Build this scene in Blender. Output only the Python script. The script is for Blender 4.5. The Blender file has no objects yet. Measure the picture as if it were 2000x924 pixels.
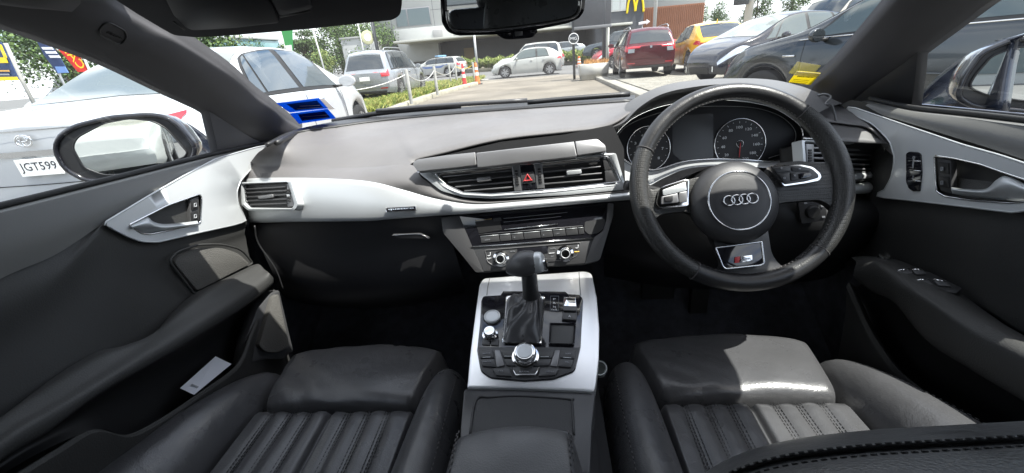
import bpy, bmesh, math, random
from mathutils import Vector, Matrix
random.seed(7)
SC = bpy.context.scene
COL = SC.collection
V = Vector
PI = math.pi
# ------------------------------------------------------------------ camera
FPX = 800.0; CAMZ = 1.13
_phi = math.radians(4.8)
_th = math.atan(352.0/FPX*math.cos(_phi))
_U = V((-math.sin(_phi)*math.cos(_th), math.cos(_phi)*math.cos(_th), math.sin(_th)))
_F = V((55.0, 55*math.tan(_phi)+FPX*math.tan(_th)/math.cos(_phi), -FPX)).normalized()
_X = _F.cross(_U)
RW = Matrix((_X, _F, _U))            # camera axes -> world
CAM = V((0, 0, CAMZ))
cd = bpy.data.cameras.new('camera'); cam = bpy.data.objects.new('camera', cd); COL.objects.link(cam)
cd.sensor_width = 36; cd.lens = 36*FPX/2000; cd.clip_start = 0.02; cd.clip_end = 3000
cam.matrix_world = Matrix.Translation(CAM) @ RW.to_4x4()
SC.camera = cam

def ray(px, py):
    return RW @ V((px-1000, 462-py, -FPX))
def W(px, py, **k):
    """point of the photo at a known depth: X=, Y=, Z= (world) or P=(point, normal)"""
    d = ray(px, py)
    if 'X' in k: t = k['X']/d.x
    elif 'Y' in k: t = k['Y']/d.y
    elif 'Z' in k: t = (k['Z']-CAMZ)/d.z
    elif 'P' in k:
        p, n = k['P']; t = (p-CAM).dot(n)/d.dot(n)
    elif 'S' in k:
        g = k['S']; y = 0.85
        for _ in range(25):
            t = y/d.y; q = CAM+d*t
            y = 0.5*y+0.5*g(q.x, q.z)
        t = y/d.y
    return CAM+d*t
def plane3(a, b, c):
    n = (b-a).cross(c-a).normalized()
    if n.dot(CAM-a) < 0: n = -n
    return (a, n)
# ------------------------------------------------------------------ materials
MATS = {}
def mat(name, col, rough=0.5, metal=0.0, bump=None, var=0.0, vscale=8.0, coat=0.0, spec=0.5, emit=None, wear=0.0, sheen=0.0):
    if name in MATS: return MATS[name]
    m = bpy.data.materials.new(name); m.use_nodes = True; MATS[name] = m
    nt = m.node_tree; b = nt.nodes['Principled BSDF']; L = nt.links
    b.inputs['Base Color'].default_value = (*col, 1); b.inputs['Roughness'].default_value = rough
    b.inputs['Metallic'].default_value = metal; b.inputs['Specular IOR Level'].default_value = spec
    b.inputs['Coat Weight'].default_value = coat; b.inputs['Coat Roughness'].default_value = 0.04
    if sheen: b.inputs['Sheen Weight'].default_value = sheen
    tc = nt.nodes.new('ShaderNodeTexCoord')
    if var:
        n = nt.nodes.new('ShaderNodeTexNoise'); n.inputs['Scale'].default_value = vscale; n.inputs['Detail'].default_value = 5
        L.new(tc.outputs['Object'], n.inputs['Vector'])
        r = nt.nodes.new('ShaderNodeMapRange'); r.inputs['From Min'].default_value = .3; r.inputs['From Max'].default_value = .7
        r.inputs['To Min'].default_value = 1-var; r.inputs['To Max'].default_value = 1+var
        L.new(n.outputs['Fac'], r.inputs['Value'])
        mx = nt.nodes.new('ShaderNodeMix'); mx.data_type = 'RGBA'; mx.blend_type = 'MULTIPLY'; mx.inputs[0].default_value = 1
        mx.inputs[6].default_value = (*col, 1)
        L.new(r.outputs[0], mx.inputs[7]); L.new(mx.outputs[2], b.inputs['Base Color'])
    if wear:
        n2 = nt.nodes.new('ShaderNodeTexNoise'); n2.inputs['Scale'].default_value = vscale*1.7; n2.inputs['Detail'].default_value = 6
        L.new(tc.outputs['Object'], n2.inputs['Vector'])
        r2 = nt.nodes.new('ShaderNodeMapRange'); r2.inputs['From Min'].default_value = .3; r2.inputs['From Max'].default_value = .7
        r2.inputs['To Min'].default_value = max(0.02, rough-wear); r2.inputs['To Max'].default_value = min(1, rough+wear)
        L.new(n2.outputs['Fac'], r2.inputs['Value']); L.new(r2.outputs[0], b.inputs['Roughness'])
    if bump:
        kind, sc, st = bump[:3]
        dist = bump[3] if len(bump) > 3 else 0.001
        if kind == 'grain':
            t = nt.nodes.new('ShaderNodeTexVoronoi'); t.inputs['Scale'].default_value = sc; out = t.outputs['Distance']
        elif kind == 'noise':
            t = nt.nodes.new('ShaderNodeTexNoise'); t.inputs['Scale'].default_value = sc; t.inputs['Detail'].default_value = 6; out = t.outputs['Fac']
        elif kind == 'holes':
            t = nt.nodes.new('ShaderNodeTexVoronoi'); t.inputs['Scale'].default_value = sc; t.inputs['Randomness'].default_value = 0.0
            mr = nt.nodes.new('ShaderNodeMapRange'); mr.inputs['From Min'].default_value = .25; mr.inputs['From Max'].default_value = .4
            L.new(t.outputs['Distance'], mr.inputs['Value']); out = mr.outputs[0]
        L.new(tc.outputs['Object'], t.inputs['Vector'])
        bp = nt.nodes.new('ShaderNodeBump'); bp.inputs['Strength'].default_value = st; bp.inputs['Distance'].default_value = dist
        L.new(out, bp.inputs['Height'])
        last = bp
        if len(bump) > 4:   # creases: bigger soft wrinkles
            t2 = nt.nodes.new('ShaderNodeTexNoise'); t2.inputs['Scale'].default_value = bump[4]; t2.inputs['Detail'].default_value = 4; t2.inputs['Distortion'].default_value = .3
            L.new(tc.outputs['Object'], t2.inputs['Vector'])
            b2 = nt.nodes.new('ShaderNodeBump'); b2.inputs['Strength'].default_value = bump[5]; b2.inputs['Distance'].default_value = bump[6]
            L.new(t2.outputs['Fac'], b2.inputs['Height']); L.new(bp.outputs['Normal'], b2.inputs['Normal']); last = b2
        L.new(last.outputs['Normal'], b.inputs['Normal'])
    if emit:
        b.inputs['Emission Color'].default_value = (*emit[0], 1); b.inputs['Emission Strength'].default_value = emit[1]
    return m
def translucent(name, col):
    if name in MATS: return MATS[name]
    m = bpy.data.materials.new(name); m.use_nodes = True; MATS[name] = m
    nt = m.node_tree; nt.nodes.remove(nt.nodes['Principled BSDF']); out = nt.nodes['Material Output']
    d = nt.nodes.new('ShaderNodeBsdfDiffuse'); d.inputs[0].default_value = (*col, 1); t = nt.nodes.new('ShaderNodeBsdfTranslucent'); t.inputs[0].default_value = (*col, 1)
    mx = nt.nodes.new('ShaderNodeMixShader'); mx.inputs[0].default_value = .6
    nt.links.new(d.outputs[0], mx.inputs[1]); nt.links.new(t.outputs[0], mx.inputs[2]); nt.links.new(mx.outputs[0], out.inputs['Surface']); return m
def glassmat(name, tint=(1, 1, 1), refl=0.06, blend=0.35):
    if name in MATS: return MATS[name]
    m = bpy.data.materials.new(name); m.use_nodes = True; MATS[name] = m
    nt = m.node_tree; nt.nodes.remove(nt.nodes['Principled BSDF']); out = nt.nodes['Material Output']
    t = nt.nodes.new('ShaderNodeBsdfTransparent'); t.inputs[0].default_value = (*tint, 1)
    g = nt.nodes.new('ShaderNodeBsdfGlossy'); g.inputs['Roughness'].default_value = 0.0
    lw = nt.nodes.new('ShaderNodeFresnel'); lw.inputs['IOR'].default_value = 1.35
    mx = nt.nodes.new('ShaderNodeMixShader')
    nt.links.new(lw.outputs[0], mx.inputs[0]); nt.links.new(t.outputs[0], mx.inputs[1]); nt.links.new(g.outputs[0], mx.inputs[2])
    nt.links.new(mx.outputs[0], out.inputs['Surface'])
    return m

M = dict(
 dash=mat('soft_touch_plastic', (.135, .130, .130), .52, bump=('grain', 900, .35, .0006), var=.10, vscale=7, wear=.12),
 hood=mat('binnacle_plastic', (.10, .098, .098), .5, bump=('noise', 900, .3, .0006), var=.04),
 door=mat('door_plastic', (.034, .034, .033), .6, bump=('noise', 500, .6, .0010), var=.16, vscale=5, wear=.06),
 sill=mat('door_top_plastic', (.12, .12, .115), .5, bump=('noise', 900, .35, .0006), var=.04),
 pillar=mat('pillar_trim', (.085, .083, .088), .8, bump=('noise', 1200, .4, .0005), var=.06, vscale=10),
 black=mat('black_plastic', (.018, .018, .019), .45, bump=('noise', 800, .2, .0005), var=.1),
 dgrey=mat('dark_grey_plastic', (.055, .055, .057), .42, bump=('noise', 900, .3, .0005), var=.08, wear=.06),
 gloss=mat('piano_black', (.014, .014, .018), .07, coat=.5, wear=.04, vscale=20),
 silver=mat('satin_aluminium', (.55, .57, .58), .42, .45, bump=('noise', 1500, .12, .0003), var=.03, vscale=4, wear=.05),
 silverdoor=mat('door_aluminium', (.62, .64, .65), .40, .2, bump=('noise', 1500, .12, .0003), var=.03, vscale=4, wear=.05),
 silverd=mat('satin_grey_trim', (.22, .22, .225), .4, .5, var=.04, wear=.05),
 chrome=mat('chrome', (.80, .80, .80), .12, 1.0, wear=.05),
 leather=mat('black_leather', (.068, .068, .071), .30, bump=('grain', 520, .25, .0007, 18, .45, .006), var=.07, vscale=14, wear=.04),
 leather2=mat('armrest_leather', (.072, .072, .075), .38, bump=('grain', 520, .30, .0007, 9, .2, .004), var=.12, vscale=14, wear=.10),
 wheel=mat('smooth_wheel_leather', (.026, .026, .027), .36, bump=('grain', 500, .25, .0006, 30, .2, .002), var=.12, vscale=20, wear=.10),
 perf=mat('perforated_wheel_leather', (.030, .030, .029), .42, bump=('holes', 330, .6, .0012), var=.1, vscale=20, wear=.06),
 hub=mat('airbag_cover', (.036, .036, .038), .5, bump=('noise', 900, .35, .0006), var=.06, wear=.05),
 thread=mat('thread', (.085, .08, .08), .8),
 threadd=mat('dark_thread', (.012, .012, .013), .7),
 carpet=mat('carpet', (.05, .052, .062), .95, bump=('noise', 600, .9, .004), var=.3, vscale=40),
 mirror=mat('mirror_glass', (.86, .88, .87), .0, 1.0),
 carblue=mat('dark_blue_paint', (.015, .02, .035), .2, .3, coat=1.0),
 rubber=mat('rubber', (.02, .02, .02), .7, var=.2, vscale=30),
 mesh=mat('speaker_grille', (.085, .082, .076), .8, bump=('grain', 500, .8, .001), var=.05),
 glassw=glassmat('windscreen_glass', (.95, .97, .965)),
 glasss=glassmat('side_window_glass', (.93, .96, .955)),
 printw=mat('white_print', (.75, .76, .78), .5),
 printg=mat('grey_print', (.30, .31, .33), .5),
 red=mat('red_print', (.52, .05, .055), .45),
 white=mat('white_plastic', (.8, .8, .8), .5),
)
# ------------------------------------------------------------------ objects
def wloc(o):
    l = V((0, 0, 0))
    while o is not None: l += o.location; o = o.parent
    return l
def link(name, me, m=None, parent=None, smooth=True, local=False):
    o = bpy.data.objects.new(name, me); COL.objects.link(o)
    if m is not None: me.materials.append(m)
    if parent is not None:
        o.parent = parent
        if not local:
            l = wloc(parent)
            me.transform(Matrix.Translation(-l))
    if smooth: me.polygons.foreach_set('use_smooth', [True]*len(me.polygons))
    me.update()
    return o
def thing(name, label, cat, loc=(0, 0, 0), rz=0, group=None):
    o = bpy.data.objects.new(name, None); COL.objects.link(o); o.location = loc; o.rotation_euler = (0, 0, rz)
    o.empty_display_size = .1
    tag(o, label, cat, group); return o
def tag(o, label, cat, group=None, kind=None):
    if label: o['label'] = label
    if cat: o['category'] = cat
    if group: o['group'] = group
    if kind: o['kind'] = kind
    return o
def me_from(verts, faces):
    me = bpy.data.meshes.new('m'); me.from_pydata([tuple(v) for v in verts], [], faces); me.update(); return me
def bmobj(name, bm, m, parent=None, smooth=True, recalc=True, local=False):
    if recalc: bmesh.ops.recalc_face_normals(bm, faces=bm.faces)
    me = bpy.data.meshes.new(name); bm.to_mesh(me); bm.free()
    return link(name, me, m, parent, smooth, local)
def sharp(o, ang=35):
    o.data.set_sharp_from_angle(angle=math.radians(ang)); return o
def apply_mods(o):
    dg = bpy.context.evaluated_depsgraph_get(); dg.update()
    me = bpy.data.meshes.new_from_object(o.evaluated_get(dg)); o.modifiers.clear(); o.data = me; return o
def bevel(o, w, seg=2, ang=30):
    b = o.modifiers.new('b', 'BEVEL'); b.width = w; b.segments = seg; b.limit_method = 'ANGLE'; b.angle_limit = math.radians(ang)
    b.harden_normals = False
    return o
def subsurf(o, n=2):
    s = o.modifiers.new('s', 'SUBSURF'); s.levels = n; s.render_levels = n; return o
# ------------------------------------------------------------------ curves
def cr(p, n=6, closed=False):
    """Catmull-Rom through points (any dimension Vector)"""
    p = [V(q) for q in p]; N = len(p); out = []
    for i in range(N if closed else N-1):
        a = p[(i-1) % N] if closed or i > 0 else p[0]*2-p[1]
        b = p[i]; c = p[(i+1) % N]
        d = p[(i+2) % N] if closed or i+2 < N else p[-1]*2-p[-2]
        for j in range(n):
            t = j/n
            out.append(((2*b)+(c-a)*t+(2*a-5*b+4*c-d)*t*t+(3*b-a-3*c+d)*t**3)*.5)
    if not closed: out.append(p[-1].copy())
    return out
def resample(p, n):
    p = [V(q) for q in p]; d = [0]
    for a, b in zip(p, p[1:]): d.append(d[-1]+(b-a).length)
    T = d[-1] or 1; out = []; k = 0
    for i in range(n):
        s = T*i/(n-1)
        while k < len(p)-2 and d[k+1] < s: k += 1
        L = (d[k+1]-d[k]) or 1
        out.append(p[k].lerp(p[k+1], min(1, max(0, (s-d[k])/L))))
    return out
def rpoly(pts, r=3, n=4):
    """round the corners of a closed 2D/3D polygon; r number or list"""
    pts = [V(q) for q in pts]; N = len(pts); out = []
    for i, p in enumerate(pts):
        a = pts[i-1]; b = pts[(i+1) % N]; rr = r[i] if isinstance(r, (list, tuple)) else r
        la = (a-p).length; lb = (b-p).length; rr = min(rr, la*.48, lb*.48)
        if rr <= 0: out.append(p); continue
        s = p+(a-p)*(rr/la); e = p+(b-p)*(rr/lb)
        for j in range(n+1):
            t = j/n; out.append(s*(1-t)**2+p*2*t*(1-t)+e*t*t)
    return out
def px3(pts, **k): return [W(q[0], q[1], **k) for q in pts]
# ------------------------------------------------------------------ mesh builders
def loft(name, rows, m, parent=None, n=40, sub=4, closed=False, thick=0, merge=True, cap=False, smooth=True):
    """surface through rows of 3D points; rows resampled to n, catmull across with sub steps"""
    R = [resample(cr(r, 6), n) if not closed else resample(cr(r, 6, True)+[V(r[0])], n) for r in rows]
    cols = [cr([R[i][j] for i in range(len(R))], sub) for j in range(n)]
    K = len(cols[0]); verts = []; faces = []
    for i in range(K):
        for j in range(n): verts.append(cols[j][i])
    for i in range(K-1):
        for j in range(n-1): faces.append((i*n+j, i*n+j+1, (i+1)*n+j+1, (i+1)*n+j))
    if cap:
        faces.append(tuple(range(n-1))); faces.append(tuple((K-1)*n+j for j in reversed(range(n-1))))
    bm = bmesh.new(); bm.from_mesh(me_from(verts, faces))
    if merge: bmesh.ops.remove_doubles(bm, verts=bm.verts, dist=1e-5)
    bmesh.ops.recalc_face_normals(bm, faces=bm.faces)
    # orient to camera for open sheets
    if not closed and bm.faces:
        s = sum(f.normal.dot(CAM-f.calc_center_median()) for f in bm.faces)
        if s < 0: bmesh.ops.reverse_faces(bm, faces=bm.faces)
    o = bmobj(name, bm, m, parent, recalc=False, smooth=smooth)
    if thick:
        s = o.modifiers.new('t', 'SOLIDIFY'); s.thickness = thick; s.offset = -1
    return o
def prism(name, outline, depth, m, parent=None, bev=0.001, seg=2, smooth=True, crown=0):
    """closed 3D outline (planar) extruded by vector depth (away from viewer)"""
    n = len(outline); d = V(depth)
    fr = [V(p) for p in outline]; bk = [p+d for p in fr]
    verts = fr+bk; faces = [tuple(range(n)), tuple(reversed(range(n, 2*n)))]
    for i in range(n):
        j = (i+1) % n; faces.append((i, i+n, j+n, j))
    bm = bmesh.new(); bm.from_mesh(me_from(verts, faces)); bmesh.ops.recalc_face_normals(bm, faces=bm.faces)
    bmesh.ops.remove_doubles(bm, verts=bm.verts, dist=1e-6)
    if bev:
        es = [e for e in bm.edges if len(e.link_faces) == 2 and e.calc_face_angle(0) > .6 and any(len(f.verts) > 4 or n <= 4 for f in e.link_faces)]
        try: bmesh.ops.bevel(bm, geom=es, offset=bev, segments=seg, affect='EDGES', profile=.5, clamp_overlap=True)
        except Exception: pass
    o = bmobj(name, bm, m, parent, smooth=smooth)
    if smooth: sharp(o, 40)
    return o
def plate(name, pts, P, thick, m, parent=None, r=3, bev=0.001, n=4, off=0.0):
    """photo outline put on plane P, thickness away from the camera"""
    o3 = [W(q[0], q[1], P=P)+P[1]*off for q in rpoly([V((a, b)) for a, b in pts], r, n)]
    return prism(name, o3, -P[1]*thick, m, parent, bev)
def ring(name, outer, inner, P, thick, m, parent=None, r=3, ri=None, n=4, inset=0.0, bev=0, off=0.0):
    """frame between two outlines with the same vertex count; inner edge set back by inset"""
    A = [W(q[0], q[1], P=P)+P[1]*off for q in rpoly([V(p) for p in outer], r, n)]
    B = [W(q[0], q[1], P=P)+P[1]*(off-inset) for q in rpoly([V(p) for p in inner], ri if ri is not None else r, n)]
    assert len(A) == len(B), name
    N = len(A); d = -P[1]*thick
    mid = [a.lerp(b, .5)+P[1]*(inset*.5+.0012) for a, b in zip(A, B)]
    vs = [a+d for a in A]+A+mid+B+[b+d for b in B]; F = []
    for k in range(4):
        for i in range(N):
            j = (i+1) % N; F.append((k*N+i, k*N+j, (k+1)*N+j, (k+1)*N+i))
    bm = bmesh.new(); bm.from_mesh(me_from(vs, F))
    o = bmobj(name, bm, m, parent); sharp(o, 50); return o
def tube(name, pts, r, m, parent=None, seg=8, closed=False, smooth_n=6, caps=True):
    P = cr(pts, smooth_n, closed) if smooth_n else [V(p) for p in pts]
    N = len(P); verts = []; faces = []
    rr = r if callable(r) else (lambda t: r)
    up = V((0, 0, 1)); prev = None
    for i, p in enumerate(P):
        t = (P[(i+1) % N]-P[i-1]) if closed or 0 < i < N-1 else (P[1]-P[0] if i == 0 else P[-1]-P[-2])
        if t.length < 1e-9: t = V((0, 1, 0))
        t.normalize()
        if prev is None:
            a = up if abs(t.z) < .9 else V((1, 0, 0)); u = t.cross(a).normalized()
        else: u = (prev-t*prev.dot(t)).normalized()
        prev = u; v = t.cross(u)
        for k in range(seg):
            an = 2*PI*k/seg; verts.append(p+(u*math.cos(an)+v*math.sin(an))*rr(i/max(1, N-1)))
    for i in range(N if closed else N-1):
        for k in range(seg):
            a = i*seg+k; b = i*seg+(k+1) % seg; c = ((i+1) % N)*seg+(k+1) % seg; d = ((i+1) % N)*seg+k
            faces.append((a, b, c, d))
    if not closed and caps:
        faces.append(tuple(range(seg))); faces.append(tuple((N-1)*seg+k for k in reversed(range(seg))))
    bm = bmesh.new(); bm.from_mesh(me_from(verts, faces))
    return bmobj(name, bm, m, parent)
def box(bm, c, s, R=None):
    r = bmesh.ops.create_cube(bm, size=1); 
    Mx = Matrix.Translation(V(c)) @ (R.to_4x4() if R is not None else Matrix.Identity(4)) @ Matrix.Diagonal((*s, 1))
    bmesh.ops.transform(bm, matrix=Mx, verts=r['verts']); return r['verts']
def boxobj(name, c, s, m, parent=None, R=None, bev=.002, seg=2, local=False):
    bm = bmesh.new(); box(bm, c, s, R)
    if bev: bmesh.ops.bevel(bm, geom=bm.edges[:], offset=bev, segments=seg, affect='EDGES', profile=.5)
    o = bmobj(name, bm, m, parent, local=local); sharp(o, 40); return o
def frame(n, up=V((0, 0, 1))):
    """matrix with columns (right, up', normal)"""
    n = n.normalized(); x = up.cross(n).normalized(); y = n.cross(x)
    return Matrix((x, y, n)).transposed()
def lathe(name, prof, c, n, m, parent=None, seg=32, local=False, knurl=0):
    """profile [(r, h)] revolved about axis n through c"""
    R = frame(V(n)) if abs(V(n).normalized().z) < .99 else Matrix.Identity(3)
    vs = []; F = []; K = len(prof)
    for k, (r, h) in enumerate(prof):
        for i in range(seg):
            a = 2*PI*i/seg; q = r*(1-(knurl if i % 2 else 0))
            vs.append(V(c)+R @ V((q*math.cos(a), q*math.sin(a), h)))
    for k in range(K-1):
        for i in range(seg):
            j = (i+1) % seg; F.append((k*seg+i, k*seg+j, (k+1)*seg+j, (k+1)*seg+i))
    if prof[-1][0] > 1e-6: F.append(tuple((K-1)*seg+i for i in range(seg)))
    if prof[0][0] > 1e-6: F.append(tuple(reversed(range(seg))))
    bm = bmesh.new(); bm.from_mesh(me_from(vs, F)); bmesh.ops.remove_doubles(bm, verts=bm.verts, dist=1e-6)
    o = bmobj(name, bm, m, parent, local=local); sharp(o, 40); return o
def text3(name, s, a, b, n, m, parent=None, depth=.0004, off=.0006, h=None, local=False, center=False):
    """flat raised lettering from 3D point a to b (baseline), facing n"""
    cu = bpy.data.curves.new('t', 'FONT'); cu.body = s; cu.extrude = depth; cu.resolution_u = 2
    o = bpy.data.objects.new('t', cu); COL.objects.link(o)
    dg = bpy.context.evaluated_depsgraph_get(); me = bpy.data.meshes.new_from_object(o.evaluated_get(dg))
    bpy.data.objects.remove(o)
    xs = [v.co.x for v in me.vertices]; ys = [v.co.y for v in me.vertices]
    if not xs: return None
    a = V(a); b = V(b); x = (b-a); w = x.length; x.normalize(); n = V(n).normalized(); n = (n-x*n.dot(x)).normalized(); y = n.cross(x)
    sx = w/(max(xs)-min(xs)); sy = (h/(max(ys)-min(ys))) if h else sx
    x0 = min(xs); y0 = min(ys) if not center else (min(ys)+max(ys))/2
    for v in me.vertices:
        c = v.co; v.co = a+x*((c.x-x0)*sx)+y*((c.y-y0)*sy)+n*(off+c.z)
    return link(name, me, m, parent, smooth=False, local=local)
def textpx(name, s, p, q, P, m, parent=None, h=None, **k):
    return text3(name, s, W(*p, P=P), W(*q, P=P), P[1], m, parent, h=h, **k)
def copytree(o, loc=None, rz=None, label=None):
    def rec(a, par):
        c = a.copy(); COL.objects.link(c)
        c.parent = par
        for ch in list(a.children): rec(ch, c)
        return c
    c = rec(o, None)
    if loc is not None: c.location = loc
    if rz is not None: c.rotation_euler = (0, 0, rz)
    if label: c['label'] = label
    return c
def stitches(name, path, m, parent, L=.006, gap=.0035, w=.0011, lift=.0006, nrm=None):
    """row of thread stitches along a 3D path"""
    bm = bmesh.new(); P = path; tot = sum((b-a).length for a, b in zip(P, P[1:])); n = max(2, int(tot/(L+gap))); R = resample(P, n*2)
    for i in range(n):
        a, b = R[2*i], R[min(2*i+1, len(R)-1)]; d = b-a
        if d.length < 1e-6: continue
        c = (a+b)/2; N = nrm(c) if callable(nrm) else (nrm or V((0, 0, 1)))
        x = d.normalized(); y = N.cross(x).normalized(); z = x.cross(y)
        Rm = Matrix((x, y, z)).transposed(); box(bm, c+z*lift, (L*.95, w, w), Rm)
    return bmobj(name, bm, m, parent)
# ================================================================== dashboard
def gd(x, z):
    u = abs(x+.035)
    return .79+(max(0, u-.28)/.42)**2*.12+(z-.88)*.35
def gdo(o): return lambda x, z: gd(x, z)+o
def S(pts, o=0.0): return [W(a, b, S=gdo(o)) for a, b in pts]
def N3(x, y, z): return V((x, y, z)).normalized()
dash = thing('dashboard', 'wide dark soft-touch dashboard with satin silver trim band and black air vents under the windscreen', 'dashboard', (-.03, 1.0, .3))
TU = [(467,353),(520,351),(569,351),(619,352),(711,357),(779,370),(836,386),(900,397),(942,399),(1007,394),(1105,386),(1225,376),(1340,368),(1535,366),(1664,363),(1700,358),(1735,347)]
TL = [(470,416),(483,432),(583,432),(680,431),(726,430),(780,426),(877,420),(900,419),(980,412),(1040,407),(1105,401),(1225,391),(1340,384),(1535,378),(1660,378),(1700,377),(1728,362)]
FAR = [(521,285),(572,258),(654,247),(743,235),(830,224),(900,217),(1007,209),(1121,202),(1240,196)]
FAR = [(521,285),(575,262),(656,250),(743,238),(830,229),(900,223),(1007,215),(1121,207),(1240,199)]
LT = [(487,320),(560,325),(650,328),(730,326),(801,321),(812,310),(861,298),(975,271),(1105,256),(1170,249),(1202,238),(1238,214)]
LB = [(487,320),(560,325),(650,328),(730,326),(801,321),(822,345),(845,361),(877,380),(915,390),(959,393),(1040,388),(1120,381),(1228,370)]
BOT = [(467,353),(520,351),(569,351),(619,352),(711,357),(779,370),(836,386),(900,397),(942,399),(1007,394),(1105,386),(1228,376)]
def padrow(px, zs): return [W(a, b, Z=z) for (a, b), z in zip(px, zs)]
far3 = [W(a, b, Z=.995) for a, b in FAR]
lt3 = [W(a, b, Y=y) for (a, b), y in zip(LT, [.93,.90,.875,.86,.85,.86,.87,.885,.885,.885,.885,.90])]
lb3 = [W(a, b, S=gdo(o)) for (a, b), o in zip(LB, [.0]*5+[.0]*8)]
for i in range(5): lb3[i] = lt3[i].copy()
bot3 = S(BOT, -.002)
def between(r0, r1, n, bulge, t):
    A = resample(cr(r0, 6), n); B = resample(cr(r1, 6), n)
    return [a.lerp(b, t)+V((0, -.35, 1)).normalized()*bulge*(a-b).length for a, b in zip(A, B)]
# keep the shared left part aligned: both patches are built by hand on matching sample counts
def patchmesh(rows, sub=5):
    n = len(rows[0]); cols = [cr([r[j] for r in rows], sub) for j in range(n)]; K = len(cols[0])
    vs = [cols[j][i] for i in range(K) for j in range(n)]
    fs = [(i*n+j, i*n+j+1, (i+1)*n+j+1, (i+1)*n+j) for i in range(K-1) for j in range(n-1)]
    return vs, fs
def joinpatches(name, P, m, parent):
    vs = []; fs = []
    for v, f in P:
        o = len(vs); vs += v; fs += [tuple(a+o for a in q) for q in f]
    bm = bmesh.new(); bm.from_mesh(me_from(vs, fs)); bmesh.ops.remove_doubles(bm, verts=bm.verts, dist=2e-4)
    bmesh.ops.recalc_face_normals(bm, faces=bm.faces)
    if sum(f.normal.dot(CAM-f.calc_center_median())*f.calc_area() for f in bm.faces) < 0: bmesh.ops.reverse_faces(bm, faces=bm.faces)
    o = bmobj(name, bm, m, parent, recalc=False); return o
nA, nB = 22, 50
def split(px3pts, k):   # resample first k+1 control points to nA and the rest to nB
    c = cr(px3pts, 8); return resample(c[:k*8+1], nA)[:-1]+resample(c[k*8:], nB)
far_ = split(far3, 3); lt_ = split(lt3, 4); lb_ = split(lb3, 4); bot_ = split(bot3, 4)
mid_ = [a.lerp(b, .5)+V((0, 0, 1))*.006*min(1, (a-b).length/.25) for a, b in zip(far_, lt_)]
q1_ = [a.lerp(b, .22)+V((0, 0, 1))*.002*min(1, (a-b).length/.25) for a, b in zip(far_, lt_)]
lip_ = [p+V((0, .012, -.006)) for p in lt_]
P1 = patchmesh([far_, q1_, mid_, lt_], 5)
# lower lip round the vent unit
midb_ = [a.lerp(b, .5)+V((0, -.004, .001)) for a, b in zip(lb_, bot_)]
P2 = patchmesh([lb_, midb_, bot_], 4)
P3 = patchmesh([lt_[nA:], [p+V((0, .004, -.006)) for p in lt_[nA:]], [p+V((0, .05, -.012)) for p in lt_[nA:]]], 3)
pad = joinpatches('top_pad', [P1, P2, P3], M['dash'], dash)
# seam, raised speaker/strip line and airbag lettering on the pad
tube('defroster_strip', [p+V((0, .004, .002)) for p in far3], .0035, M['black'], dash)
tube('defroster_strip', [p+V((0, .035, -.001)) for p in far3], .006, M['black'], dash)
loft('windscreen_base_panel', [[p+V((0, .0, -.003)) for p in far3], [W(a, b-11*min(1, (a-521)/140), Z=.988) for a, b in FAR], [W(a, b-11*min(1, (a-521)/140), Z=.988)+V((0, .05, -.04)) for a, b in FAR]], M['black'], dash, thick=.004)
tube('panel_seam', [W(a, b, S=lambda x, z: 1.1) for a, b in [(890,240),(892,236),(960,230),(1060,222),(1160,213),(1200,209)]], .0009, M['silverd'], dash)
for k, (a, b) in enumerate([(534,303),(546,300),(558,297)]):
    pass
sv = loft('side_demister_vent', [[W(532,304, X=-.70), W(560,297, X=-.685), W(598,286, X=-.655)], [W(540,306, X=-.69), W(566,300, X=-.675), W(600,289, X=-.65)]], M['black'], dash, n=12, thick=.004)
text3('airbag_lettering', 'AIRBAG', W(508,346, S=gdo(-.004)), W(530,345, S=gdo(-.004)), N3(0, -1, .5), M['dgrey'], dash, off=.002)
# silver trim band
tu = S(TU, -.004); tl = S(TL, -.004)
tm = [a.lerp(b, .5)+V((0, -.006, .002)) for a, b in zip(resample(cr(tu, 6), 60), resample(cr(tl, 6), 60))]
tb = loft('trim_band', [[p+V((0, .012, 0)) for p in resample(cr(tu, 6), 60)], resample(cr(tu, 6), 60), tm, resample(cr(tl, 6), 60), [p+V((0, .014, 0)) for p in resample(cr(tl, 6), 60)]], M['silver'], dash, n=90)
# badge on the trim band
PB = (W(784, 410, S=gdo(-.016)), N3(0, -1, .35))
bd = plate('trim_badge', [(754,406),(812,403),(813,411),(755,414)], PB, .003, M['gloss'], dash, r=1, bev=.0005)
ring('badge_frame', [(753,405),(813,402),(814,412),(754,415)], [(755,406.5),(811,403.5),(812,410.5),(756,413.5)], PB, .003, M['chrome'], bd, r=1, off=.001)
textpx('badge_lettering', 'quattro', (759,411.5), (809,408.5), PB, M['chrome'], bd, off=.0012, h=.0040)
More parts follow.
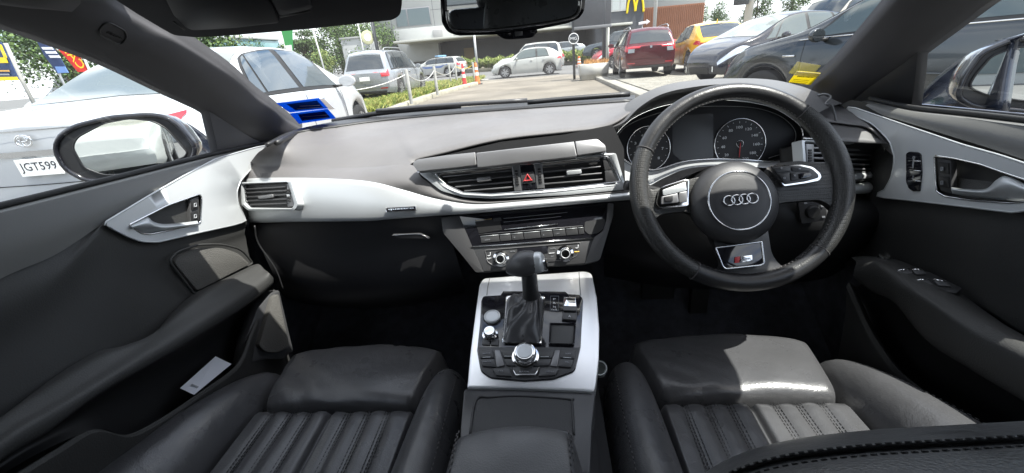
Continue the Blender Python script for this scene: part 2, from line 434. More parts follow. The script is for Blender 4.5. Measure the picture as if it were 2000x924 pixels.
# ---- left vent
PLv = plane3(W(475, 360, S=gdo(-.023)), W(565, 356, S=gdo(-.023)), W(500, 408, S=gdo(-.023)))
def slat(name, a, b, P, m, parent, hpx=2.2, depth=.018, off=-.003):
    n = P[1]; A = W(*a, P=P)+n*off; B = W(*b, P=P)+n*off; x = (B-A); L = x.length; x.normalize(); y = n.cross(x)
    Rm = Matrix((x, y, n)).transposed(); h = hpx*L/max(1, ((b[0]-a[0])**2+(b[1]-a[1])**2)**.5)
    return boxobj(name, (A+B)/2-n*depth/2, (L, h, depth), m, parent, R=Rm, bev=h*.3)
def vent(name, outer, inner, P, slats, tab, wheel, m_frame=None, deep=.05, riv=3, sd=.018):
    fr = ring(name, outer, inner, P, .02, m_frame or M['silver'], dash, r=4, ri=riv, inset=.004)
    plate('duct', [(x, y) for x, y in inner], P, .004, M['black'], fr, r=riv, off=-deep, bev=0)
    ring('duct_wall', [(x, y) for x, y in inner], [(x+.0, y+.0) for x, y in inner], P, deep, M['black'], fr, r=riv, off=-.004, inset=0.0001)
    for a, b in slats: slat('slat', a, b, P, M['silverd'] if sd > .01 else M['dgrey'], fr, depth=sd, off=-.001 if sd < .01 else -.003)
    if tab: plate('tab', tab, P, min(.02, deep), M['silverd'], fr, r=2, bev=.001, off=.002)
    if wheel:
        w = plate('thumb_wheel', wheel, P, .01, M['black'], fr, r=1.5, bev=.0015, off=.001)
    return fr
v1 = vent('air_vent', [(469,356),(568,353),(582,400),(575,411),(484,411),(471,400)], [(474,361),(559,357),(571,398),(568,406),(489,405),(477,394)], PLv,
     [((478,370),(556,365)), ((479,377),(557,372.5)), ((481,385),(558,380.5)), ((483,392.5),(559,389)), ((487,400),(560,397.5))], [(504,384),(533,379),(534,386),(507,389)], None, deep=.0075, sd=.004)
plate('wheel_panel', [(558,359),(566,359),(575,403),(560,404)], PLv, .003, M['silverd'], v1, r=1, off=-.002)
for k in range(5):
    plate('thumb_wheel', [(560,370+k*5),(565.5,369.5+k*5),(566.5,373.5+k*5),(561,374+k*5)], PLv, .006, M['chrome'] if k == 2 else M['black'], v1, r=.6, bev=.0004, off=.001)
# ---- centre unit
Pv = (W(1000, 345, Y=.795), N3(0, -1, .35))
plate('vent_backing', [(803,321),(861,299),(975,272),(1105,257),(1202,237),(1225,285),(1228,370),(1105,382),(1007,391),(942,396),(900,389),(860,371),(822,345)], Pv, .004, M['black'], dash, r=6, off=-.034, bev=0)
Pst = (W(1000, 300, Y=.80), N3(0, -.86, .5))
ub = plate('upper_strip', [(804,319),(815,311),(870,303),(928,297),(931,322),(860,330),(816,335)], Pst, .02, M['silverd'], dash, r=[6,3,3,2,2,3,6], bev=.004)
plate('upper_strip', [(1123,276),(1166,271),(1183,285),(1184,295),(1128,303)], Pst, .02, M['silverd'], dash, r=[2,5,4,1,2], bev=.004)
lid = plate('display_lid', [(930,299),(1121,277),(1127,306),(933,328)], Pst, .022, M['silverd'], dash, r=3, bev=.005, off=.003)
vo = [(817,337),(1000,318),(1176,300),(1203,299),(1224,370),(1105,381),(960,388),(905,385),(862,373)]
vi = [(850,340),(1000,324),(1174,306),(1188,307),(1211,355),(1105,367),(960,379),(905,376),(870,360)]
cf = ring('centre_vent_surround', vo, vi, Pv, .02, M['silver'], dash, r=[6,0,4,4,8,2,4,4,8], inset=.004)
tube('chrome_line', [W(a, b, P=Pv)+Pv[1]*.004 for a, b in rpoly([V(p) for p in vi], 5)], .0011, M['chrome'], cf, closed=True, smooth_n=0)
tube('chrome_line', [W(a, b, P=Pv)+Pv[1]*.004 for a, b in [(817,337),(900,328),(1000,318),(1100,308),(1184,299)]], .0013, M['chrome'], cf)
plate('duct', vi, Pv, .003, M['black'], cf, r=5, off=-.03, bev=0)
cva = plate('vent_slats_base', [(850,341),(998,325),(1003,373),(960,377),(905,375),(872,361)], Pv, .002, M['black'], cf, r=4, off=-.026, bev=0)
for (a, b) in [((864,345),(999,333)), ((874,356),(1000,344)), ((888,365),(1001,355)), ((906,373),(1002,365))]:
    slat('slat', a, b, Pv, M['silverd'], cf, hpx=2.4)
for (a, b) in [((1060,324),(1172,313)), ((1061,336),(1174,325)), ((1062,348),(1176,338)), ((1063,359),(1178,350))]:
    slat('slat', a, b, Pv, M['silverd'], cf, hpx=2.4)
plate('tab', [(931,348),(958,345),(959,353),(933,356)], Pv, .02, M['silverd'], cf, r=2, off=.003)
plate('tab', [(1106,334),(1135,331),(1136,339),(1108,342)], Pv, .02, M['silver'], cf, r=2, off=.003)
plate('vent_pillar', [(999,322),(1014,320.5),(1019,372),(1005,373)], Pv, .02, M['silverd'], cf, r=1, off=.001)
plate('vent_pillar', [(1043,318),(1058,316.5),(1064,367),(1049,368.5)], Pv, .02, M['silverd'], cf, r=1, off=.001)
hz = plate('switch_block', [(1015,322),(1042,319.5),(1047.5,368),(1020,371)], Pv, .02, M['gloss'], cf, r=1, off=.0005)
hb = plate('hazard_switch', [(1017,338),(1043,335.5),(1046,357),(1020,359.5)], Pv, .006, M['dgrey'], dash, r=2, off=.003)
tri = [V(p) for p in [(1030,339),(1040.5,353),(1021.5,355)]]
tri2 = [V(p) for p in [(1030.2,343.5),(1035.5,351.3),(1026,352.3)]]
ring('warning_triangle', [tuple(p) for p in tri], [tuple(p) for p in tri2], Pv, .001, M['red'], hb, r=1, off=.0042)
for bx, by in [(1005,333), (1050,329)]:
    for k in range(6):
        plate('thumb_wheel', [(bx+k*.5,by+k*5),(bx+6+k*.5,by-.6+k*5),(bx+6.4+k*.5,by+3.2+k*5),(bx+.4+k*.5,by+3.8+k*5)], Pv, .008, M['black'], cf, r=.8, bev=.0005, off=.003)
plate('blower_button', [(1177,310),(1186,309),(1194,332),(1181,333)], Pv, .006, M['dgrey'], cf, r=1.5, off=.002)
plate('blower_button', [(1181,334),(1195,333),(1205,355),(1183,356)], Pv, .006, M['dgrey'], cf, r=1.5, off=.002)
# ---- right hand vent and the panel above it
rowA = [W(a, b, Y=y) for (a, b), y in zip([(1585,185),(1610,193),(1640,205),(1662,219),(1700,243),(1739,276)], [1.05,1.04,1.02,1.0,.95,.89])]
rowB = [W(a, b, Y=y) for (a, b), y in zip([(1590,232),(1605,236),(1630,238),(1660,242),(1700,250),(1742,290)], [.93,.93,.93,.93,.91,.88])]
rowC = [W(a, b, Y=y) for (a, b), y in zip([(1584,271),(1600,272),(1640,275),(1690,278),(1739,282),(1748,305)], [.86,.86,.87,.88,.88,.875])]
loft('outer_panel', [rowA, rowB], M['dash'], dash, thick=.003)
loft('outer_panel', [[p+V((0, .01, -.003)) for p in rowB], rowC], M['hood'], dash, thick=.003)
loft('outer_panel', [[p+V((0, .03, .0)) for p in rowC], [p+V((0, .03, -.02)) for p in S([(1592,330),(1610,350),(1660,362),(1700,362),(1738,350),(1749,320)], .01)]], M['black'], dash, thick=.003)
PRv = plane3(W(1600, 285, S=gdo(-.004)), W(1720, 290, S=gdo(-.004)), W(1640, 345, S=gdo(-.004)))
v3 = vent('air_vent', [(1566,273),(1700,279),(1738,284),(1741,302),(1735,330),(1716,346),(1650,352),(1572,348)], [(1574,279),(1700,283),(1722,287),(1725,302),(1718,324),(1700,336),(1650,340),(1578,340)], PRv,
     [((1590,288),(1723,294)), ((1590,298),(1724,303)), ((1590,308),(1722,312)), ((1590,318),(1718,321)), ((1590,328),(1712,330)), ((1590,336),(1700,336))], None, None, riv=3)
plate('wheel_panel', [(1574,281),(1589,282),(1589,338),(1577,338)], PRv, .01, M['silverd'], v3, r=1, off=.001)
for k in range(5):
    plate('thumb_wheel', [(1577,292+k*5),(1583,292+k*5),(1583,296+k*5),(1577,296+k*5)], PRv, .006, M['black'], v3, r=.6, bev=.0004, off=.003)
tube('chrome_line', [W(a, b, P=PRv)+PRv[1]*.003 for a, b in [(1566,271),(1640,274),(1700,277),(1739,281),(1744,302),(1738,333),(1716,349),(1650,355)]], .0012, M['chrome'], v3)
# ---- binnacle
hoodB = [W(a, b, Y=y) for (a, b), y in zip([(1186,240),(1208,216),(1240,193),(1290,171),(1350,161),(1420,157.5),(1500,159),(1560,171),(1610,190),(1645,205)], [.98,1.06,1.10,1.08,1.06,1.05,1.05,1.04,1.03,1.02])]
hoodF = [W(a, b, Y=y) for (a, b), y in zip([(1186,252),(1217,240),(1250,209),(1296,183),(1366,169),(1430,165),(1500,170),(1552,190),(1592,225)], [.885,.875,.87,.86,.855,.855,.86,.87,.88])]
hb_ = resample(cr(hoodB, 6), 50); hf_ = resample(cr(hoodF, 6), 50)
hm_ = [a.lerp(b, .45)+V((0, 0, .006)) for a, b in zip(hb_, hf_)]
hd_ = [p+V((0, .10, -.05)) for p in hb_]
loft('binnacle_hood', [hd_, hb_, hm_, [p.lerp(q, .06)+V((0, .0, .001)) for p, q in zip(hf_, hm_)], hf_, [p+V((0, .006, -.006)) for p in hf_]], M['hood'], dash, n=50)
Pc = (W(1400, 260, Y=.93), N3(0, -1, .28))
BZ = [(1201,271),(1208,255),(1240,228),(1296,206),(1370,196),(1441,197),(1506,210),(1550,236),(1566,257),(1562,281),(1543,304),(1506,315),(1450,312),(1389,311),(1334,316),(1292,329),(1264,331),(1227,318),(1203,294)]
bz3 = [W(a, b, P=Pc) for a, b in BZ]
bzi = resample(cr(bz3[:10], 6), 50)
loft('binnacle_inner', [[p+V((0, .006, -.006)) for p in hf_], [a.lerp(b, .5)+V((0, -.005, .004)) for a, b in zip(hf_, resample(cr([bz3[0]+V((-.02,0,0))]+bz3[1:9]+[bz3[9]+V((.015,0,0))], 6), 50))], resample(cr([bz3[0]+V((-.02,0,0))]+bz3[1:9]+[bz3[9]+V((.015,0,0))], 6), 50)], M['black'], dash, n=50)
cl = prism('instrument_cluster', cr(bz3, 4, True), (0, .004, 0), mat('cluster_face', (.010, .010, .012), .45, spec=.25), dash, bev=0)
tube('chrome_bezel', [p+Pc[1]*.004 for p in bz3], .0022, M['chrome'], cl, closed=True)
plate('display', [(1313,226),(1393,222),(1393,309),(1330,314),(1313,300)], Pc, .001, mat('dead_display', (.03, .031, .034), .25), cl, r=4, off=.001, bev=0)
tube('dial_arc', [W(a, b, P=Pc)+Pc[1]*.003 for a, b in [(1212,290),(1206,268),(1225,246),(1270,226),(1330,212),(1400,208),(1470,211),(1520,226),(1548,250),(1552,272),(1538,295),(1500,309)]], .0006, M['silverd'], cl)
def dial(cx, cy, rx, ry, nums, a0, a1, needle, half=0):
    c = W(cx, cy, P=Pc); ex = (W(cx+rx, cy-rx*.084, P=Pc)-c); ey = (W(cx, cy-ry, P=Pc)-c)
    ey = Pc[1].cross(ex).normalized()*ey.length
    pt = lambda a, k=1.0, o=.003: c+ex*math.cos(a)*k+ey*math.sin(a)*k+Pc[1]*o
    d = prism('dial', [pt(i*PI/24, .98, .0012) for i in range(48)], Pc[1]*-.001, mat('dial_face', (.010, .010, .012), .5), cl, bev=0)
    tube('chrome_ring', [pt(i*PI/24, 1) for i in range(48)], .0010, M['chrome'], d, closed=True, smooth_n=0)
    bm = bmesh.new(); n = len(nums)
    for i in range(2*n-1):
        a = math.radians(a0+(a1-a0)*i/(2*n-2)); p = pt(a, .9, .0018); q = pt(a, .82 if i % 2 == 0 else .86, .0018); x = (q-p).normalized(); y = Pc[1].cross(x)
        box(bm, (p+q)/2, ((q-p).length, .0007, .0004), Matrix((x, y, Pc[1])).transposed())
    bmobj('dial_marks', bm, M['printw'], d)
    for i, s in enumerate(nums):
        if not s: continue
        a = math.radians(a0+(a1-a0)*i/(n-1)); p = pt(a, .66, .0015); x = ex.normalized(); w = .0042*len(s)
        text3('dial_number', s, p-x*w/2, p+x*w/2, Pc[1], M['printw'], d, h=.0056, off=.0004, depth=.0001, center=True)
    if needle is not None:
        a = math.radians(needle); p = pt(a, -.05, .005); q = pt(a, .55, .005); x = (q-p).normalized(); y = Pc[1].cross(x)
        bm = bmesh.new(); box(bm, (p+q)/2, ((q-p).length, .0016, .001), Matrix((x, y, Pc[1])).transposed()); bmobj('needle', bm, M['red'], d)
        lathe('needle_cap', [(.0, .004), (.005, .004), (.0062, .001)], c, Pc[1], M['black'], d, seg=20)
        tube('cap_ring', [c+ex.normalized()*math.cos(i*PI/12)*.0072+ey.normalized()*math.sin(i*PI/12)*.0072+Pc[1]*.003 for i in range(24)], .0004, M['chrome'], d, closed=True, smooth_n=0)
dial(1266, 290, 42, 44, ['1', '2', '3', '4', '5', '6', '7', '8'], 235, -45, 250)
dial(1444, 281, 50, 49, ['0', '20', '40', '60', '80', '100', '120', '140', '160', '180', '200'], 250, -70, 265)
gA = [(1200,285),(1204,300),(1227,320),(1264,333),(1292,331),(1334,318),(1389,313),(1450,313),(1506,317),(1544,306),(1563,284),(1568,268)]
gB = [(1178,299),(1190,350),(1225,368),(1265,362),(1297,346),(1337,330),(1389,323),(1450,323),(1503,327),(1556,318),(1568,300),(1576,272)]
loft('cluster_surround', [[W(a, b, P=Pc)+V((0, -.002, 0)) for a, b in gA], [W(a, b, S=gdo(.02)) for a, b in gB], [W(a, b+1, S=gdo(.035)) for a, b in gB]], M['silver'], dash, n=60)
# ---- lower dashboard, glovebox
g0 = S([(478,433),(583,433),(726,431),(800,426),(862,421)], .012)
g1 = [W(a, b, Y=y) for (a, b), y in zip([(505,475),(600,478),(726,478),(810,472),(880,465)], [.85,.82,.80,.79,.79])]
g2 = [W(a, b, Y=y) for (a, b), y in zip([(545,560),(630,575),(740,575),(830,565),(905,545)], [.84,.82,.81,.80,.80])]
g3 = [W(a, b, Y=y) for (a, b), y in zip([(560,585),(640,600),(745,600),(835,590),(908,570)], [.98,.98,.98,.98,.98])]
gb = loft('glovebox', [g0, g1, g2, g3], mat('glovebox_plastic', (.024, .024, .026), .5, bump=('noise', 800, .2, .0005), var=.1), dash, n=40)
PG = (W(800, 459, Y=.775), N3(0, -1, .1))
gh = plate('glovebox_handle', [(768,456),(822,454),(842,463),(784,462)], PG, .01, M['dgrey'], gb, r=3, off=.012, bev=.002)
tube('handle_edge', [W(a, b, P=PG)+PG[1]*.0125 for a, b in [(770,456),(821,454),(840,462)]], .0008, M['chrome'], gh)
tube('panel_gap', [W(a, b, P=(g1[0].lerp(g1[3], .5), N3(0, -1, .05)))+V((0, -.014, 0)) for a, b in [(505,436),(512,470),(545,520),(560,560)]], .0018, M['black'], dash)
h0 = S([(1186,395),(1300,390),(1420,386),(1540,380),(1660,380),(1738,372)], .012)
h1 = [W(a, b, Y=y) for (a, b), y in zip([(1196,430),(1300,440),(1420,440),(1540,436),(1640,430),(1722,418)], [.80,.81,.81,.81,.82,.86])]
h2 = [W(a, b, Y=y) for (a, b), y in zip([(1180,500),(1300,520),(1420,525),(1540,515),(1640,500),(1700,480)], [.84,.86,.86,.86,.86,.88])]
h3 = [W(a, b, Y=y) for (a, b), y in zip([(1180,540),(1300,560),(1420,565),(1540,555),(1630,540),(1690,520)], [1.0]*6)]
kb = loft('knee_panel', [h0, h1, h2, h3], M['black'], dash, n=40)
PK = (W(1590, 415, Y=.80), N3(-.1, -1, .1))
sw = plate('light_switch', [(1558,392),(1612,388),(1618,430),(1566,438)], PK, .01, M['dgrey'], kb, r=5, bev=.002)
lathe('rotary_knob', [(.0, .008), (.011, .008), (.0125, .005), (.013, 0)], W(1586, 413, P=PK), PK[1], M['black'], sw, seg=24)
for q in [(1573,397), (1600,394), (1608,424), (1606,403)]:
    plate('switch_mark', [(q[0]-3,q[1]-1.5),(q[0]+3,q[1]-2),(q[0]+3,q[1]+1),(q[0]-3,q[1]+1.5)], PK, .001, M['printg'], sw, r=.5, off=.0015, bev=0)
# ---- centre stack
Ps = plane3(W(900, 420, Y=.79), W(1187, 396, Y=.79), W(1040, 526, Y=.742))
mc = M['dgrey']
plate('stack_body', [(862,424),(1197,396),(1192,440),(1168,512),(1142,518),(1050,524),(944,534),(928,532),(872,462)], Ps, .20, M['dgrey'], dash, r=4, bev=.003, off=-.003)
plate('stack_side_trim', [(862,425),(897,421),(922,480),(945,531),(930,532),(900,495),(866,455)], Ps, .012, mc, dash, r=[2,1,2,1,3,4,4], bev=.003, off=.003)
plate('stack_side_trim', [(1188,397),(1198,398),(1197,422),(1171,508),(1143,515),(1160,464),(1178,452),(1184,432)], Ps, .012, M['silverd'], dash, r=[1,2,4,4,1,2,4,2], bev=.002, off=.003)
mm = plate('media_unit', [(897,422),(1187,397),(1184,430),(1177,452),(1159,464),(923,481)], Ps, .01, M['gloss'], dash, r=[1,1,4,6,2,1], bev=.001, off=.002)
plate('card_door', [(928,433),(976,428),(981,449),(936,456)], Ps, .001, M['black'], mm, r=1, off=.0028, bev=0)
tube('seam_line', [W(a, b, P=Ps)+Ps[1]*.003 for a, b in [(928,431),(961,427.5)]], .0005, mat('brass', (.5, .35, .15), .4, .5), mm)
plate('eject_key', [(963,427),(978,425),(980,431),(965,433)], Ps, .001, M['dgrey'], mm, r=1, off=.003, bev=0)
for (a, b) in [((984,427),(1108,415)), ((984,434),(1096,423))]:
    tube('seam_line', [W(*a, P=Ps)+Ps[1]*.003, W(*b, P=Ps)+Ps[1]*.003], .0004, M['printg'], mm, smooth_n=0)
textpx('unit_lettering', 'Audi multimedia', (1019,439.5), (1055,436), Ps, M['printw'], mm, off=.0012, h=.0028)
tube('disc_slot', [W(985,448.5, P=Ps)+Ps[1]*.003, W(1089,438, P=Ps)+Ps[1]*.003], .0011, M['chrome'], mm, smooth_n=0)
tube('chrome_line', [W(936,458, P=Ps)+Ps[1]*.003, W(1138,441, P=Ps)+Ps[1]*.003], .0006, M['silverd'], mm, smooth_n=0)
xs = [938, 975, 998, 1022, 1055, 1079, 1104, 1128, 1140]
for k in range(8):
    x0, x1 = xs[k]+.8, xs[k+1]-.8; y = lambda x: 461.5-(x-938)*.088
    kb2 = plate('push_button', [(x0, y(x0)),(x1, y(x1)),(x1+2, y(x1)+13),(x0+2, y(x0)+13)], Ps, .004, M['dgrey'], mm, r=.8, off=.0035, bev=.0006)
    tube('button_edge', [W(x0, y(x0)+.5, P=Ps)+Ps[1]*.004, W(x1, y(x1)+.5, P=Ps)+Ps[1]*.004], .0006, M['silver'], kb2, smooth_n=0)
    if k in (0, 2, 4, 5):
        textpx('button_symbol', {0: 'OFF', 2: 'P', 4: 'L', 5: 'OFF'}[k], (x0+(x1-x0)*.25, y((x0+x1)/2)+10), (x0+(x1-x0)*(.55 if k in (0, 5) else .38), y((x0+x1)/2)+9.2), Ps, M['printg'], kb2, off=.0042, h=.0024)
plate('sun_patch', [(1142,433),(1160,430),(1181,427),(1178,446),(1166,456),(1150,458),(1141,450)], Ps, .001, M['dgrey'], mm, r=4, off=.003, bev=0)  # irregular sun patch on the gloss black, painted as lighter grey
cp = plate('climate_panel', [(923,484),(1160,466),(1143,514),(945,530)], Ps, .01, mc, dash, r=1.5, bev=.0015, off=.002)
tube('chrome_line', [W(921,482.5, P=Ps)+Ps[1]*.004, W(1160,464.5, P=Ps)+Ps[1]*.004], .0012, M['chrome'], cp, smooth_n=0)
ring('panel_recess', [(947,488),(1134,473),(1127,500),(1110,508),(965,520),(952,512)], [(948.5,489.5),(1132,474.5),(1125,499.5),(1109,506.5),(966,518.5),(953.5,511)], Ps, .001, M['silverd'], cp, r=3, off=.0028)
plate('climate_display', [(1011,484),(1071,479),(1070,494),(1011,500)], Ps, .001, M['gloss'], cp, r=1, off=.003, bev=0)
for (x, y) in [(979,505), (1104,495)]:
    k = lathe('temperature_knob', [(.0165, -.004), (.0165, .002), (.0118, .004), (.0112, .013), (.0100, .0145), (.0, .0135)], W(x, y, P=Ps)+Ps[1]*.002, Ps[1], M['chrome'], cp, seg=32)
    tube('knob_ring', [W(x, y, P=Ps)+Ps[1]*.0165+frame(Ps[1]) @ V((math.cos(i*PI/12)*.0085, math.sin(i*PI/12)*.0085, 0)) for i in range(24)], .0009, M['silver'], k, closed=True, smooth_n=0)
for (x, y, s, w) in [(997,492.5,'AUTO',10), (1075,487,'AUTO',10), (950,508,'MAX',8), (1076,502,'A/C',6)]:
    textpx('lettering', s, (x, y), (x+w, y-w*.085), Ps, M['printg'], cp, off=.0028)
for (x, y, w) in [(951,504,9), (1072,494,11), (1122,491,9)]:
    plate('indicator', [(x,y),(x+w,y-w*.08),(x+w,y+1.2-w*.08),(x,y+1.2)], Ps, .001, M['printw'] if x != 1122 else mat('amber_lamp', (.8, .5, .1), .4, emit=((1, .55, .1), .6)), cp, r=.3, off=.0035, bev=0)
for (x, y) in [(954,499), (1125,484)]:
    tube('seat_heat_symbol', [W(a, b, P=Ps)+Ps[1]*.0032 for a, b in [(x+4,y-6),(x+3.4,y),(x-1.5,y+.4)]], .0007, M['printw'], cp, smooth_n=3)
plate('mode_key', [(1058,505),(1082,503),(1087,510),(1062,512)], Ps, .002, M['dgrey'], cp, r=1.5, off=.0038, bev=.0005)
# column stalk left of the wheel
Pk2 = (W(1235, 362, Y=.76), N3(0, -1, .3))
tube('column_stalk', [W(1300,375, Y=.78), W(1262,368, Y=.77), W(1222,362, Y=.76)], lambda t: .006+.004*t, M['black'], dash)
textpx('stalk_lettering', 'OFF', (1268,357), (1278,354), (W(1270,356, Y=.755), N3(0, -1, .3)), M['printw'], dash)
tube('column_cover', [V((.337, .90, .80)), V((.337, .80, .845)), V((.337, .745, .87))], lambda t: .062-.006*t, M['black'], dash, seg=24)
# ================================================================== centre console
con = thing('centre_console', 'silver-edged centre console with gear gate and rotary dial between the seats', 'console', (-.035, .5, .3))
PC = plane3(W(912, 757, Z=.66), W(1163, 765, Z=.66), W(1045, 560, Z=.715))
nC = PC[1]
# tunnel body
bm = bmesh.new(); box(bm, (-.035, .33, .46), (.215, 1.15, .33)); bmesh.ops.bevel(bm, geom=bm.edges[:], offset=.02, segments=3, affect='EDGES')
bmobj('tunnel', bm, M['black'], con)
tp = plate('trim_plate', [(912,757),(918,690),(927,620),(936,556),(944,543),(1040,536),(1142,529),(1156,533),(1166,580),(1171,640),(1170,700),(1164,750),(1160,766),(1120,763),(1000,758)], PC, .035, mat('console_aluminium', (.84, .85, .86), .36, .8, bump=('noise', 1500, .12, .0003), var=.03, vscale=4, wear=.06), con, r=[4,0,0,3,6,0,6,8,0,0,0,0,6,0,0], bev=.007, n=3)
# front storage cover seam and side flank
tube('cover_seam', [W(a, b, P=PC)+nC*.0006 for a, b in [(957,543),(953,560),(951,577)]], .0008, M['silverd'], tp)
tube('cover_seam', [W(a, b, P=PC)+nC*.0006 for a, b in [(1131,531),(1132,550),(1134,577)]], .0008, M['silverd'], tp)
cpn = plate('control_panel', [(944,580),(978,578),(983,570),(1104,571),(1110,576),(1132,577),(1139,586),(1134,680),(1123,727),(1082,742),(1025,746),(957,740),(939,727),(932,686),(938,630),(940,590)], PC, .006, M['gloss'], con, r=[4,1,1,1,1,4,4,2,8,6,2,8,6,2,0,2], bev=.001, off=.0025)
def cpl(name, pts, m, par=None, t=.003, off=.004, r=1.5, bev=.0006): return plate(name, pts, PC, t, m, par or con, r=r, off=off, bev=bev)
# satin lower half of the panel
cpl('key_field', [(934,680),(1133,681),(1122,726),(1081,741),(1025,745),(958,739),(940,726)], M['dgrey'], cpn, off=.0033, t=.001, r=[1,1,8,6,2,8,6])
gf = ring('gate_frame', [(988,581),(1065,582),(1058,677),(981,675)], [(991.5,584.5),(1061.5,585.5),(1054.5,673),(985,671.5)], PC, .004, M['chrome'], con, r=6, off=.0055)
# gaiter: square base to round neck
base = [W(a, b, P=PC)+nC*.004 for a, b in resample([V(p) for p in [(1024,585),(1061.5,585.5),(1058,630),(1054.5,673),(1020,672.5),(985,671.5),(988,630),(991.5,584.5),(1024,585)]], 33)][:-1]
top = W(1037, 578, Y=.640); 
ax = V((0, .0, 1))
def circ(c, rx, ry, n=32, ph=PI/2): return [c+V((rx*math.cos(ph-2*PI*i/n), ry*math.sin(ph-2*PI*i/n), 0)) for i in range(n)]
topc = W(1037, 580, Y=.635); t1 = circ(topc, .0145, .0145)
rowsg = [base]
for k, (f, dz) in enumerate([(.25, .010), (.5, .012), (.75, .006)]):
    r = []
    for i, (a, b) in enumerate(zip(base, t1)):
        p = a.lerp(b, f)+nC*dz*(1-.5*abs(math.sin(i/32*2*PI*2))); p += V((0, 0, 1))*.004*math.sin(i/32*2*PI*7+k*1.7)*(1-abs(f-.5))
        r.append(p)
    rowsg.append(r)
rowsg.append(t1)
loft('gaiter', rowsg, M['leather'], con, n=49, sub=5, closed=True)
for dx in (-3.5, -1.5, 9):
    pth = [W(1032+dx, 584, Y=.633)+V((0, -.012, .003)), W(1030+dx, 620, P=PC)+nC*.030, W(1027+dx, 650, P=PC)+nC*.021, W(1024+dx, 671, P=PC)+nC*.006]
    stitches('gaiter_stitching', cr(pth, 8), M['thread'], con, L=.004, gap=.003, nrm=nC)
# gear lever
gl = thing('gear_lever', 'black leather gear lever with chrome shift button standing in the chrome-edged gaiter', 'gear lever', tuple(topc))
kc = W(1021, 517, Y=.612)
tube('lever_neck', [topc+V((0, 0, -.03)), topc+V((0, 0, .005)), topc.lerp(W(1033, 532, Y=.622), .6), W(1032, 522, Y=.618)], lambda t: .0150-.0015*t, M['wheel'], gl, seg=20)
bm = bmesh.new(); bmesh.ops.create_uvsphere(bm, u_segments=32, v_segments=20, radius=1)
for v in bm.verts:
    c = v.co.copy(); x = c.x
    rr = 1.0 if x > 0 else (1-.30*x*x)
    f = .93 if x > .55 else 1
    v.co = V((max(-1, min(.80, x))*.035, c.y*.024*rr*f, c.z*.0215*rr*f-.006*(1 if x < 0 else .2)*x*x))
R_ = Matrix.Rotation(math.radians(-8), 3, 'Z') @ Matrix.Rotation(math.radians(-14), 3, 'Y')
for v in bm.verts: v.co = kc+V((.002, 0, .002))+R_ @ v.co
bmobj('lever_knob', bm, M['leather2'], gl)
xa = R_ @ V((1, 0, 0))
lathe('knob_cap', [(.0, .007), (.012, .0065), (.0165, .003), (.0180, -.003), (.0175, -.010)], kc+V((.002, 0, -.001))+xa*.0290, xa, M['silver'], gl, seg=32)
boxobj('shift_button', kc+V((.002, -.004, -.006))+xa*.0365, (.008, .014, .020), M['chrome'], gl, R=R_, bev=.003)
# round keys
stb = lathe('start_button', [(.0150, 0), (.0150, .004), (.0125, .005), (.0115, .0042), (.0, .0046)], W(962, 622, P=PC)+nC*.003, nC, M['silver'], con, seg=36)
stb.data.materials[0] = M['silver']
lathe('volume_knob', [(.014, 0), (.0135, .004), (.0105, .005), (.0102, .012), (.0090, .0135), (.0, .0128)], W(958, 657, P=PC)+nC*.003, nC, M['chrome'], con, seg=36)
mk = lathe('rotary_dial', [(.0225, 0), (.0220, .005), (.0185, .006), (.0180, .016), (.0168, .0185), (.0150, .0190), (.0140, .0178), (.0, .0180)], W(1027, 702, P=PC)+nC*.004, nC, M['chrome'], con, seg=48)
lathe('dial_cap', [(.0127, 0), (.0125, .0012), (.0, .0016)], W(1027, 702, P=PC)+nC*.0220, nC, M['silver'], mk, seg=40)
cpl('small_key', [(943,664),(958,664),(957,677),(942,676)], M['dgrey'], off=.0045)
cpl('small_key', [(960,664),(975,665),(974,678),(959,677)], M['dgrey'], off=.0045)
pb = cpl('parking_brake_switch', [(1101,584),(1125,585),(1127,612),(1100,611)], M['chrome'], off=.0065, t=.006, r=2, bev=.0015)
cpl('brake_switch_base', [(1100,603),(1127,604),(1126,613),(1100,612)], M['dgrey'], pb, off=.0085, t=.004, r=1)
hbk = cpl('hold_switch', [(1099,615),(1127,616),(1126,630),(1098,628)], M['dgrey'], off=.007, t=.005, r=2, bev=.001)
textpx('lettering', 'A', (1110,625), (1115,625), PC, M['printw'], hbk, off=.0075)
ring('touchpad_frame', [(1074,635),(1125,636),(1122,678),(1072,677)], [(1077,638),(1122,639),(1119,675.5),(1075,674.5)], PC, .004, M['gloss'], con, r=2, off=.0065)
cpl('touchpad', [(1076,637),(1122,638),(1119,676),(1074,675)], mat('touchpad_plastic', (.075, .075, .075), .6), off=.0045, r=2)
ring('selector_outline', [(1075,580),(1092,580),(1091,610),(1074,609)], [(1075.8,581),(1091,581),(1090,609),(1075,608)], PC, .001, M['printg'], cpn, r=.5, off=.003)
for k, s in enumerate('PRN'): textpx('selector_letter', s, (1080.5,588+k*7.5), (1085.5,588+k*7.5), PC, M['printw'], cpn, off=.003, h=.0040)
textpx('selector_letter', 'D/S', (1077,609), (1088,609), PC, M['printw'], cpn, off=.003, h=.0040)
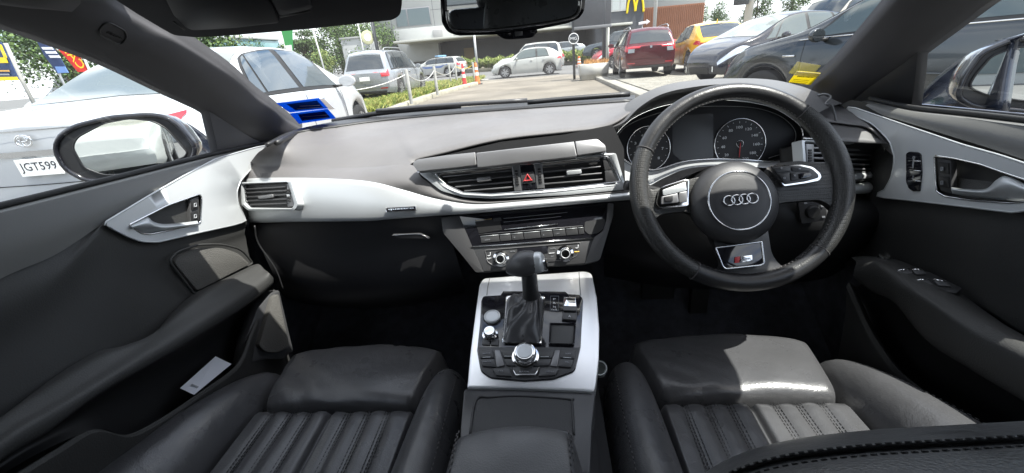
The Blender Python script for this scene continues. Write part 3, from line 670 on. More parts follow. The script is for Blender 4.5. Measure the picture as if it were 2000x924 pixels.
# key cluster round the dial
def key(pts, txt=None, tp=None, m=None, r=2):
    k = cpl('menu_key', pts, m or M['dgrey'], off=.0065, t=.004, r=r, bev=.0010)
    if txt: textpx('key_lettering', txt, tp[0], tp[1], PC, M['printg'], k, off=.0070, h=.0022)
    return k
key([(938,689),(963,687),(966,703),(939,704)], 'RADIO', ((944,697), (958,696)))
key([(939,706),(966,705),(970,721),(943,719)], 'MEDIA', ((944,713), (961,712)))
key([(1096,688),(1125,689),(1122,705),(1094,703)], 'NAV', ((1105,697), (1115,697)))
key([(1094,705),(1121,707),(1115,722),(1090,720)], 'TEL', ((1103,713), (1112,714)))
cpl('silver_bar', [(967,688),(977,688),(986,718),(971,721)], M['silverd'], off=.0060, t=.002)
cpl('silver_bar', [(1085,688),(1094,688),(1088,720),(1075,718)], M['silverd'], off=.0060, t=.002)
key([(979,688),(1027,686),(1027,704),(984,703)], r=3); key([(1029,686),(1083,688),(1078,704),(1029,704)], r=3)
key([(984,705),(1027,706),(1027,720),(990,718)], r=3); key([(1029,706),(1078,705),(1073,718),(1029,720)], r=3)
for a, b in [((986,701),(1008,701.5)), ((1056,702),(1072,702)), ((944,703.5),(959,702.5)), ((1100,703.5),(1116,704.5))]:
    tube('silver_dash', [W(*a, P=PC)+nC*.0072, W(*b, P=PC)+nC*.0072], .0008, M['silver'], cpn, smooth_n=0)
bk = key([(1001,722),(1054,722),(1046,737),(1008,737)], 'BACK', ((1015,732), (1034,732)))
tube('chrome_line', [W(a, b, P=PC)+nC*.007 for a, b in [(1001,722),(1008,737),(1046,737),(1054,722)]], .0012, M['chrome'], bk, smooth_n=0)
key([(962,724),(995,724),(1000,739),(970,737)], 'CAR', ((974,731), (984,731)))
key([(1056,724),(1092,725),(1085,737),(1052,739)], 'MENU', ((1067,732), (1082,732)))
# console rear part + cup holder shutter + armrest
rb = [(906,762),(912,758),(1040,760),(1163,767),(1156,830),(1152,925),(895,925),(900,830)]
Pr = plane3(W(912, 760, Z=.655), W(1163, 767, Z=.655), W(1000, 850, Z=.655))
plate('rear_console', rb, Pr, .1, M['dgrey'], con, r=4, bev=.010)
cu = plate('cup_holder_shutter', [(932,781),(1000,774),(1112,782),(1119,800),(1122,860),(916,860)], Pr, .01, mat('shutter_plastic', (.04, .04, .041), .6, bump=('grain', 700, .5, .0008)), con, r=[8,10,8,4,2,2], off=.0012, bev=.002)
tube('shutter_groove', [W(a, b, P=Pr)+Pr[1]*.001 for a, b in [(918,850),(930,782),(960,777),(1020,775),(1112,781),(1117,786),(1121,850)]], .0018, M['black'], con)
armrest = thing('armrest', 'padded black leather armrest with twin stitched seams behind the cup holder shutter', 'armrest', (-.04, .1, .62))
az = .735
AO = [(884,848),(900,840),(950,837),(1000,836),(1060,839),(1108,846),(1124,856)]
front = [W(a, b, Z=az) for a, b in AO]
def armsec(s):  # s: 0 front .. 1 back ; profile across at given y
    pass
xl = W(884, 848, Z=az).x; xr = W(1124, 856, Z=az).x; yf = W(1000, 836, Z=az).y
rows = []
for k, (dy, dz, sh) in enumerate([(.020, -.085, 1.0), (.014, -.03, 1.0), (.006, -.009, .99), (-.008, 0, .97), (-.05, .004, .985), (-.15, .006, 1.0), (-.30, .006, 1.0), (-.40, .003, 1.0)]):
    row = []
    for i in range(25):
        u = i/24*2-1; x = (xl+xr)/2+(xr-xl)/2*u*1.06*sh
        edge = max(0, abs(u)-.84)/.16
        z = az+dz+.004*(1-u*u)-edge**2*.018-(edge > .99)*.05
        y = yf+dy-.012*u*u*(1 if k < 4 else 0)+.004*u
        row.append(V((x+(.006*(1 if u > 0 else -1) if edge > .99 else 0), y, z)))
    rows.append(row)
vs, fs = patchmesh(rows, 5)
bm = bmesh.new(); bm.from_mesh(me_from(vs, fs)); bmesh.ops.recalc_face_normals(bm, faces=bm.faces)
if sum(f.normal.z for f in bm.faces) < 0: bmesh.ops.reverse_faces(bm, faces=bm.faces)
bmobj('pad', bm, M['leather2'], armrest, recalc=False)
boxobj('armrest_base', ((xl+xr)/2, yf-.21, az-.06), ((xr-xl)*1.0, .40, .09), M['black'], armrest, bev=.006)
for u in (-.90, -.86, .86, .90):
    x = (xl+xr)/2+(xr-xl)/2*u*1.04
    stitches('stitching', [V((x+.002*(1 if u > 0 else -1)*0, yf-.006-.03*k, az+.0045-(abs(u) > .88)*.004-(k < 1)*.003)) for k in range(12)], M['thread'], armrest, L=.005, gap=.003)
# small clear plastic cap lodged beside the console
cap = lathe('plastic_cap', [(.010, -.012), (.0115, .008), (.0125, .009), (.0105, .008), (.0092, -.010), (0, -.011)], W(1171, 722, Z=.64), N3(-.1, -.55, 1), mat('clear_plastic', (.55, .58, .56), .12, spec=.8), None, seg=32)
tag(cap, 'small clear plastic cap wedged between silver console and driver seat', 'plastic cap')
# ================================================================== steering wheel
W0 = V((.337, .72, .893)); al = math.radians(30); rot = math.radians(3)
wn = V((0, -math.cos(al), math.sin(al)))
_e1 = V((1, 0, 0)); _e2 = V((0, math.sin(al), math.cos(al)))
we1 = _e1*math.cos(rot)+_e2*math.sin(rot); we2 = -_e1*math.sin(rot)+_e2*math.cos(rot)
sw_ = thing('steering_wheel', 'black leather steering wheel with four linked rings on its round hub', 'steering wheel', tuple(W0))
def wp(a, r, h=0): return W0+(we1*math.cos(a)+we2*math.sin(a))*r+wn*h
R0 = .1715
D = math.radians
def arc(a0, a1, r=R0, h=0, n=40): return [wp(D(a0+(a1-a0)*i/n), r, h) for i in range(n+1)]
def rimtube(name, a0, a1, tr, m, n=60):
    P = arc(a0, a1, n=n); vs = []; fs = []; seg = 20
    for i, p in enumerate(P):
        a = D(a0+(a1-a0)*i/n); rad = (we1*math.cos(a)+we2*math.sin(a)); t = tr(i/n) if callable(tr) else tr
        for k in range(seg):
            b = 2*PI*k/seg; vs.append(p+rad*math.cos(b)*t*.98+wn*math.sin(b)*t*1.06)
    for i in range(n):
        for k in range(seg): fs.append((i*seg+k, i*seg+(k+1) % seg, (i+1)*seg+(k+1) % seg, (i+1)*seg+k))
    bm = bmesh.new(); bm.from_mesh(me_from(vs, fs)); return bmobj(name, bm, m, sw_)
rimtube('rim', 43, 152, .0147, M['wheel'])
rimtube('rim', 237, 312, lambda t: .0158, M['wheel'])
gt = lambda t: .0148+.0022*math.sin(PI*t)**.6
g1_ = rimtube('rim_grip', 152, 237, gt, M['perf']); g2_ = rimtube('rim_grip', -48, 43, gt, M['perf'])
for a in (43, 152, 237, 312):
    rad = lambda b: wp(D(a), R0)+(we1*math.cos(D(a))+we2*math.sin(D(a)))*math.cos(b)*.0160+wn*math.sin(b)*.0168
    tube('rim_seam', [rad(2*PI*k/16) for k in range(16)], .0009, M['thread'], sw_, closed=True, smooth_n=0, seg=6)
for a0, a1 in ((154, 236), (-46, 42), (45, 150), (239, 310)):
    stitches('rim_stitching', arc(a0, a1, R0-.0150, .006), M['thread'] if a0 != 45 else M['thread'], sw_, L=.0035, gap=.003, w=.001, nrm=wn)
hc = W(1444, 391, P=(W0+wn*.030, wn))
hcen = hc-wn*.030
# hub: domed airbag cover
lathe('airbag_cover', [(.050, -.045), (.066, -.020), (.0725, .002), (.0715, .014), (.066, .022), (.055, .028), (.040, .0315), (.020, .033), (0, .0335)], hcen, wn, M['hub'], sw_, seg=64)
hr = hcen+wn*.0305
tube('hub_ring', [hr+we1*math.cos(i*PI/32)*.0500+we2*math.sin(i*PI/32)*.0500-wn*.0008 for i in range(64)], .0014, M['chrome'], sw_, closed=True, smooth_n=0)
lathe('hub_dish', [(.0490, -.0005), (.046, -.0002), (.03, .0022), (0, .0032)], hr, wn, M['hub'], sw_, seg=64)
for k in range(4):
    c = hr+we1*(-.0186+.0124*k)+wn*.0048
    tube('emblem_ring', [c+we1*math.cos(i*PI/16)*.0088+we2*math.sin(i*PI/16)*.0082+wn*(.0004*(1 if (k % 2) else -1)) for i in range(32)], .0011, M['chrome'], sw_, closed=True, smooth_n=0)
def wpl(name, pts, off, thick, m, par=None, r=4, bev=.002, n=5):
    return plate(name, pts, (W0+wn*off, wn), thick, m, par or sw_, r=r, bev=bev, n=n)
# spokes
wpl('spoke', [(1368,345),(1340,352),(1302,364),(1270,372),(1262,340),(1250,400),(1262,440),(1276,432),(1290,418),(1340,412),(1372,430)], .004, .016, M['perf'], r=[4,4,10,8,4,4,4,8,12,10,4], bev=.005)
wpl('spoke', [(1500,330),(1520,318),(1560,314),(1600,318),(1625,318),(1655,300),(1658,420),(1640,420),(1618,398),(1600,390),(1535,395),(1510,400)], .002, .016, M['perf'], r=[4,4,6,6,12,4,4,8,12,12,8,4], bev=.005)
wpl('spoke', [(1386,455),(1500,448),(1508,500),(1530,524),(1560,520),(1520,556),(1450,562),(1360,545),(1372,528),(1400,530),(1412,515)], .002, .016, M['wheel'], r=[2,2,18,16,6,20,20,20,8,16,20], bev=.005)
pod = wpl('control_pod', [(1288,368),(1298,362),(1338,349),(1347,351),(1347,400),(1342,404),(1290,408),(1282,398)], .012, .016, M['chrome'], r=[6,4,4,3,3,4,8,6], bev=.003)
pf = wpl('pod_face', [(1294,371),(1339,355),(1342,372),(1296,382)], .0155, .003, M['silver'], pod, r=3, bev=.0008)
wpl('pod_key', [(1292,384),(1324,377),(1326,395),(1292,399)], .0155, .004, M['silverd'], pod, r=3, bev=.001)
wpl('scroll_wheel', [(1298,384),(1314,381),(1315,392),(1299,394)], .0185, .005, M['black'], pod, r=2, bev=.001)
wpl('pod_key', [(1326,376),(1342,373),(1343,394),(1327,396)], .0155, .004, M['silverd'], pod, r=3, bev=.001)
p2 = wpl('control_pod', [(1504,324),(1560,320),(1588,326),(1602,338),(1605,346),(1600,353),(1575,358),(1532,364),(1524,356)], .012, .016, M['chrome'], r=[2,8,6,5,3,5,8,3,4], bev=.003)
pg = wpl('pod_face', [(1508,326),(1560,323),(1586,329),(1599,341),(1599,347),(1575,354),(1534,360),(1526,352)], .0145, .004, M['dgrey'], p2, r=[2,8,6,4,4,8,3,4], bev=.001)
for (a, b, c_, d_) in [((1510,328),(1543,326),(1545,334),(1517,337)), ((1546,326),(1575,329),(1584,334),(1548,334)), ((1520,340),(1542,337),(1543,354),(1532,357)), ((1545,337),(1558,336),(1560,351),(1545,353))]:
    wpl('pod_key', [a, b, c_, d_], .0165, .003, M['black'], p2, r=2, bev=.0006)
wpl('scroll_wheel', [(1563,338),(1582,337),(1587,342),(1581,347),(1564,349)], .0185, .005, M['gloss'], p2, r=3, bev=.001)
PW = (W0+wn*.0175, wn)
for s, a, b in [('+', (1524,331), (1529,330.5)), ('-', (1560,331), (1564,330.5)), ('o', (1530,350), (1534,349.6)), ('x', (1550,345), (1554,344.6))]:
    textpx('key_symbol', s, a, b, PW, M['printg'], p2)
bp_ = wpl('lower_badge', [(1398,484),(1488,472),(1493,514),(1486,518),(1418,525),(1412,521)], .012, .006, M['gloss'], r=[3,3,4,3,3,4], bev=.001)
PB2 = (W0+wn*.0125, wn)
tube('badge_frame', [W(a, b, P=PB2) for a, b in rpoly([V(p) for p in [(1398,484),(1488,472),(1493,514),(1486,518),(1418,525),(1412,521)]], [3,3,4,3,3,4])], .0014, M['chrome'], bp_, closed=True, smooth_n=0)
wpl('badge_strip', [(1438,502),(1469,498),(1470,510),(1436,514)], .0135, .001, M['chrome'], bp_, r=1, bev=.0002)
wpl('badge_strip', [(1436,502),(1446,500.7),(1444,513),(1435,514)], .0140, .001, M['red'], bp_, r=1, bev=.0002)
textpx('badge_lettering', 'S line', (1447,509), (1467,507), (W0+wn*.0135, wn), M['printw'], bp_)
# ================================================================== seats
def make_seat(label, xs, y0, back_dy, tilt, group):
    t = thing('front_seat', label, 'car seat', (xs, y0, .30), 0, group)
    O = V((xs, y0, 0))
    # thigh pad (separate adjustable front)
    rows = []
    for (y, z, sh) in [(.735, .42, .93), (.742, .50, .97), (.738, .545, .985), (.722, .570, 1.0), (.700, .580, 1.0), (.64, .584, 1.0), (.596, .583, .995), (.570, .578, .99), (.558, .562, .985), (.556, .52, .975)]:
        w = (.172*min(1, .84+.16*(y-.52)/.18))*sh; row = []
        for i in range(27):
            u = i/26*2-1; e = max(0, abs(u)-.86)/.14
            zz = z+.006*(1-u*u)*(1 if z > .52 else 0)-.013*e**2.6-(.05 if e > .99 else 0)
            row.append(O+V((w*(abs(u)**.96)*(1 if u > 0 else -1)*(1 if e < .99 else 1.01), y-.02*u*u*(1 if y > .69 else .25), zz)))
        rows.append(row)
    vs, fs = patchmesh(rows, 4)
    bm = bmesh.new(); bm.from_mesh(me_from(vs, fs)); bmesh.ops.recalc_face_normals(bm, faces=bm.faces)
    if sum(f.normal.z*f.calc_area() for f in bm.faces) < 0: bmesh.ops.reverse_faces(bm, faces=bm.faces)
    for v in bm.verts:   # worn leather folds
        x, y = v.co.x-xs, v.co.y-y0
        if v.co.z > .55: v.co.z += .0020*math.sin(38*x+26*y+3*math.sin(24*y+9*x))*math.sin(17*x-21*y+1)+.0012*math.sin(95*x+60*y+4*math.sin(30*y))*max(0, math.sin(12*x+3))
    bmobj('thigh_pad', bm, M['leather'], t, recalc=False)
    # pleated insert
    nx, ny = 150, 60; vs = []; fs = []
    for j in range(ny+1):
        y = .552-.62*j/ny
        for i in range(nx+1):
            x = -.152+.304*i/nx
            z = .577-.020*max(0, (.55-y))
            for b in (-.112, -.076, -.040, .032, .068, .104):
                z -= .0032*math.exp(-((x-b)/.0075)**2)
                z += .0012*math.exp(-((x-b-.018)/.009)**2)
            z -= .013*math.exp(-((x+.004)/.0050)**2)
            z -= .022*max(0, (abs(x)-.142)/.010)**1.5
            if j == 0: z -= .025
            elif j == 1: z -= .004
            z += .0012*math.sin(60*x+31*y+2*math.sin(20*y))*math.sin(25*y)
            vs.append(O+V((x, y, z)))
    for j in range(ny):
        for i in range(nx): a = j*(nx+1)+i; fs.append((a, a+nx+1, a+nx+2, a+1))
    bm = bmesh.new(); bm.from_mesh(me_from(vs, fs))
    bmesh.ops.recalc_face_normals(bm, faces=bm.faces)
    if sum(f.normal.z*f.calc_area() for f in bm.faces) < 0: bmesh.ops.reverse_faces(bm, faces=bm.faces)
    ins = bmobj('pleated_insert', bm, M['leather'], t, recalc=False)
    bm = bmesh.new()
    for b in (-.112, -.076, -.040, .032, .068, .104):
        for dx in (-.0048, 0, .0048):
            for k in range(64):
                y = .540-.0066*k-.001
                if y < .08: break
                z = .577-.020*max(0, (.55-y))-.0032*math.exp(-(dx/.0075)**2)+.0005
                box(bm, O+V((b+dx, y, z)), (.0010, .0044, .0010))
    bmobj('stitching', bm, M['threadd'], ins)
    # bolsters
    def bolster(side, pts, name='bolster'):
        rows = []
        for (y, xc, zc, rx, rz) in pts:
            rows.append([O+V((side*(xc)+rx*math.cos(a)*1.0, y, zc+rz*math.sin(a)*(1 if math.sin(a) > 0 else 1.0))) for a in [2*PI*k/28 for k in range(28)]])
        loft(name, rows, M['leather'], t, n=33, sub=5, closed=True, cap=True)
        # seam along the crest
        P = [O+V((side*(xc+rx*.55), y, zc+rz*.86)) for (y, xc, zc, rx, rz) in pts[1:]]
        stitches('seam_stitching', cr(P, 8), M['thread'], t, L=.005, gap=.004)
    inner = 1 if xs < 0 else -1
    bolster(inner, [(.668, .176, .50, .006, .006), (.655, .185, .505, .030, .055), (.62, .192, .515, .040, .080), (.55, .196, .525, .046, .098), (.42, .198, .530, .050, .108), (.28, .200, .535, .052, .118), (.10, .202, .54, .054, .13)])
    bolster(-inner, [(.668, .180, .50, .006, .006), (.655, .192, .505, .034, .058), (.60, .206, .515, .050, .082), (.50, .220, .525, .062, .100), (.38, .236, .53, .074, .112), (.24, .248, .535, .082, .122), (.06, .255, .54, .085, .13)])
    bm = bmesh.new(); box(bm, O+V((0, .30, .41)), (.40, .78, .20)); bmesh.ops.bevel(bm, geom=bm.edges[:], offset=.02, segments=2, affect='EDGES')
    bmobj('seat_base', bm, M['black'], t)
    # backrest
    Rt = Matrix.Rotation(tilt, 3, 'X'); piv = O+V((0, back_dy, .60))
    def bpt(x, h, d): return piv+Rt @ V((x, d, h))
    rows = []
    for (h, w, dep) in [(-.10, .23, .09), (.0, .25, .10), (.15, .262, .105), (.30, .262, .10), (.45, .25, .09), (.55, .235, .08), (.60, .215, .06), (.615, .17, .03)]:
        row = []
        for k in range(36):
            a = 2*PI*k/36; ca, sa = math.cos(a), math.sin(a)
            x = w*(abs(ca)**.5)*(1 if ca > 0 else -1); d = dep*(abs(sa)**.6)*(1 if sa > 0 else -1)
            if sa > 0: d -= .0
            if sa > 0 and abs(x) < .17: d -= .03*math.cos(x/.17*PI/2)
            row.append(bpt(x, h, d))
        rows.append(row)
    loft('backrest', rows, M['leather'], t, n=49, sub=4, closed=True, cap=True)
    for s in (-1, 1): tube('headrest_post', [bpt(s*.06, .60, 0), bpt(s*.06, .70, .0)], .006, M['chrome'], t)
    rows = []
    for (h, w, dep) in [(.655, .08, .02), (.67, .125, .045), (.74, .135, .05), (.81, .13, .045), (.84, .09, .02)]:
        rows.append([bpt(w*math.copysign(abs(math.cos(a))**.6, math.cos(a)), h, dep*math.copysign(abs(math.sin(a))**.7, math.sin(a))) for a in [2*PI*k/30 for k in range(30)]])
    loft('headrest', rows, M['leather'], t, n=37, sub=4, closed=True, cap=True)
    return t
make_seat('black leather passenger seat in shade with triple-stitched pleats, left of the armrest', -.398, -.02, -.20, math.radians(28), 'front seats')
ds = make_seat('black leather driver seat with sun across its front cushion, right of the armrest', .326, -.01, -.13, math.radians(24), 'front seats')
# upper inner edge of the driver's backrest, close to the lens
EP = [(1330,960),(1395,912),(1450,886),(1510,868),(1580,855),(1700,842),(1850,833),(2060,821)]
def er(dy, y, dx=0): return [W(a+dx*.25, b+dy, Y=y) for a, b in EP]
E0 = er(0, .175)
loft('backrest_shoulder', [[p+V((0, .0, -.16)) for p in E0], [p+V((0, .006, -.03)) for p in E0], er(3, .186), E0, er(10, .160), er(24, .146), er(31, .1435), er(36, .1455), er(42, .141), er(70, .128), er(130, .110), er(230, .09)], M['leather2'], ds, n=50, sub=5)
for k_, dy in enumerate((26, 46)):
    stitches('shoulder_stitching', cr(er(dy, .1445 if k_ == 0 else .1385), 10), M['threadd'], ds, L=.0026, gap=.0014, w=.0010, nrm=V((0, -.8, .6)))
# ================================================================== doors
def rowX(px, x): return [W(a, b, X=x) for a, b in px]
pd = thing('passenger_door', 'dark passenger door with silver triangular pull trim, long armrest and map pocket', 'car door', (-.75, .5, .3))
r0 = rowX([(-260,472),(0,408),(212,355),(425,302),(527,281)], -.745)
r01 = rowX([(-260,490),(0,424),(212,369),(425,313),(527,287)], -.722)
r2 = rowX([(-260,690),(0,545),(110,497),(201,437),(292,383),(422,311),(527,287)], -.712)
up = loft('upper_panel', [r0, [p+V((.018, 0, -.001)) for p in r0], r01, [a.lerp(b, .5)+V((.004, 0, 0)) for a, b in zip(resample(cr(r01, 6), 40), resample(cr(r2, 6), 40))], r2], M['sill'], pd, n=60)
tube('window_seal', [p+V((.002, 0, .004)) for p in r0], .005, M['rubber'], pd)
r3 = rowX([(-260,740),(0,600),(110,540),(201,442),(247,463),(308,474),(390,455),(455,442),(482,434)], -.708)
r4 = rowX([(-260,1000),(0,818),(103,741),(190,689),(241,681),(287,670),(345,612),(440,545),(490,515)], -.700)
loft('lower_panel', [[p+V((-.004,0,0)) for p in r2], r3, [a.lerp(b, .4)+V((-.006, 0, 0)) for a, b in zip(resample(cr(r3, 6), 60), resample(cr(r4, 6), 60))], r4], M['door'], pd, n=70, merge=False)
Pd = (W(330, 400, X=-.700), N3(1, 0, .0))
trim = [(201,437),(292,382),(360,343),(422,310),(500,288),(527,283),(500,320),(470,352),(462,375),(465,400),(482,432),(455,440),(390,454),(308,473),(276,472),(247,461)]
hand = [(250,440),(325,402),(390,379),(394,386),(391,436),(345,447),(292,458),(276,456)]
# trim with a real opening: outer strip meshes between matching loops
def loopmesh(name, outer, inner, X0, X1, m, par, N=80):
    A = resample([V(p) for p in rpoly([V(q) for q in outer], 5)]+[V(outer[0])*0+rpoly([V(q) for q in outer], 5)[0]], N+1)[:-1]
    B = resample([V(p) for p in rpoly([V(q) for q in inner], 3)]+[rpoly([V(q) for q in inner], 3)[0]], N+1)[:-1]
    c = sum((Vector((p.x, p.y)) for p in B), Vector((0, 0)))/len(B)
    # pair by angle about the opening's centre
    an = lambda p: math.atan2(p.y-c.y, p.x-c.x)
    A3 = [W(p.x, p.y, X=X0) for p in A]; B3 = [W(p.x, p.y, X=X0) for p in B]; B4 = [W(p.x, p.y, X=X1) for p in B]
    A4 = [W(p.x, p.y, X=X1) for p in A]
    import mathutils
    cu = [tuple(p) for p in A]+[tuple(p) for p in B]
    ed = [(i, (i+1) % N) for i in range(N)]+[(N+i, N+(i+1) % N) for i in range(N)]
    res = mathutils.geometry.delaunay_2d_cdt([Vector((x, y)) for x, y in cu], ed, [], 0, 1e-6)
    vv, _, ff = res[0], res[1], res[2]
    from mathutils.geometry import intersect_point_tri_2d
    def inside(pt, poly):
        x, y = pt; r = False; j = len(poly)-1
        for i in range(len(poly)):
            xi, yi = poly[i].x, poly[i].y; xj, yj = poly[j].x, poly[j].y
            if (yi > y) != (yj > y) and x < (xj-xi)*(y-yi)/(yj-yi)+xi: r = not r
            j = i
        return r
    F = []
    for f in ff:
        cc = sum((vv[i] for i in f), Vector((0, 0)))/len(f)
        if inside(cc, A) and not inside(cc, B): F.append(tuple(f))
    bm = bmesh.new(); bv = [bm.verts.new(W(p.x, p.y, X=X0)) for p in vv]
    for f in F:
        try: bm.faces.new([bv[i] for i in f])
        except ValueError: pass
    def wall(P, a, b):
        va = [bm.verts.new(W(p.x, p.y, X=a)) for p in P]; vb = [bm.verts.new(W(p.x, p.y, X=b)) for p in P]
        for i in range(len(P)): bm.faces.new([va[i], va[(i+1) % len(P)], vb[(i+1) % len(P)], vb[i]])
    wall(B, X0, X1); wall(A, X0, X1)
    bmesh.ops.remove_doubles(bm, verts=bm.verts, dist=1e-5)
    o = bmobj(name, bm, m, par); sharp(o, 45); return o, A, B
tp_, A_, B_ = loopmesh('trim_panel', trim, hand, -.700, -.718, M['silverdoor'], pd)
tube('trim_edge', [W(p.x, p.y, X=-.701) for p in A_], .0018, M['silver'], tp_, closed=True, smooth_n=0)
tube('opening_edge', [W(p.x, p.y, X=-.700) for p in B_], .0016, M['chrome'], tp_, closed=True, smooth_n=0)
rc = plate('handle_recess', hand, (W(330, 420, X=-.722), N3(1, 0, 0)), .004, M['black'], pd, r=3, bev=0)
dh = loft('door_handle', [rowX([(254,440),(270,432),(288,424),(298,432),(315,437),(345,436),(386,431)], -.700), rowX([(258,444),(272,440),(290,438),(302,442),(318,445),(345,443),(387,437)], -.692), rowX([(262,449),(280,456),(295,458),(310,455),(330,451),(350,447),(388,441)], -.706)], M['chrome'], pd, n=40, thick=.004)
dh.data.materials[0] = M['silver']
lk = plate('lock_switch', [(371,390),(388,384),(390,431),(372,434)], (W(380, 400, X=-.703), N3(1, 0, 0)), .01, M['dgrey'], pd, r=2, bev=.001)
for (yy) in (0, 22):
    plate('lock_key', [(374,393+yy),(386,388.5+yy),(387,407+yy),(375,411+yy)], (W(380, 400, X=-.701), N3(1, 0, 0)), .003, M['black'], lk, r=1.5, bev=.0006)
    ring('key_symbol', [(379,397+yy),(384,396+yy),(384,404+yy),(379,405+yy)], [(380,398.5+yy),(383,397.5+yy),(383,402.5+yy),(380,403.5+yy)], (W(380, 400, X=-.6995), N3(1, 0, 0)), .0005, M['printg'], lk, r=.8)
# armrest of the left door
aT = rowX([(-260,1000),(0,816),(103,738),(190,686),(241,678),(287,667),(340,606),(385,570),(440,543),(487,520)], -.694)
aR = rowX([(-260,1060),(0,848),(110,780),(215,714),(300,662),(380,609),(430,578),(470,556),(505,534),(516,526)], -.640)
aR2 = rowX([(-260,1080),(0,868),(120,795),(225,730),(310,680),(390,632),(450,594),(490,568),(520,545),(526,534)], -.620)
aB = rowX([(-260,1110),(0,900),(90,846),(180,780),(270,726),(359,674),(462,610),(505,578),(532,556),(533,548)], -.624)
aB2 = [p+V((-.05, 0, -.006)) for p in aB]
ar = loft('armrest', [aT, [a.lerp(b, .6)+V((.004, 0, .010)) for a, b in zip(resample(cr(aT, 6), 40), resample(cr(aR, 6), 40))], aR, aR2, aB, aB2], M['door'], pd, n=70, sub=6)
tube('mirror_switch_trim', [W(a, b, X=-.664) for a, b in [(400,575),(423,559),(419,572),(404,577)]], .0012, M['chrome'], pd, closed=True, smooth_n=0)
# tweeter / upper speaker and its hump
gr = plate('speaker_grille', [(340,512),(352,498),(388,484),(430,483),(465,493),(489,516),(440,541),(386,568)], (W(420, 520, X=-.690), N3(1, -.05, .1)), .012, M['mesh'], pd, r=[10,8,14,14,14,5,0,6], bev=.002)
tube('grille_rim', [W(a, b, X=-.691) for a, b in rpoly([V(p) for p in [(330,510),(346,492),(385,478),(432,477),(472,487),(494,514),(440,546),(380,575)]], [10,8,14,14,14,5,0,6])], .0022, M['door'], gr, closed=True, smooth_n=0)
# pocket
pI = rowX([(-260,1150),(0,930),(180,840),(246,850),(308,822),(390,766),(462,716),(500,600),(534,560)], -.705)
loft('pocket_wall', [aB2, [p for p in rowX([(-260,1110),(0,900),(90,846),(180,790),(270,740),(359,690),(440,640),(490,600),(534,560)], -.715)], pI], M['black'], pd, n=50)
lip = rowX([(-100,1000),(31,924),(110,876),(180,838),(246,849),(308,820),(390,766),(462,712),(488,650),(508,606),(534,566)], -.640)
lipo = [p+V((.004, 0, -.014)) for p in lip]; 
ped = loft('map_pocket', [[p+V((-.012, 0, -.010)) for p in lip], lip, [p+V((.004, 0, -.004)) for p in lip], lipo, [p+V((-.004, -.01, -.08)) for p in lip], [p+V((-.010, -.02, -.24)) for p in lip]], M['door'], pd, n=60)
gl2 = plate('lower_speaker_grille', [(534,580),(545,574),(566,676),(545,689),(520,688),(506,676)], (W(535, 640, X=-.615), N3(1, -.3, .15)), .02, M['mesh'], pd, r=[6,4,6,8,8,6], bev=.002)
plate('speaker_surround', [(528,574),(546,566),(574,686),(552,702),(515,702),(470,716),(478,668),(504,600)], (W(535, 640, X=-.625), N3(1, -.3, .15)), .03, M['dgrey'], pd, r=[6,4,6,8,8,6,6,6], bev=.004)
# card in the pocket
pc_ = [W(421, 696, X=-.68), W(452, 711, X=-.66), W(379, 771, X=-.65), W(352, 758, X=-.67)]
nn = (pc_[1]-pc_[0]).cross(pc_[2]-pc_[0]).normalized(); nn = nn if nn.dot(CAM-pc_[0]) > 0 else -nn
cardo = prism('paper_card', pc_, -nn*.0006, mat('card_paper', (.72, .74, .80), .6), None, bev=0); tag(cardo, 'white paper card sticking out of the passenger door pocket', 'card')
bm = bmesh.new(); q = [W(375, 750, P=(pc_[0], nn)), W(388, 756, P=(pc_[0], nn)), W(385, 758.5, P=(pc_[0], nn)), W(372, 752.5, P=(pc_[0], nn))]
prism('printed_line', [p+nn*.0008 for p in q], -nn*.0003, M['printg'], cardo, bev=0)
boxobj('door_core', (-.757, .42, .64), (.02, 1.60, .66), M['black'], pd, bev=0)
# ---- right door
dd = thing('driver_door', 'dark driver door with long silver trim, memory buttons and window switches on the armrest', 'car door', (.75, .5, .3))
s0 = rowX([(1700,196),(1782,214),(1890,226),(2000,239),(2260,271)], .735)
s1 = rowX([(1690,206),(1722,224),(1753,234),(1850,264),(2000,312),(2260,410)], .700)
s1a = rowX([(1712,202),(1782,217),(1890,232),(2000,250),(2260,290)], .715)
loft('upper_panel', [s0, [p+V((-.018, 0, -.001)) for p in s0], s1a, [a.lerp(b, .5)+V((-.004, 0, .002)) for a, b in zip(resample(cr(s1a, 6), 40), resample(cr(s1, 6), 40))], s1], M['sill'], dd, n=60)
tube('window_seal', [p+V((-.002, 0, .004)) for p in s0], .005, M['rubber'], dd)
trimR = [(1645,214),(1662,208),(1700,221),(1780,249),(1880,283),(1955,304),(2000,319),(2300,428),(2300,440),(2060,412),(2010,410),(1978,415),(1880,403),(1794,393),(1718,385),(1706,380),(1728,372),(1742,345),(1748,310),(1738,275),(1706,243)]
handR = [(1825,304),(1862,309),(1915,321),(1960,337),(2000,350),(2040,368),(2036,384),(2010,394),(1974,397),(1900,392),(1846,384),(1829,374)]
tpr, AR_, BR_ = loopmesh('trim_panel', trimR, handR, .690, .708, M['silverdoor'], dd, N=110)
tube('trim_edge', [W(p.x, p.y, X=.691) for p in AR_], .0018, M['silver'], tpr, closed=True, smooth_n=0)
tube('opening_edge', [W(p.x, p.y, X=.690) for p in BR_], .0014, M['chrome'], tpr, closed=True, smooth_n=0)
plate('handle_recess', handR, (W(1900, 350, X=.712), N3(-1, 0, 0)), .004, M['black'], dd, r=3, bev=0)
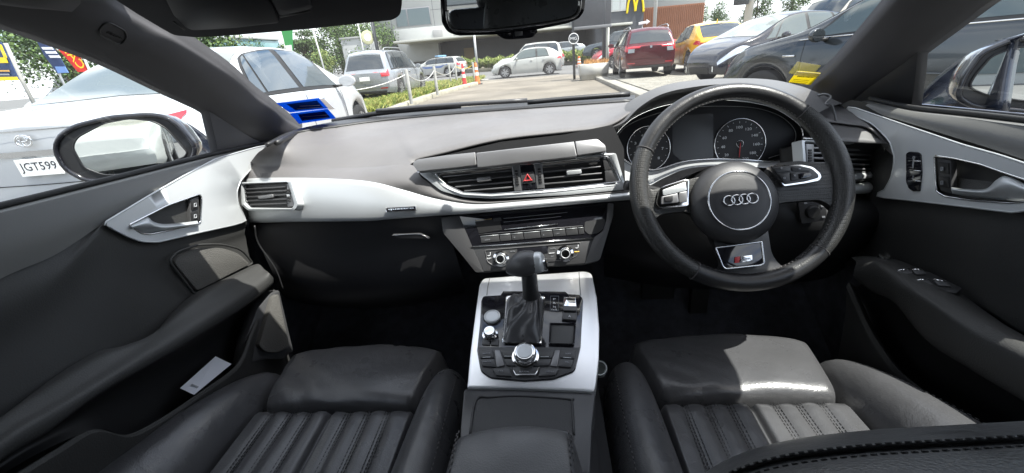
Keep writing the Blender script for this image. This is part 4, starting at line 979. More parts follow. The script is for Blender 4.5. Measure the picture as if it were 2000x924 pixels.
dhr = loft('door_handle', [rowX([(1858,366),(1885,369),(1925,369),(1945,352),(1965,344),(2000,358),(2030,372)], .690), rowX([(1858,371),(1885,374),(1925,376),(1950,366),(1975,364),(2000,372),(2030,380)], .682), rowX([(1860,378),(1890,384),(1930,388),(1960,391),(1985,392),(2005,391),(2030,386)], .696)], M['silver'], dd, n=40, thick=.004)
lkr = plate('lock_switch', [(1829,308),(1857,313),(1858,378),(1836,372)], (W(1840, 340, X=.692), N3(-1, 0, 0)), .01, M['dgrey'], dd, r=3, bev=.001)
for yy in (0, 27):
    plate('lock_key', [(1832,316+yy),(1852,318+yy),(1853,341+yy),(1833,338+yy)], (W(1840, 340, X=.690), N3(-1, 0, 0)), .003, M['black'], lkr, r=2, bev=.0006)
    ring('key_symbol', [(1837,326+yy),(1842,326+yy),(1842,334+yy),(1837,334+yy)], [(1838.5,327.5+yy),(1840.7,327.5+yy),(1840.7,332.5+yy),(1838.5,332.5+yy)], (W(1840, 340, X=.6885), N3(-1, 0, 0)), .0005, M['printg'], lkr, r=.8)
ms = plate('memory_buttons', [(1770,300),(1776,296),(1793,297),(1799,301),(1801,336),(1797,374),(1784,374),(1775,368),(1770,355)], (W(1785, 330, X=.689), N3(-1, 0, 0)), .006, M['gloss'], dd, r=3, bev=.001, off=.001)
for yy, s in ((314, 'SET'), (333, '1'), (353, '2')):
    tube('button_gap', [W(1774, yy, X=.687), W(1798, yy+1, X=.687)], .0007, M['chrome'], ms, smooth_n=0)
    textpx('button_number', s, (1782,yy-4), (1789 if len(s) > 1 else 1785,yy-4), (W(1785, 330, X=.6875), N3(-1, 0, 0)), M['printg'], ms, off=.0005)
t4 = rowX([(1640,400),(1722,388),(1794,395),(1880,405),(1978,417),(2010,412),(2300,442)], .700)
t5 = rowX([(1650,520),(1690,512),(1760,520),(1850,560),(1935,610),(2000,650),(2300,800)], .700)
loft('lower_panel', [rowX([(1640,216),(1690,235),(1750,300),(1850,330),(1950,345),(2100,380),(2300,430)], .716), t4, t5], M['door'], dd, n=60)
bT = rowX([(1650,505),(1690,500),(1760,510),(1850,555),(1935,615),(2000,655),(2300,812)], .690)
bR = rowX([(1672,512),(1695,514),(1731,524),(1818,578),(1910,636),(2000,680),(2300,830)], .615)
bR2 = rowX([(1668,530),(1700,545),(1745,560),(1822,606),(1905,664),(2000,715),(2300,880)], .604)
bB = rowX([(1672,545),(1705,570),(1746,590),(1808,664),(1890,718),(2000,784),(2300,965)], .612)
ar2 = loft('armrest', [bT, [a.lerp(b, .6)+V((-.004, 0, .008)) for a, b in zip(resample(cr(bT, 6), 40), resample(cr(bR, 6), 40))], bR, bR2, bB, [p+V((.05, 0, -.006)) for p in bB]], M['door'], dd, n=70, sub=6)
loft('pocket_wall', [[p+V((.05, 0, -.006)) for p in bB], rowX([(1670,560),(1700,600),(1740,680),(1800,750),(1880,800),(2000,860),(2300,1010)], .700), rowX([(1670,570),(1715,690),(1760,760),(1850,850),(1950,900),(2050,960),(2300,1100)], .690)], M['black'], dd, n=50)
lr = rowX([(1660,552),(1672,580),(1700,640),(1722,676),(1756,722),(1820,774),(1895,824),(1980,880),(2100,960)], .630)
loft('map_pocket', [[p+V((.014, 0, -.012)) for p in lr], lr, [p+V((-.004, 0, -.004)) for p in lr], [p+V((-.006, -.005, -.02)) for p in lr], [p+V((.004, -.01, -.09)) for p in lr], [p+V((.010, -.02, -.24)) for p in lr]], M['door'], dd, n=60)
Pwn = plane3(W(1740, 540, X=.67), W(1800, 545, X=.655), W(1860, 565, X=.655))
Pws = (W(1800, 552, X=.645)+V((0, 0, .010)), N3(-.25, -.05, 1))
wsb = plate('switch_base', [(1735,528),(1762,524),(1815,530),(1880,562),(1870,572),(1800,566)], Pws, .02, M['black'], dd, r=5, bev=.002)
for q_ in [[(1752,532),(1776,529),(1784,536),(1760,539)], [(1780,530),(1802,530),(1810,537),(1788,538)], [(1790,551),(1812,549),(1822,558),(1800,560)], [(1822,550),(1846,553),(1858,562),(1832,560)]]:
    wk = plate('window_switch', q_, Pws, .005, M['dgrey'], wsb, r=2, bev=.001, off=.0035)
    tube('switch_edge', [W(*q_[0], P=Pws)+Pws[1]*.004, W(*q_[1], P=Pws)+Pws[1]*.004], .0014, M['chrome'], wk, smooth_n=0)
lathe('mirror_knob', [(.010, 0), (.010, .006), (.0085, .010), (0, .0105)], W(1726, 507, X=.66), N3(-.2, -.1, 1), M['chrome'], dd, seg=24)

boxobj('door_core', (.757, .42, .64), (.02, 1.60, .66), M['black'], dd, bev=0)
# ================================================================== body shell
sh = thing('car_shell', 'dark roof lining, pillars and glass of the car around the camera', 'car body', (0, .2, .3))
WSP = (V((0, 1.24, .985)), N3(0, -.42, -1)*-1)   # windscreen plane
wsn = N3(0, .42, 1)
def ws(px, py, off=0): return W(px, py, P=(V((0, 1.24, .985))-wsn*off, wsn))
# left pillar: inner edge on the windscreen, outer edge on the side glass plane
def side(px, py, s):   # side glass leaning inward with height
    n = V((-s*1.0, 0, -.42)).normalized(); return W(px, py, P=(V((s*.745, 0, .99)), n))
Li = [(70,-150),(150,-60),(220,0),(312,55),(341,70),(399,107),(455,146),(500,185),(532,208),(564,234),(590,249)]
Lo = [(-420,-150),(-200,-50),(0,44),(65,67),(156,101),(227,130),(312,172),(373,201),(403,216),(455,250),(519,284)]
li = [ws(*p, off=.004) for p in Li]
lo = [side(p[0], p[1], -1) for p in Lo]
n_ = 60; la = resample(cr(li, 6), n_); lb = resample(cr(lo, 6), n_)
def pilrow(a, b, t, k): 
    out = []
    for p, q in zip(a, b):
        c = p.lerp(q, t); tow = (CAM+V((0, .15, -.05))-c).normalized(); out.append(c+tow*k*min(.10, (p-q).length))
    return out
pl = loft('pillar_trim', [[p+wsn*.02 for p in la], la, pilrow(la, lb, .14, .16), pilrow(la, lb, .5, .26), pilrow(la, lb, .86, .12), lb, [p+V((-.02, 0, 0)) for p in lb]], M['pillar'], sh, n=n_, sub=5)
def nearest(o, px, py):
    d = ray(px, py).normalized(); o.data.update(); l = wloc(o)
    ok, loc, nr, i = o.ray_cast(CAM-l, d); return (loc+l, nr) if ok else (None, None)
bpy.context.view_layer.update()
c_, nr_ = nearest(pl, 226, 66)
if c_ is not None:
    if nr_.dot(CAM-c_) < 0: nr_ = -nr_
    ag = rpoly([V(p) for p in [(203,46),(216,45),(244,60),(248,72),(238,86),(228,86),(196,68),(193,58)]], 5)
    tube('airbag_tag_rim', [W(p.x, p.y, P=(c_+nr_*.0005, nr_)) for p in ag], .0012, M['black'], pl, closed=True, smooth_n=0)
    text3('airbag_lettering', 'AIRBAG', W(206, 63, P=(c_, nr_)), W(236, 76, P=(c_, nr_)), nr_, M['black'], pl, h=.004, off=.001)
Ri = [(1880,-150),(1800,-60),(1743,0),(1695,55),(1630,127),(1597,156),(1572,175),(1552,184)]
Ro = [(2250,-200),(2080,-100),(1932,0),(1883,36),(1802,97),(1760,130),(1700,172),(1656,208)]
ri_ = [ws(*p, off=.004) for p in Ri]; ro_ = [side(p[0], p[1], 1) for p in Ro]
ra = resample(cr(ri_, 6), n_); rb_ = resample(cr(ro_, 6), n_)
loft('pillar_trim', [[p+wsn*.02 for p in ra], ra, pilrow(ra, rb_, .14, .16), pilrow(ra, rb_, .5, .26), pilrow(ra, rb_, .86, .12), rb_, [p+V((.02, 0, 0)) for p in rb_]], M['pillar'], sh, n=n_, sub=5)
# sail panels in the window corners
def sail(pts, s, par):
    o3 = [side(a, b, s)+V((-s*.004, 0, 0)) for a, b in pts]
    return prism('mirror_sail_panel', o3, (s*.02, 0, 0), M['black'] if s > 0 else M['pillar'], par, bev=.001)
sail([(400,214),(406,222),(424,300),(470,292),(524,284),(490,270),(450,245)], -1, pd)
sail([(1656,208),(1700,170),(1760,128),(1796,98),(1792,150),(1783,216),(1700,214)], 1, dd)
# windscreen
Hl, Hr = V((-.60, .50, 0)), V((.60, .50, 0))
def wsz(y): return .985+(1.24-y)*.42
rows = []
for y, hw in [(1.26, .78), (1.0, .72), (.75, .665), (.50, .61)]:
    rows.append([V((-.0+x*hw, y+.04*(1-x*x) if y > 1.2 else y, wsz(y)+.012*(1-x*x))) for x in [i/10-1 for i in range(21)]])
wg = loft('windscreen', rows, M['glassw'], sh, n=30)
# header, roof lining, side rails, outer roof skin (blocks the sun like the real roof)
def roofz(x, y): return 1.300+.02*(1-(x/.6)**2)-max(0, -y-.9)*.20-max(0, y-.3)*.10
ys = [.62, .52, .40, .2, -.1, -.5, -.9, -1.3, -1.6]
loft('roof_lining', [[V((x*hw, y, roofz(x*hw, y)-(.015 if y > .60 else 0))) for x in [i/8-1 for i in range(17)]] for y, hw in zip(ys, [.60, .605, .60, .59, .58, .575, .57, .56, .52])], mat('roof_lining_cloth', (.05, .05, .052), .95, bump=('noise', 900, .3, .001)), sh, n=30, thick=0)
loft('roof_skin', [[V((x*hw, y, roofz(x*hw, y)+.03)) for x in [i/8-1 for i in range(17)]] for y, hw in zip(ys, [.62, .63, .63, .63, .62, .615, .61, .60, .55])], M['carblue'], sh, n=30, thick=.01)
for s in (-1, 1):
    # rail from the pillar top back over the doors
    rail = [V((s*.600, .56, 1.262)), V((s*.605, .3, 1.275)), V((s*.60, 0, 1.28)), V((s*.595, -.5, 1.27)), V((s*.58, -1.0, 1.22)), V((s*.60, -1.5, 1.08)), V((s*.62, -1.8, .98))]
    tube('roof_rail', rail, lambda t: .038+.02*(t > .7), M['pillar'], sh, seg=14)
    tube('b_pillar', [V((s*.605, -.42, 1.28)), V((s*.70, -.38, 1.0)), V((s*.745, -.36, .60)), V((s*.745, -.36, .35))], .045, M['pillar'], sh, seg=12)
    # rear door and rear quarter
    loft('rear_door_panel', [[V((s*.745, -.35, 1.0)), V((s*.745, -1.0, 1.01)), V((s*.72, -1.9, 1.02))], [V((s*.735, -.35, .7)), V((s*.735, -1.0, .7)), V((s*.70, -1.9, .7))], [V((s*.74, -.35, .3)), V((s*.74, -1.0, .3)), V((s*.70, -1.9, .3))]], M['door'], sh, n=20)
    # door outer skin below the glass and sill
    skin = dd if s > 0 else pd
    o_ = loft('outer_skin', [[V((s*.775, 1.25, .965)), V((s*.785, .5, .985)), V((s*.785, -.35, 1.0))], [V((s*.86, 1.2, .80)), V((s*.885, .5, .82)), V((s*.885, -.35, .82))], [V((s*.89, 1.2, .55)), V((s*.91, .5, .55)), V((s*.91, -.35, .55))], [V((s*.85, 1.2, .25)), V((s*.87, .5, .25)), V((s*.87, -.35, .25))]], M['carblue'], skin, n=24, thick=.003)
    gz = loft('door_glass', [[V((s*.752, 1.02, .985)), V((s*.752, .4, .99)), V((s*.752, -.35, 1.0))], [V((s*.70, .86, 1.11)), V((s*.695, .4, 1.125)), V((s*.695, -.35, 1.13))], [V((s*.635, .62, 1.25)), V((s*.628, .4, 1.27)), V((s*.628, -.38, 1.27))]], M['glasss'], skin, n=16)
    loft('body_side', [[V((s*.775, -.36, 1.0)), V((s*.77, -1.2, 1.0)), V((s*.68, -2.3, .98))], [V((s*.90, -.36, .8)), V((s*.92, -1.4, .84)), V((s*.80, -2.4, .8))], [V((s*.90, -.36, .3)), V((s*.90, -1.4, .3)), V((s*.80, -2.4, .35))]], M['carblue'], sh, n=24)
    # front wing ahead of the door
    loft('front_wing', [[V((s*.775, 1.25, .962)), V((s*.76, 1.8, .90)), V((s*.68, 2.6, .76))], [V((s*.88, 1.2, .82)), V((s*.90, 1.8, .76)), V((s*.80, 2.7, .62))], [V((s*.89, 1.2, .30)), V((s*.91, 1.8, .30)), V((s*.80, 2.8, .30))]], M['carblue'], sh, n=24)
loft('bonnet', [[V((x*.775, 1.33+.05*(1-x*x), .925+.010*(1-x*x)) if y < 1.5 else (x*(.76-(y-1.8)*.1), y+.1*(1-x*x), z+.03*(1-x*x))) for x in [i/8-1 for i in range(17)]] for y, z in [(1.3, .93), (1.8, .86), (2.3, .80), (2.7, .70), (2.85, .50)]], M['carblue'], sh, n=34)
loft('cowl', [[V((x*.78, 1.18, .90)) for x in (-1, 0, 1)], [V((x*.78, 1.40, .90)) for x in (-1, 0, 1)]], M['black'], sh, n=8)
boxobj('firewall', (0, 1.20, .62), (1.50, .02, .66), M['carpet'], sh, bev=0)
for s in (-1, 1): boxobj('kick_panel', (s*.742, 1.05, .58), (.02, .34, .56), M['carpet'], sh, bev=0)
boxobj('floor_carpet', (0, -.3, .285), (1.56, 3.2, .03), M['carpet'], sh, bev=0)
loft('toe_board', [[V((x, .85, .30)) for x in (-.74, 0, .74)], [V((x, 1.19, .52)) for x in (-.74, 0, .74)]], M['carpet'], sh, n=8)
# pedals' dead pedal and seat rails give the footwell something real
boxobj('brake_pedal', (.30, 1.02, .50), (.09, .02, .06), M['rubber'], sh, bev=.004)
boxobj('accelerator_pedal', (.42, 1.03, .47), (.05, .02, .12), M['rubber'], sh, bev=.004)
# rear window, parcel shelf
loft('rear_glass', [[V((x*.50, -1.55, 1.20)) for x in (-1, 0, 1)], [V((x*.56, -2.2, 1.02)) for x in (-1, 0, 1)]], M['glasss'], sh, n=8)
boxobj('parcel_shelf', (0, -1.85, .96), (1.3, .6, .03), M['carpet'], sh, bev=.005)
boxobj('tail_panel', (0, -2.35, .70), (1.4, .04, .56), M['carpet'], sh, bev=.005)
# rear bench
rs = thing('rear_bench', 'black leather rear bench seat seen in the rear view mirror', 'car seat', (0, -1.2, .3))
boxobj('bench_cushion', (0, -.95, .50), (1.30, .50, .20), M['leather'], rs, bev=.05, seg=4)
Rb = Matrix.Rotation(math.radians(22), 3, 'X')
for x in (-.36, .36): boxobj('bench_backrest', (x, -1.33, .78), (.60, .14, .60), M['leather'], rs, R=Rb, bev=.05, seg=4)
for x in (-.36, .36): boxobj('headrest', (x, -1.46, 1.12), (.24, .09, .13), M['leather'], rs, R=Rb, bev=.035, seg=4)
# wipers on the far side of the glass
wiper = thing('windscreen_wiper', 'black wiper arms parked along the base of the windscreen', 'wiper', (0, 1.3, .97))
for a, b, c in [((650,236),(760,219),(900,207)), ((1030,200),(1120,192),(1230,184))]:
    tube('wiper_arm', [ws(*a, off=-.012), ws(*b, off=-.014), ws(*c, off=-.016)], .007, M['black'], wiper)
tube('wiper_blade', [ws(735, 217, off=-.006), ws(850, 207, off=-.006), ws(1030, 196, off=-.006)], .006, M['dgrey'], wiper)
# ---- sun visor
visor = thing('sun_visor', 'dark fold-down sun visor with a covered vanity mirror above the passenger side', 'sun visor', (-.35, .6, 1.25))
PV = (ws(560, 60, off=.030), wsn); PV = (PV[0], -wsn if wsn.dot(CAM-PV[0]) < 0 else wsn)
PV = plane3(W(430, 72, Y=.61), W(770, 36, Y=.61), W(560, -10, Y=.565))
vp = plate('visor_panel', [(200,-40),(225,0),(268,28),(312,54),(340,70),(385,74),(440,71),(600,58),(700,47),(768,40),(782,30),(785,10),(786,-60),(500,-60)], PV, .016, mat('visor_cloth', (.014, .014, .019), .75, bump=('noise', 1500, .3, .0004)), visor, r=[0,4,4,6,10,10,10,0,0,12,6,4,4,4], bev=.004, n=4)
vc = plate('vanity_cover', [(318,-20),(340,25),(365,50),(378,55),(460,50),(546,40),(535,12),(515,-20)], PV, .006, mat('vanity_black', (.012, .012, .016), .35), visor, r=[2,4,8,6,0,6,4,2], bev=.002, off=.004)
plate('visor_label', [(522,-15),(545,26),(552,28),(604,16),(611,12),(600,-15)], PV, .002, mat('visor_print', (.03, .03, .038), .5), visor, r=[2,2,3,3,3,2], bev=.0006, off=.002)
for a, b in [((340,36),(362,52)), ((548,27),(606,15))]:
    tube('cover_edge', [W(*a, P=PV)+PV[1]*.005, W(*b, P=PV)+PV[1]*.005], .001, M['dgrey'], vc, smooth_n=0)
# ---- interior mirror
mir = thing('rear_view_mirror', 'dipping rear view mirror with glossy black frame hanging at the top of the windscreen', 'mirror', (0, .62, 1.25))
PM = (W(1000, 40, Y=.60), (CAM-W(1000, 20, Y=.60)).normalized()+V((.0, 0, 0)))
# glass tilts a little towards the driver side
PM = (PM[0], N3(.14, -.98, -.08))
mo = [(858,-60),(861,20),(863,45),(874,63),(895,70),(965,68),(1048,58),(1108,46),(1131,36),(1141,22),(1143,0),(1140,-60)]
mi = [(872,-50),(873,20),(875,40),(884,55),(900,59),(965,57),(1048,47),(1104,37),(1124,29),(1132,16),(1133,0),(1130,-50)]
rg = ring('mirror_frame', mo, mi, PM, .012, M['gloss'], mir, r=[10,0,6,8,6,0,0,6,6,6,0,10], inset=-.001)
plate('mirror_back', mo, PM, .03, M['black'], mir, r=[10,0,6,8,6,0,0,6,6,6,0,10], bev=.010, off=-.010)
plate('mirror_glass', mi, PM, .003, M['mirror'], mir, r=[10,0,6,8,6,0,0,6,6,6,0,10], bev=0, off=-.001)
tube('mirror_bezel', [W(a, b, P=PM)+PM[1]*.001 for a, b in [(873,20),(875,40),(884,56),(900,60),(965,58),(1048,48),(1104,38),(1124,30),(1132,16),(1133,0)]], .0022, mat('mirror_bezel', (.35, .35, .35), .18, .8), rg)
pod_ = plate('button_pod', [(968,66),(1048,57),(1050,62),(1040,73),(1030,75),(1000,77),(988,77),(978,73)], PM, .014, M['gloss'], mir, r=[2,2,3,3,4,4,3,3], bev=.002, off=.002)
plate('dipping_button', [(1005,62),(1020,60.5),(1020,69),(1006,71)], PM, .003, M['silverd'], pod_, r=1, off=.004, bev=.0006)
tube('mirror_stalk', [PM[0]-PM[1]*.03+V((0, 0, .02)), PM[0]-PM[1]*.05+V((0, .02, .05)), V((PM[0].x, .72, wsz(.72)+.005))], .012, M['black'], mir)
# ---- wing mirrors, part of the doors
def wing(par, glass_px, out_px, X0, nrm, s, bulge):
    P = (W(*glass_px[0], X=X0), nrm)
    P = (W(sum(p[0] for p in glass_px)/len(glass_px), sum(p[1] for p in glass_px)/len(glass_px), X=X0), nrm)
    A = resample([W(a, b, P=P) for a, b in rpoly([V(p) for p in out_px], 14, 4)]+[W(*[c for c in rpoly([V(p) for p in out_px], 14, 4)[0]], P=P)], 61)[:-1]
    c = sum(A, V((0, 0, 0)))/len(A); d = -nrm
    rows = [A]
    for k, (f, t) in enumerate([(1.02, .02), (.98, .05), (.86, .09), (.62, .125), (.3, .145)]): rows.append([c+(p-c)*f+d*t*bulge for p in A])
    h = loft('wing_mirror', rows, M['carblue'], par, n=61, sub=4, closed=True, cap=True)
    tube('housing_rim', [p-d*.002 for p in A], .006, M['gloss'], h, closed=True, smooth_n=0)
    G = [W(a, b, P=P)-d*.003 for a, b in rpoly([V(p) for p in glass_px], 12, 5)]
    prism('inner_rim', [W(a, b, P=P)-d*.001 for a, b in rpoly([V(p) for p in out_px], 14, 4)], d*.004, M['black'], h, bev=0)
    prism('mirror_glass', G, d*.002, M['mirror'], h, bev=0)
    tube('glass_edge', G, .002, M['black'], h, closed=True, smooth_n=0)
    return h
gpx = [(143,287),(152,268),(205,240),(255,231),(300,236),(326,250),(367,297),(362,306),(322,322),(250,340),(205,342),(165,327)]
opx = [(107,290),(118,265),(150,246),(215,230),(290,224),(325,228),(352,248),(385,290),(372,318),(325,338),(250,350),(170,353),(128,330)]
wl = wing(pd, gpx, opx, -1.02, N3(.30, -.95, .03), -1, 1.0)
arm = loft('mirror_arm', [[W(a, b, X=-.98)+V((0, .02, 0)) for a, b in [(310,228),(350,240),(395,270),(425,300)]], [W(a, b, X=-.98)+V((0, -.0, 0)) for a, b in [(360,255),(385,280),(405,300),(424,306)]], [W(a, b, X=-.95)+V((0, .02, 0)) for a, b in [(340,335),(370,325),(400,316),(424,308)]]], M['carblue'], wl, n=16, thick=.02)
gpr = [(1902,148),(1935,110),(1980,92),(2060,90),(2140,110),(2150,170),(2090,205),(1990,196),(1925,186),(1890,170)]
opr = [(1882,150),(1915,104),(1975,78),(2070,72),(2170,90),(2190,180),(2110,232),(1990,216),(1900,208),(1868,190)]
wr = wing(dd, gpr, opr, 1.00, N3(-.30, -.95, .03), 1, 1.0)
loft('mirror_arm', [[W(a, b, X=.95) for a, b in [(1784,200),(1830,150),(1885,108),(1950,80),(2000,68)]], [W(a, b, X=.955)+V((0, -.012, 0)) for a, b in [(1786,206),(1840,170),(1880,140),(1920,120),(1960,100)]], [W(a, b, X=.95) for a, b in [(1787,212),(1830,214),(1870,218),(1900,222),(1950,226)]]], M['carblue'], wr, n=20, thick=.02)
# ---- stickers on the windscreen
def sticker(name, label, quad, inner, m1, m2, cat='sticker'):
    P = (ws(*quad[0], off=.006), wsn); P = (P[0], wsn if wsn.dot(CAM-P[0]) > 0 else -wsn)
    o = prism(name, [W(a, b, P=P) for a, b in quad], -P[1]*.0008, m1, None, bev=0); tag(o, label, cat)
    return o, P
blue = translucent('blue_label', (.03, .20, .62)); bdk = translucent('dark_blue_print', (.01, .07, .30))
s1_, Pq = sticker('service_sticker', 'upper blue printed service sticker at the left foot of the windscreen', [(540,202),(623,192),(641,212),(566,220)], None, blue, None)
prism('print_block', [W(a, b, P=Pq)+Pq[1]*.0008 for a, b in [(560,203),(619,196),(632,210),(577,215)]], -Pq[1]*.0004, bdk, s1_, bev=0)
s2_, Pq = sticker('service_sticker', 'lower blue printed service sticker overlapping below the other blue one', [(566,222),(640,213),(656,231),(584,242)], None, blue, None)
prism('clear_tab', [W(a, b, P=Pq)+Pq[1]*.0004 for a, b in [(624,193),(634,194),(654,213),(643,214)]], -Pq[1]*.0004, translucent('pale_tab', (.55, .53, .52)), s1_, bev=0)
prism('print_block', [W(a, b, P=Pq)+Pq[1]*.0008 for a, b in [(582,223),(634,217),(645,229),(590,236)]], -Pq[1]*.0004, bdk, s2_, bev=0)
for o, (a, b) in [(s1_, ((585,206),(625,204))), (s1_, ((580,211),(630,208))), (s2_, ((590,227),(640,223))), (s2_, ((594,232),(640,227)))]:
    tube('printed_line', [W(*a, P=Pq)+Pq[1]*.002, W(*b, P=Pq)+Pq[1]*.002], .0006, M['printg'], o, smooth_n=0)
ys_, Pq = sticker('warning_label', 'yellow label with a white heading strip in the lower right corner of the windscreen', [(1557,139),(1603,143),(1583,166),(1540,161)], None, translucent('yellow_label', (.75, .66, .10)), None, 'label')
prism('label_heading', [W(a, b, P=Pq)+Pq[1]*.0008 for a, b in [(1557,139),(1603,143),(1596,151),(1551,146.5)]], -Pq[1]*.0004, translucent('white_label', (.8, .8, .8)), ys_, bev=0)
textpx('label_lettering', 'IMPORTANT', (1556,149), (1586,151.6), Pq, M['dgrey'], ys_, off=.001, h=.004)
for k in range(3):
    tube('printed_line', [W(1549-3*k, 154+3*k, P=Pq)+Pq[1]*.001, W(1580-3*k, 157+3*k, P=Pq)+Pq[1]*.001], .0006, mat('ochre_print', (.35, .28, .03), .5), ys_, smooth_n=0)
# loose wire at the right dash corner
wire = tube('loose_wire', [W(a, b, Y=y) for a, b, y in [(1596,187,.98),(1612,184,.97),(1623,190,.96),(1612,203,.95),(1624,205,.945),(1630,222,.94),(1633,238,.935)]], .0022, mat('wire_sleeve', (.10, .10, .10), .3), None)
tag(wire, 'loose dark wire looping up from the right corner of the dashboard', 'wire')
# ================================================================== ground
def sheet(name, label, pts, z, m, cat=None, kind='structure'):
    bm = bmesh.new(); bm.faces.new([bm.verts.new((p[0], p[1], z)) for p in pts])
    if bm.faces[:][0].normal.z < 0: bmesh.ops.reverse_faces(bm, faces=bm.faces)
    bmesh.ops.recalc_face_normals(bm, faces=bm.faces)
    for f in bm.faces:
        if f.normal.z < 0: f.normal_flip()
    o = bmobj(name, bm, m, None, smooth=False, recalc=False); tag(o, label, cat, kind=kind); return o
ASPH = mat('asphalt', (.11, .11, .108), .9, bump=('noise', 30, .4, .01), var=.18, vscale=.7)
DRIVE = mat('driveway_asphalt', (.185, .165, .135), .92, bump=('noise', 25, .4, .01), var=.28, vscale=.55)
GRAV = mat('gravel', (.30, .285, .245), .95, bump=('grain', 22, 1.0, .03), var=.22, vscale=5)
CONC = mat('concrete', (.30, .285, .25), .85, bump=('noise', 20, .3, .006), var=.15, vscale=1.5)
PAINTW = mat('road_paint', (.5, .5, .48), .7, var=.15, vscale=3)
sheet('ground', 'grey asphalt ground of the car yard', [(-400,-60),(400,-60),(400,600),(-400,600)], 0, ASPH, 'ground')
sheet('driveway', 'sunlit tan asphalt driveway leading out to the road', [(-2.6,2.5),(2.3,2.5),(2.4,14),(2.9,19.5),(1.4,24.2),(-4.4,24.4),(-3.6,19.5),(-3.9,14),(-3.2,8)], .004, DRIVE, 'driveway')
sheet('road', 'grey main road crossing beyond the driveway', [(-120,21.5+14),(-40,24.5+5),(-5,24.6),(3,24.3),(60,20),(60,40),(-120,52)], .006, mat('road_asphalt', (.13, .13, .128), .9, bump=('noise', 20, .3, .01), var=.1, vscale=.5), 'road')
for k in range(7):
    y = 33.2; x = -22+k*6.5
    o = sheet('lane_marking', None, [(x,y-x*.06),(x+3.2,y-(x+3.2)*.06),(x+3.2,y+.14-(x+3.2)*.06),(x,y+.14-x*.06)], .012, PAINTW); 
o = sheet('lane_marking', None, [(-25,31.3),(-3,28.6),(-3,28.75),(-25,31.45)], .012, PAINTW)
o = sheet('lane_marking', None, [(-4.5,25.2),(-1.0,24.9),(-1.2,25.9),(-4.9,26.1)], .012, mat('pale_concrete', (.38, .36, .32), .8, var=.15))
gl_ = boxobj('gravel_lot', (14.2, 12.5, .05), (23.2, 21, .15), GRAV, None, bev=.01); tag(gl_, 'bright gravel lot with parked cars', 'ground', kind='structure')
ks = boxobj('concrete_edge', (2.36, 12.0, .055), (.36, 20, .13), CONC, None, bev=.015); tag(ks, 'concrete edging strip between driveway and gravel', 'kerb', kind='structure')
# kerb along the verge
kp = [W(a, b, Z=0) for a, b in [(730,238),(770,222),(807,207),(855,189),(900,175),(934,166)]]
kp = [V((p.x, p.y, 0)) for p in kp]
kc_ = resample(cr(kp, 6), 30); rows = [[p+V((o, 0, h)) for p in kc_] for o, h in [(0, 0), (0, .13), (-.02, .15), (-.22, .15), (-.24, .13), (-.24, 0)]]
kb_ = loft('kerb', rows, mat('kerb_concrete', (.36, .34, .27), .85, var=.2, vscale=4), None, n=40, sub=1); tag(kb_, 'pale weathered kerb along the grass verge', 'kerb', kind='structure')
vg = sheet('verge_soil', 'dry soil under the verge grass', [(p.x-.2, p.y) for p in kc_]+[(-16,25.5),(-16,13.5),(-9,11)], .10, mat('verge_soil', (.20, .18, .08), .95, var=.3, vscale=2), 'soil')
def blades(name, label, area, n, h, cols, z=.1, w=.02, cat='grass', wav=.5):
    """grass blades as real faces"""
    ms = [mat(name+'_'+str(i), c, .75, var=.3, vscale=3) for i, c in enumerate(cols)]
    bm = bmesh.new()
    for k in range(n):
        x, y, r = area(); hh = h*random.uniform(.45, 1.2)*r; a = random.uniform(0, PI); dx, dy = math.cos(a)*w, math.sin(a)*w
        lx, ly = random.gauss(0, wav)*hh, random.gauss(0, wav)*hh
        v = [bm.verts.new((x-dx, y-dy, z)), bm.verts.new((x+dx, y+dy, z)), bm.verts.new((x+dx*.6+lx*.4, y+dy*.6+ly*.4, z+hh*.6)), bm.verts.new((x+lx, y+ly, z+hh))]
        f = bm.faces.new(v); f.material_index = random.randrange(len(ms))
    o = bmobj(name, bm, ms[0], None, smooth=False, recalc=False)
    for m in ms[1:]: o.data.materials.append(m)
    if label: tag(o, label, cat, kind='stuff')
    return o
def verge():
    while True:
        y = random.uniform(10.5, 25.3); i = min(range(len(kc_)), key=lambda j: abs(kc_[j].y-y)); x = kc_[i].x-.25-abs(random.gauss(0, 2.2))
        if x > -15: return x, y, 1.3 if abs(x-kc_[i].x) < 1.4 else .8
blades('verge_grass', 'yellow-green grass on the verge beside the kerb', verge, 26000, .15, [(.22, .25, .045), (.36, .34, .10), (.12, .19, .03)], z=.09, w=.02)
# roadside grasses as clumps
def clump(x, y, z, r, h, label, n=700, cols=((.13, .20, .03), (.24, .29, .06), (.33, .34, .12), (.07, .12, .02))):
    t = thing('grass_clump', label, 'ornamental grass', (x, y, z), 0, 'ornamental grasses across the road')
    ms = [mat('clump_'+str(i), c, .7, var=.2) for i, c in enumerate(cols)]; bm = bmesh.new()
    for k in range(n):
        a = random.uniform(0, 2*PI); q = random.random()**.7; bx, by = math.cos(a)*r*.35*q, math.sin(a)*r*.35*q; hh = h*random.uniform(.5, 1.05)*(1-.35*q)
        tx, ty = math.cos(a)*r*q, math.sin(a)*r*q; b = random.uniform(0, PI); dx, dy = math.cos(b)*.028, math.sin(b)*.028
        v1 = bm.verts.new((bx-dx, by-dy, 0)); v2 = bm.verts.new((bx+dx, by+dy, 0)); v3 = bm.verts.new((bx*.4+tx*.6+dx, by*.4+ty*.6+dy, hh)); v4 = bm.verts.new((bx*.4+tx*.6-dx, by*.4+ty*.6-dy, hh)); v5 = bm.verts.new((tx*1.15, ty*1.15, hh*.82))
        f = bm.faces.new((v1, v2, v3, v4)); f.material_index = random.randrange(len(ms)); f = bm.faces.new((v4, v3, v5)); f.material_index = random.randrange(len(ms))
    o = bmobj('foliage', bm, ms[0], t, smooth=False, recalc=False, local=True)
    for m in ms[1:]: o.data.materials.append(m)
    return t
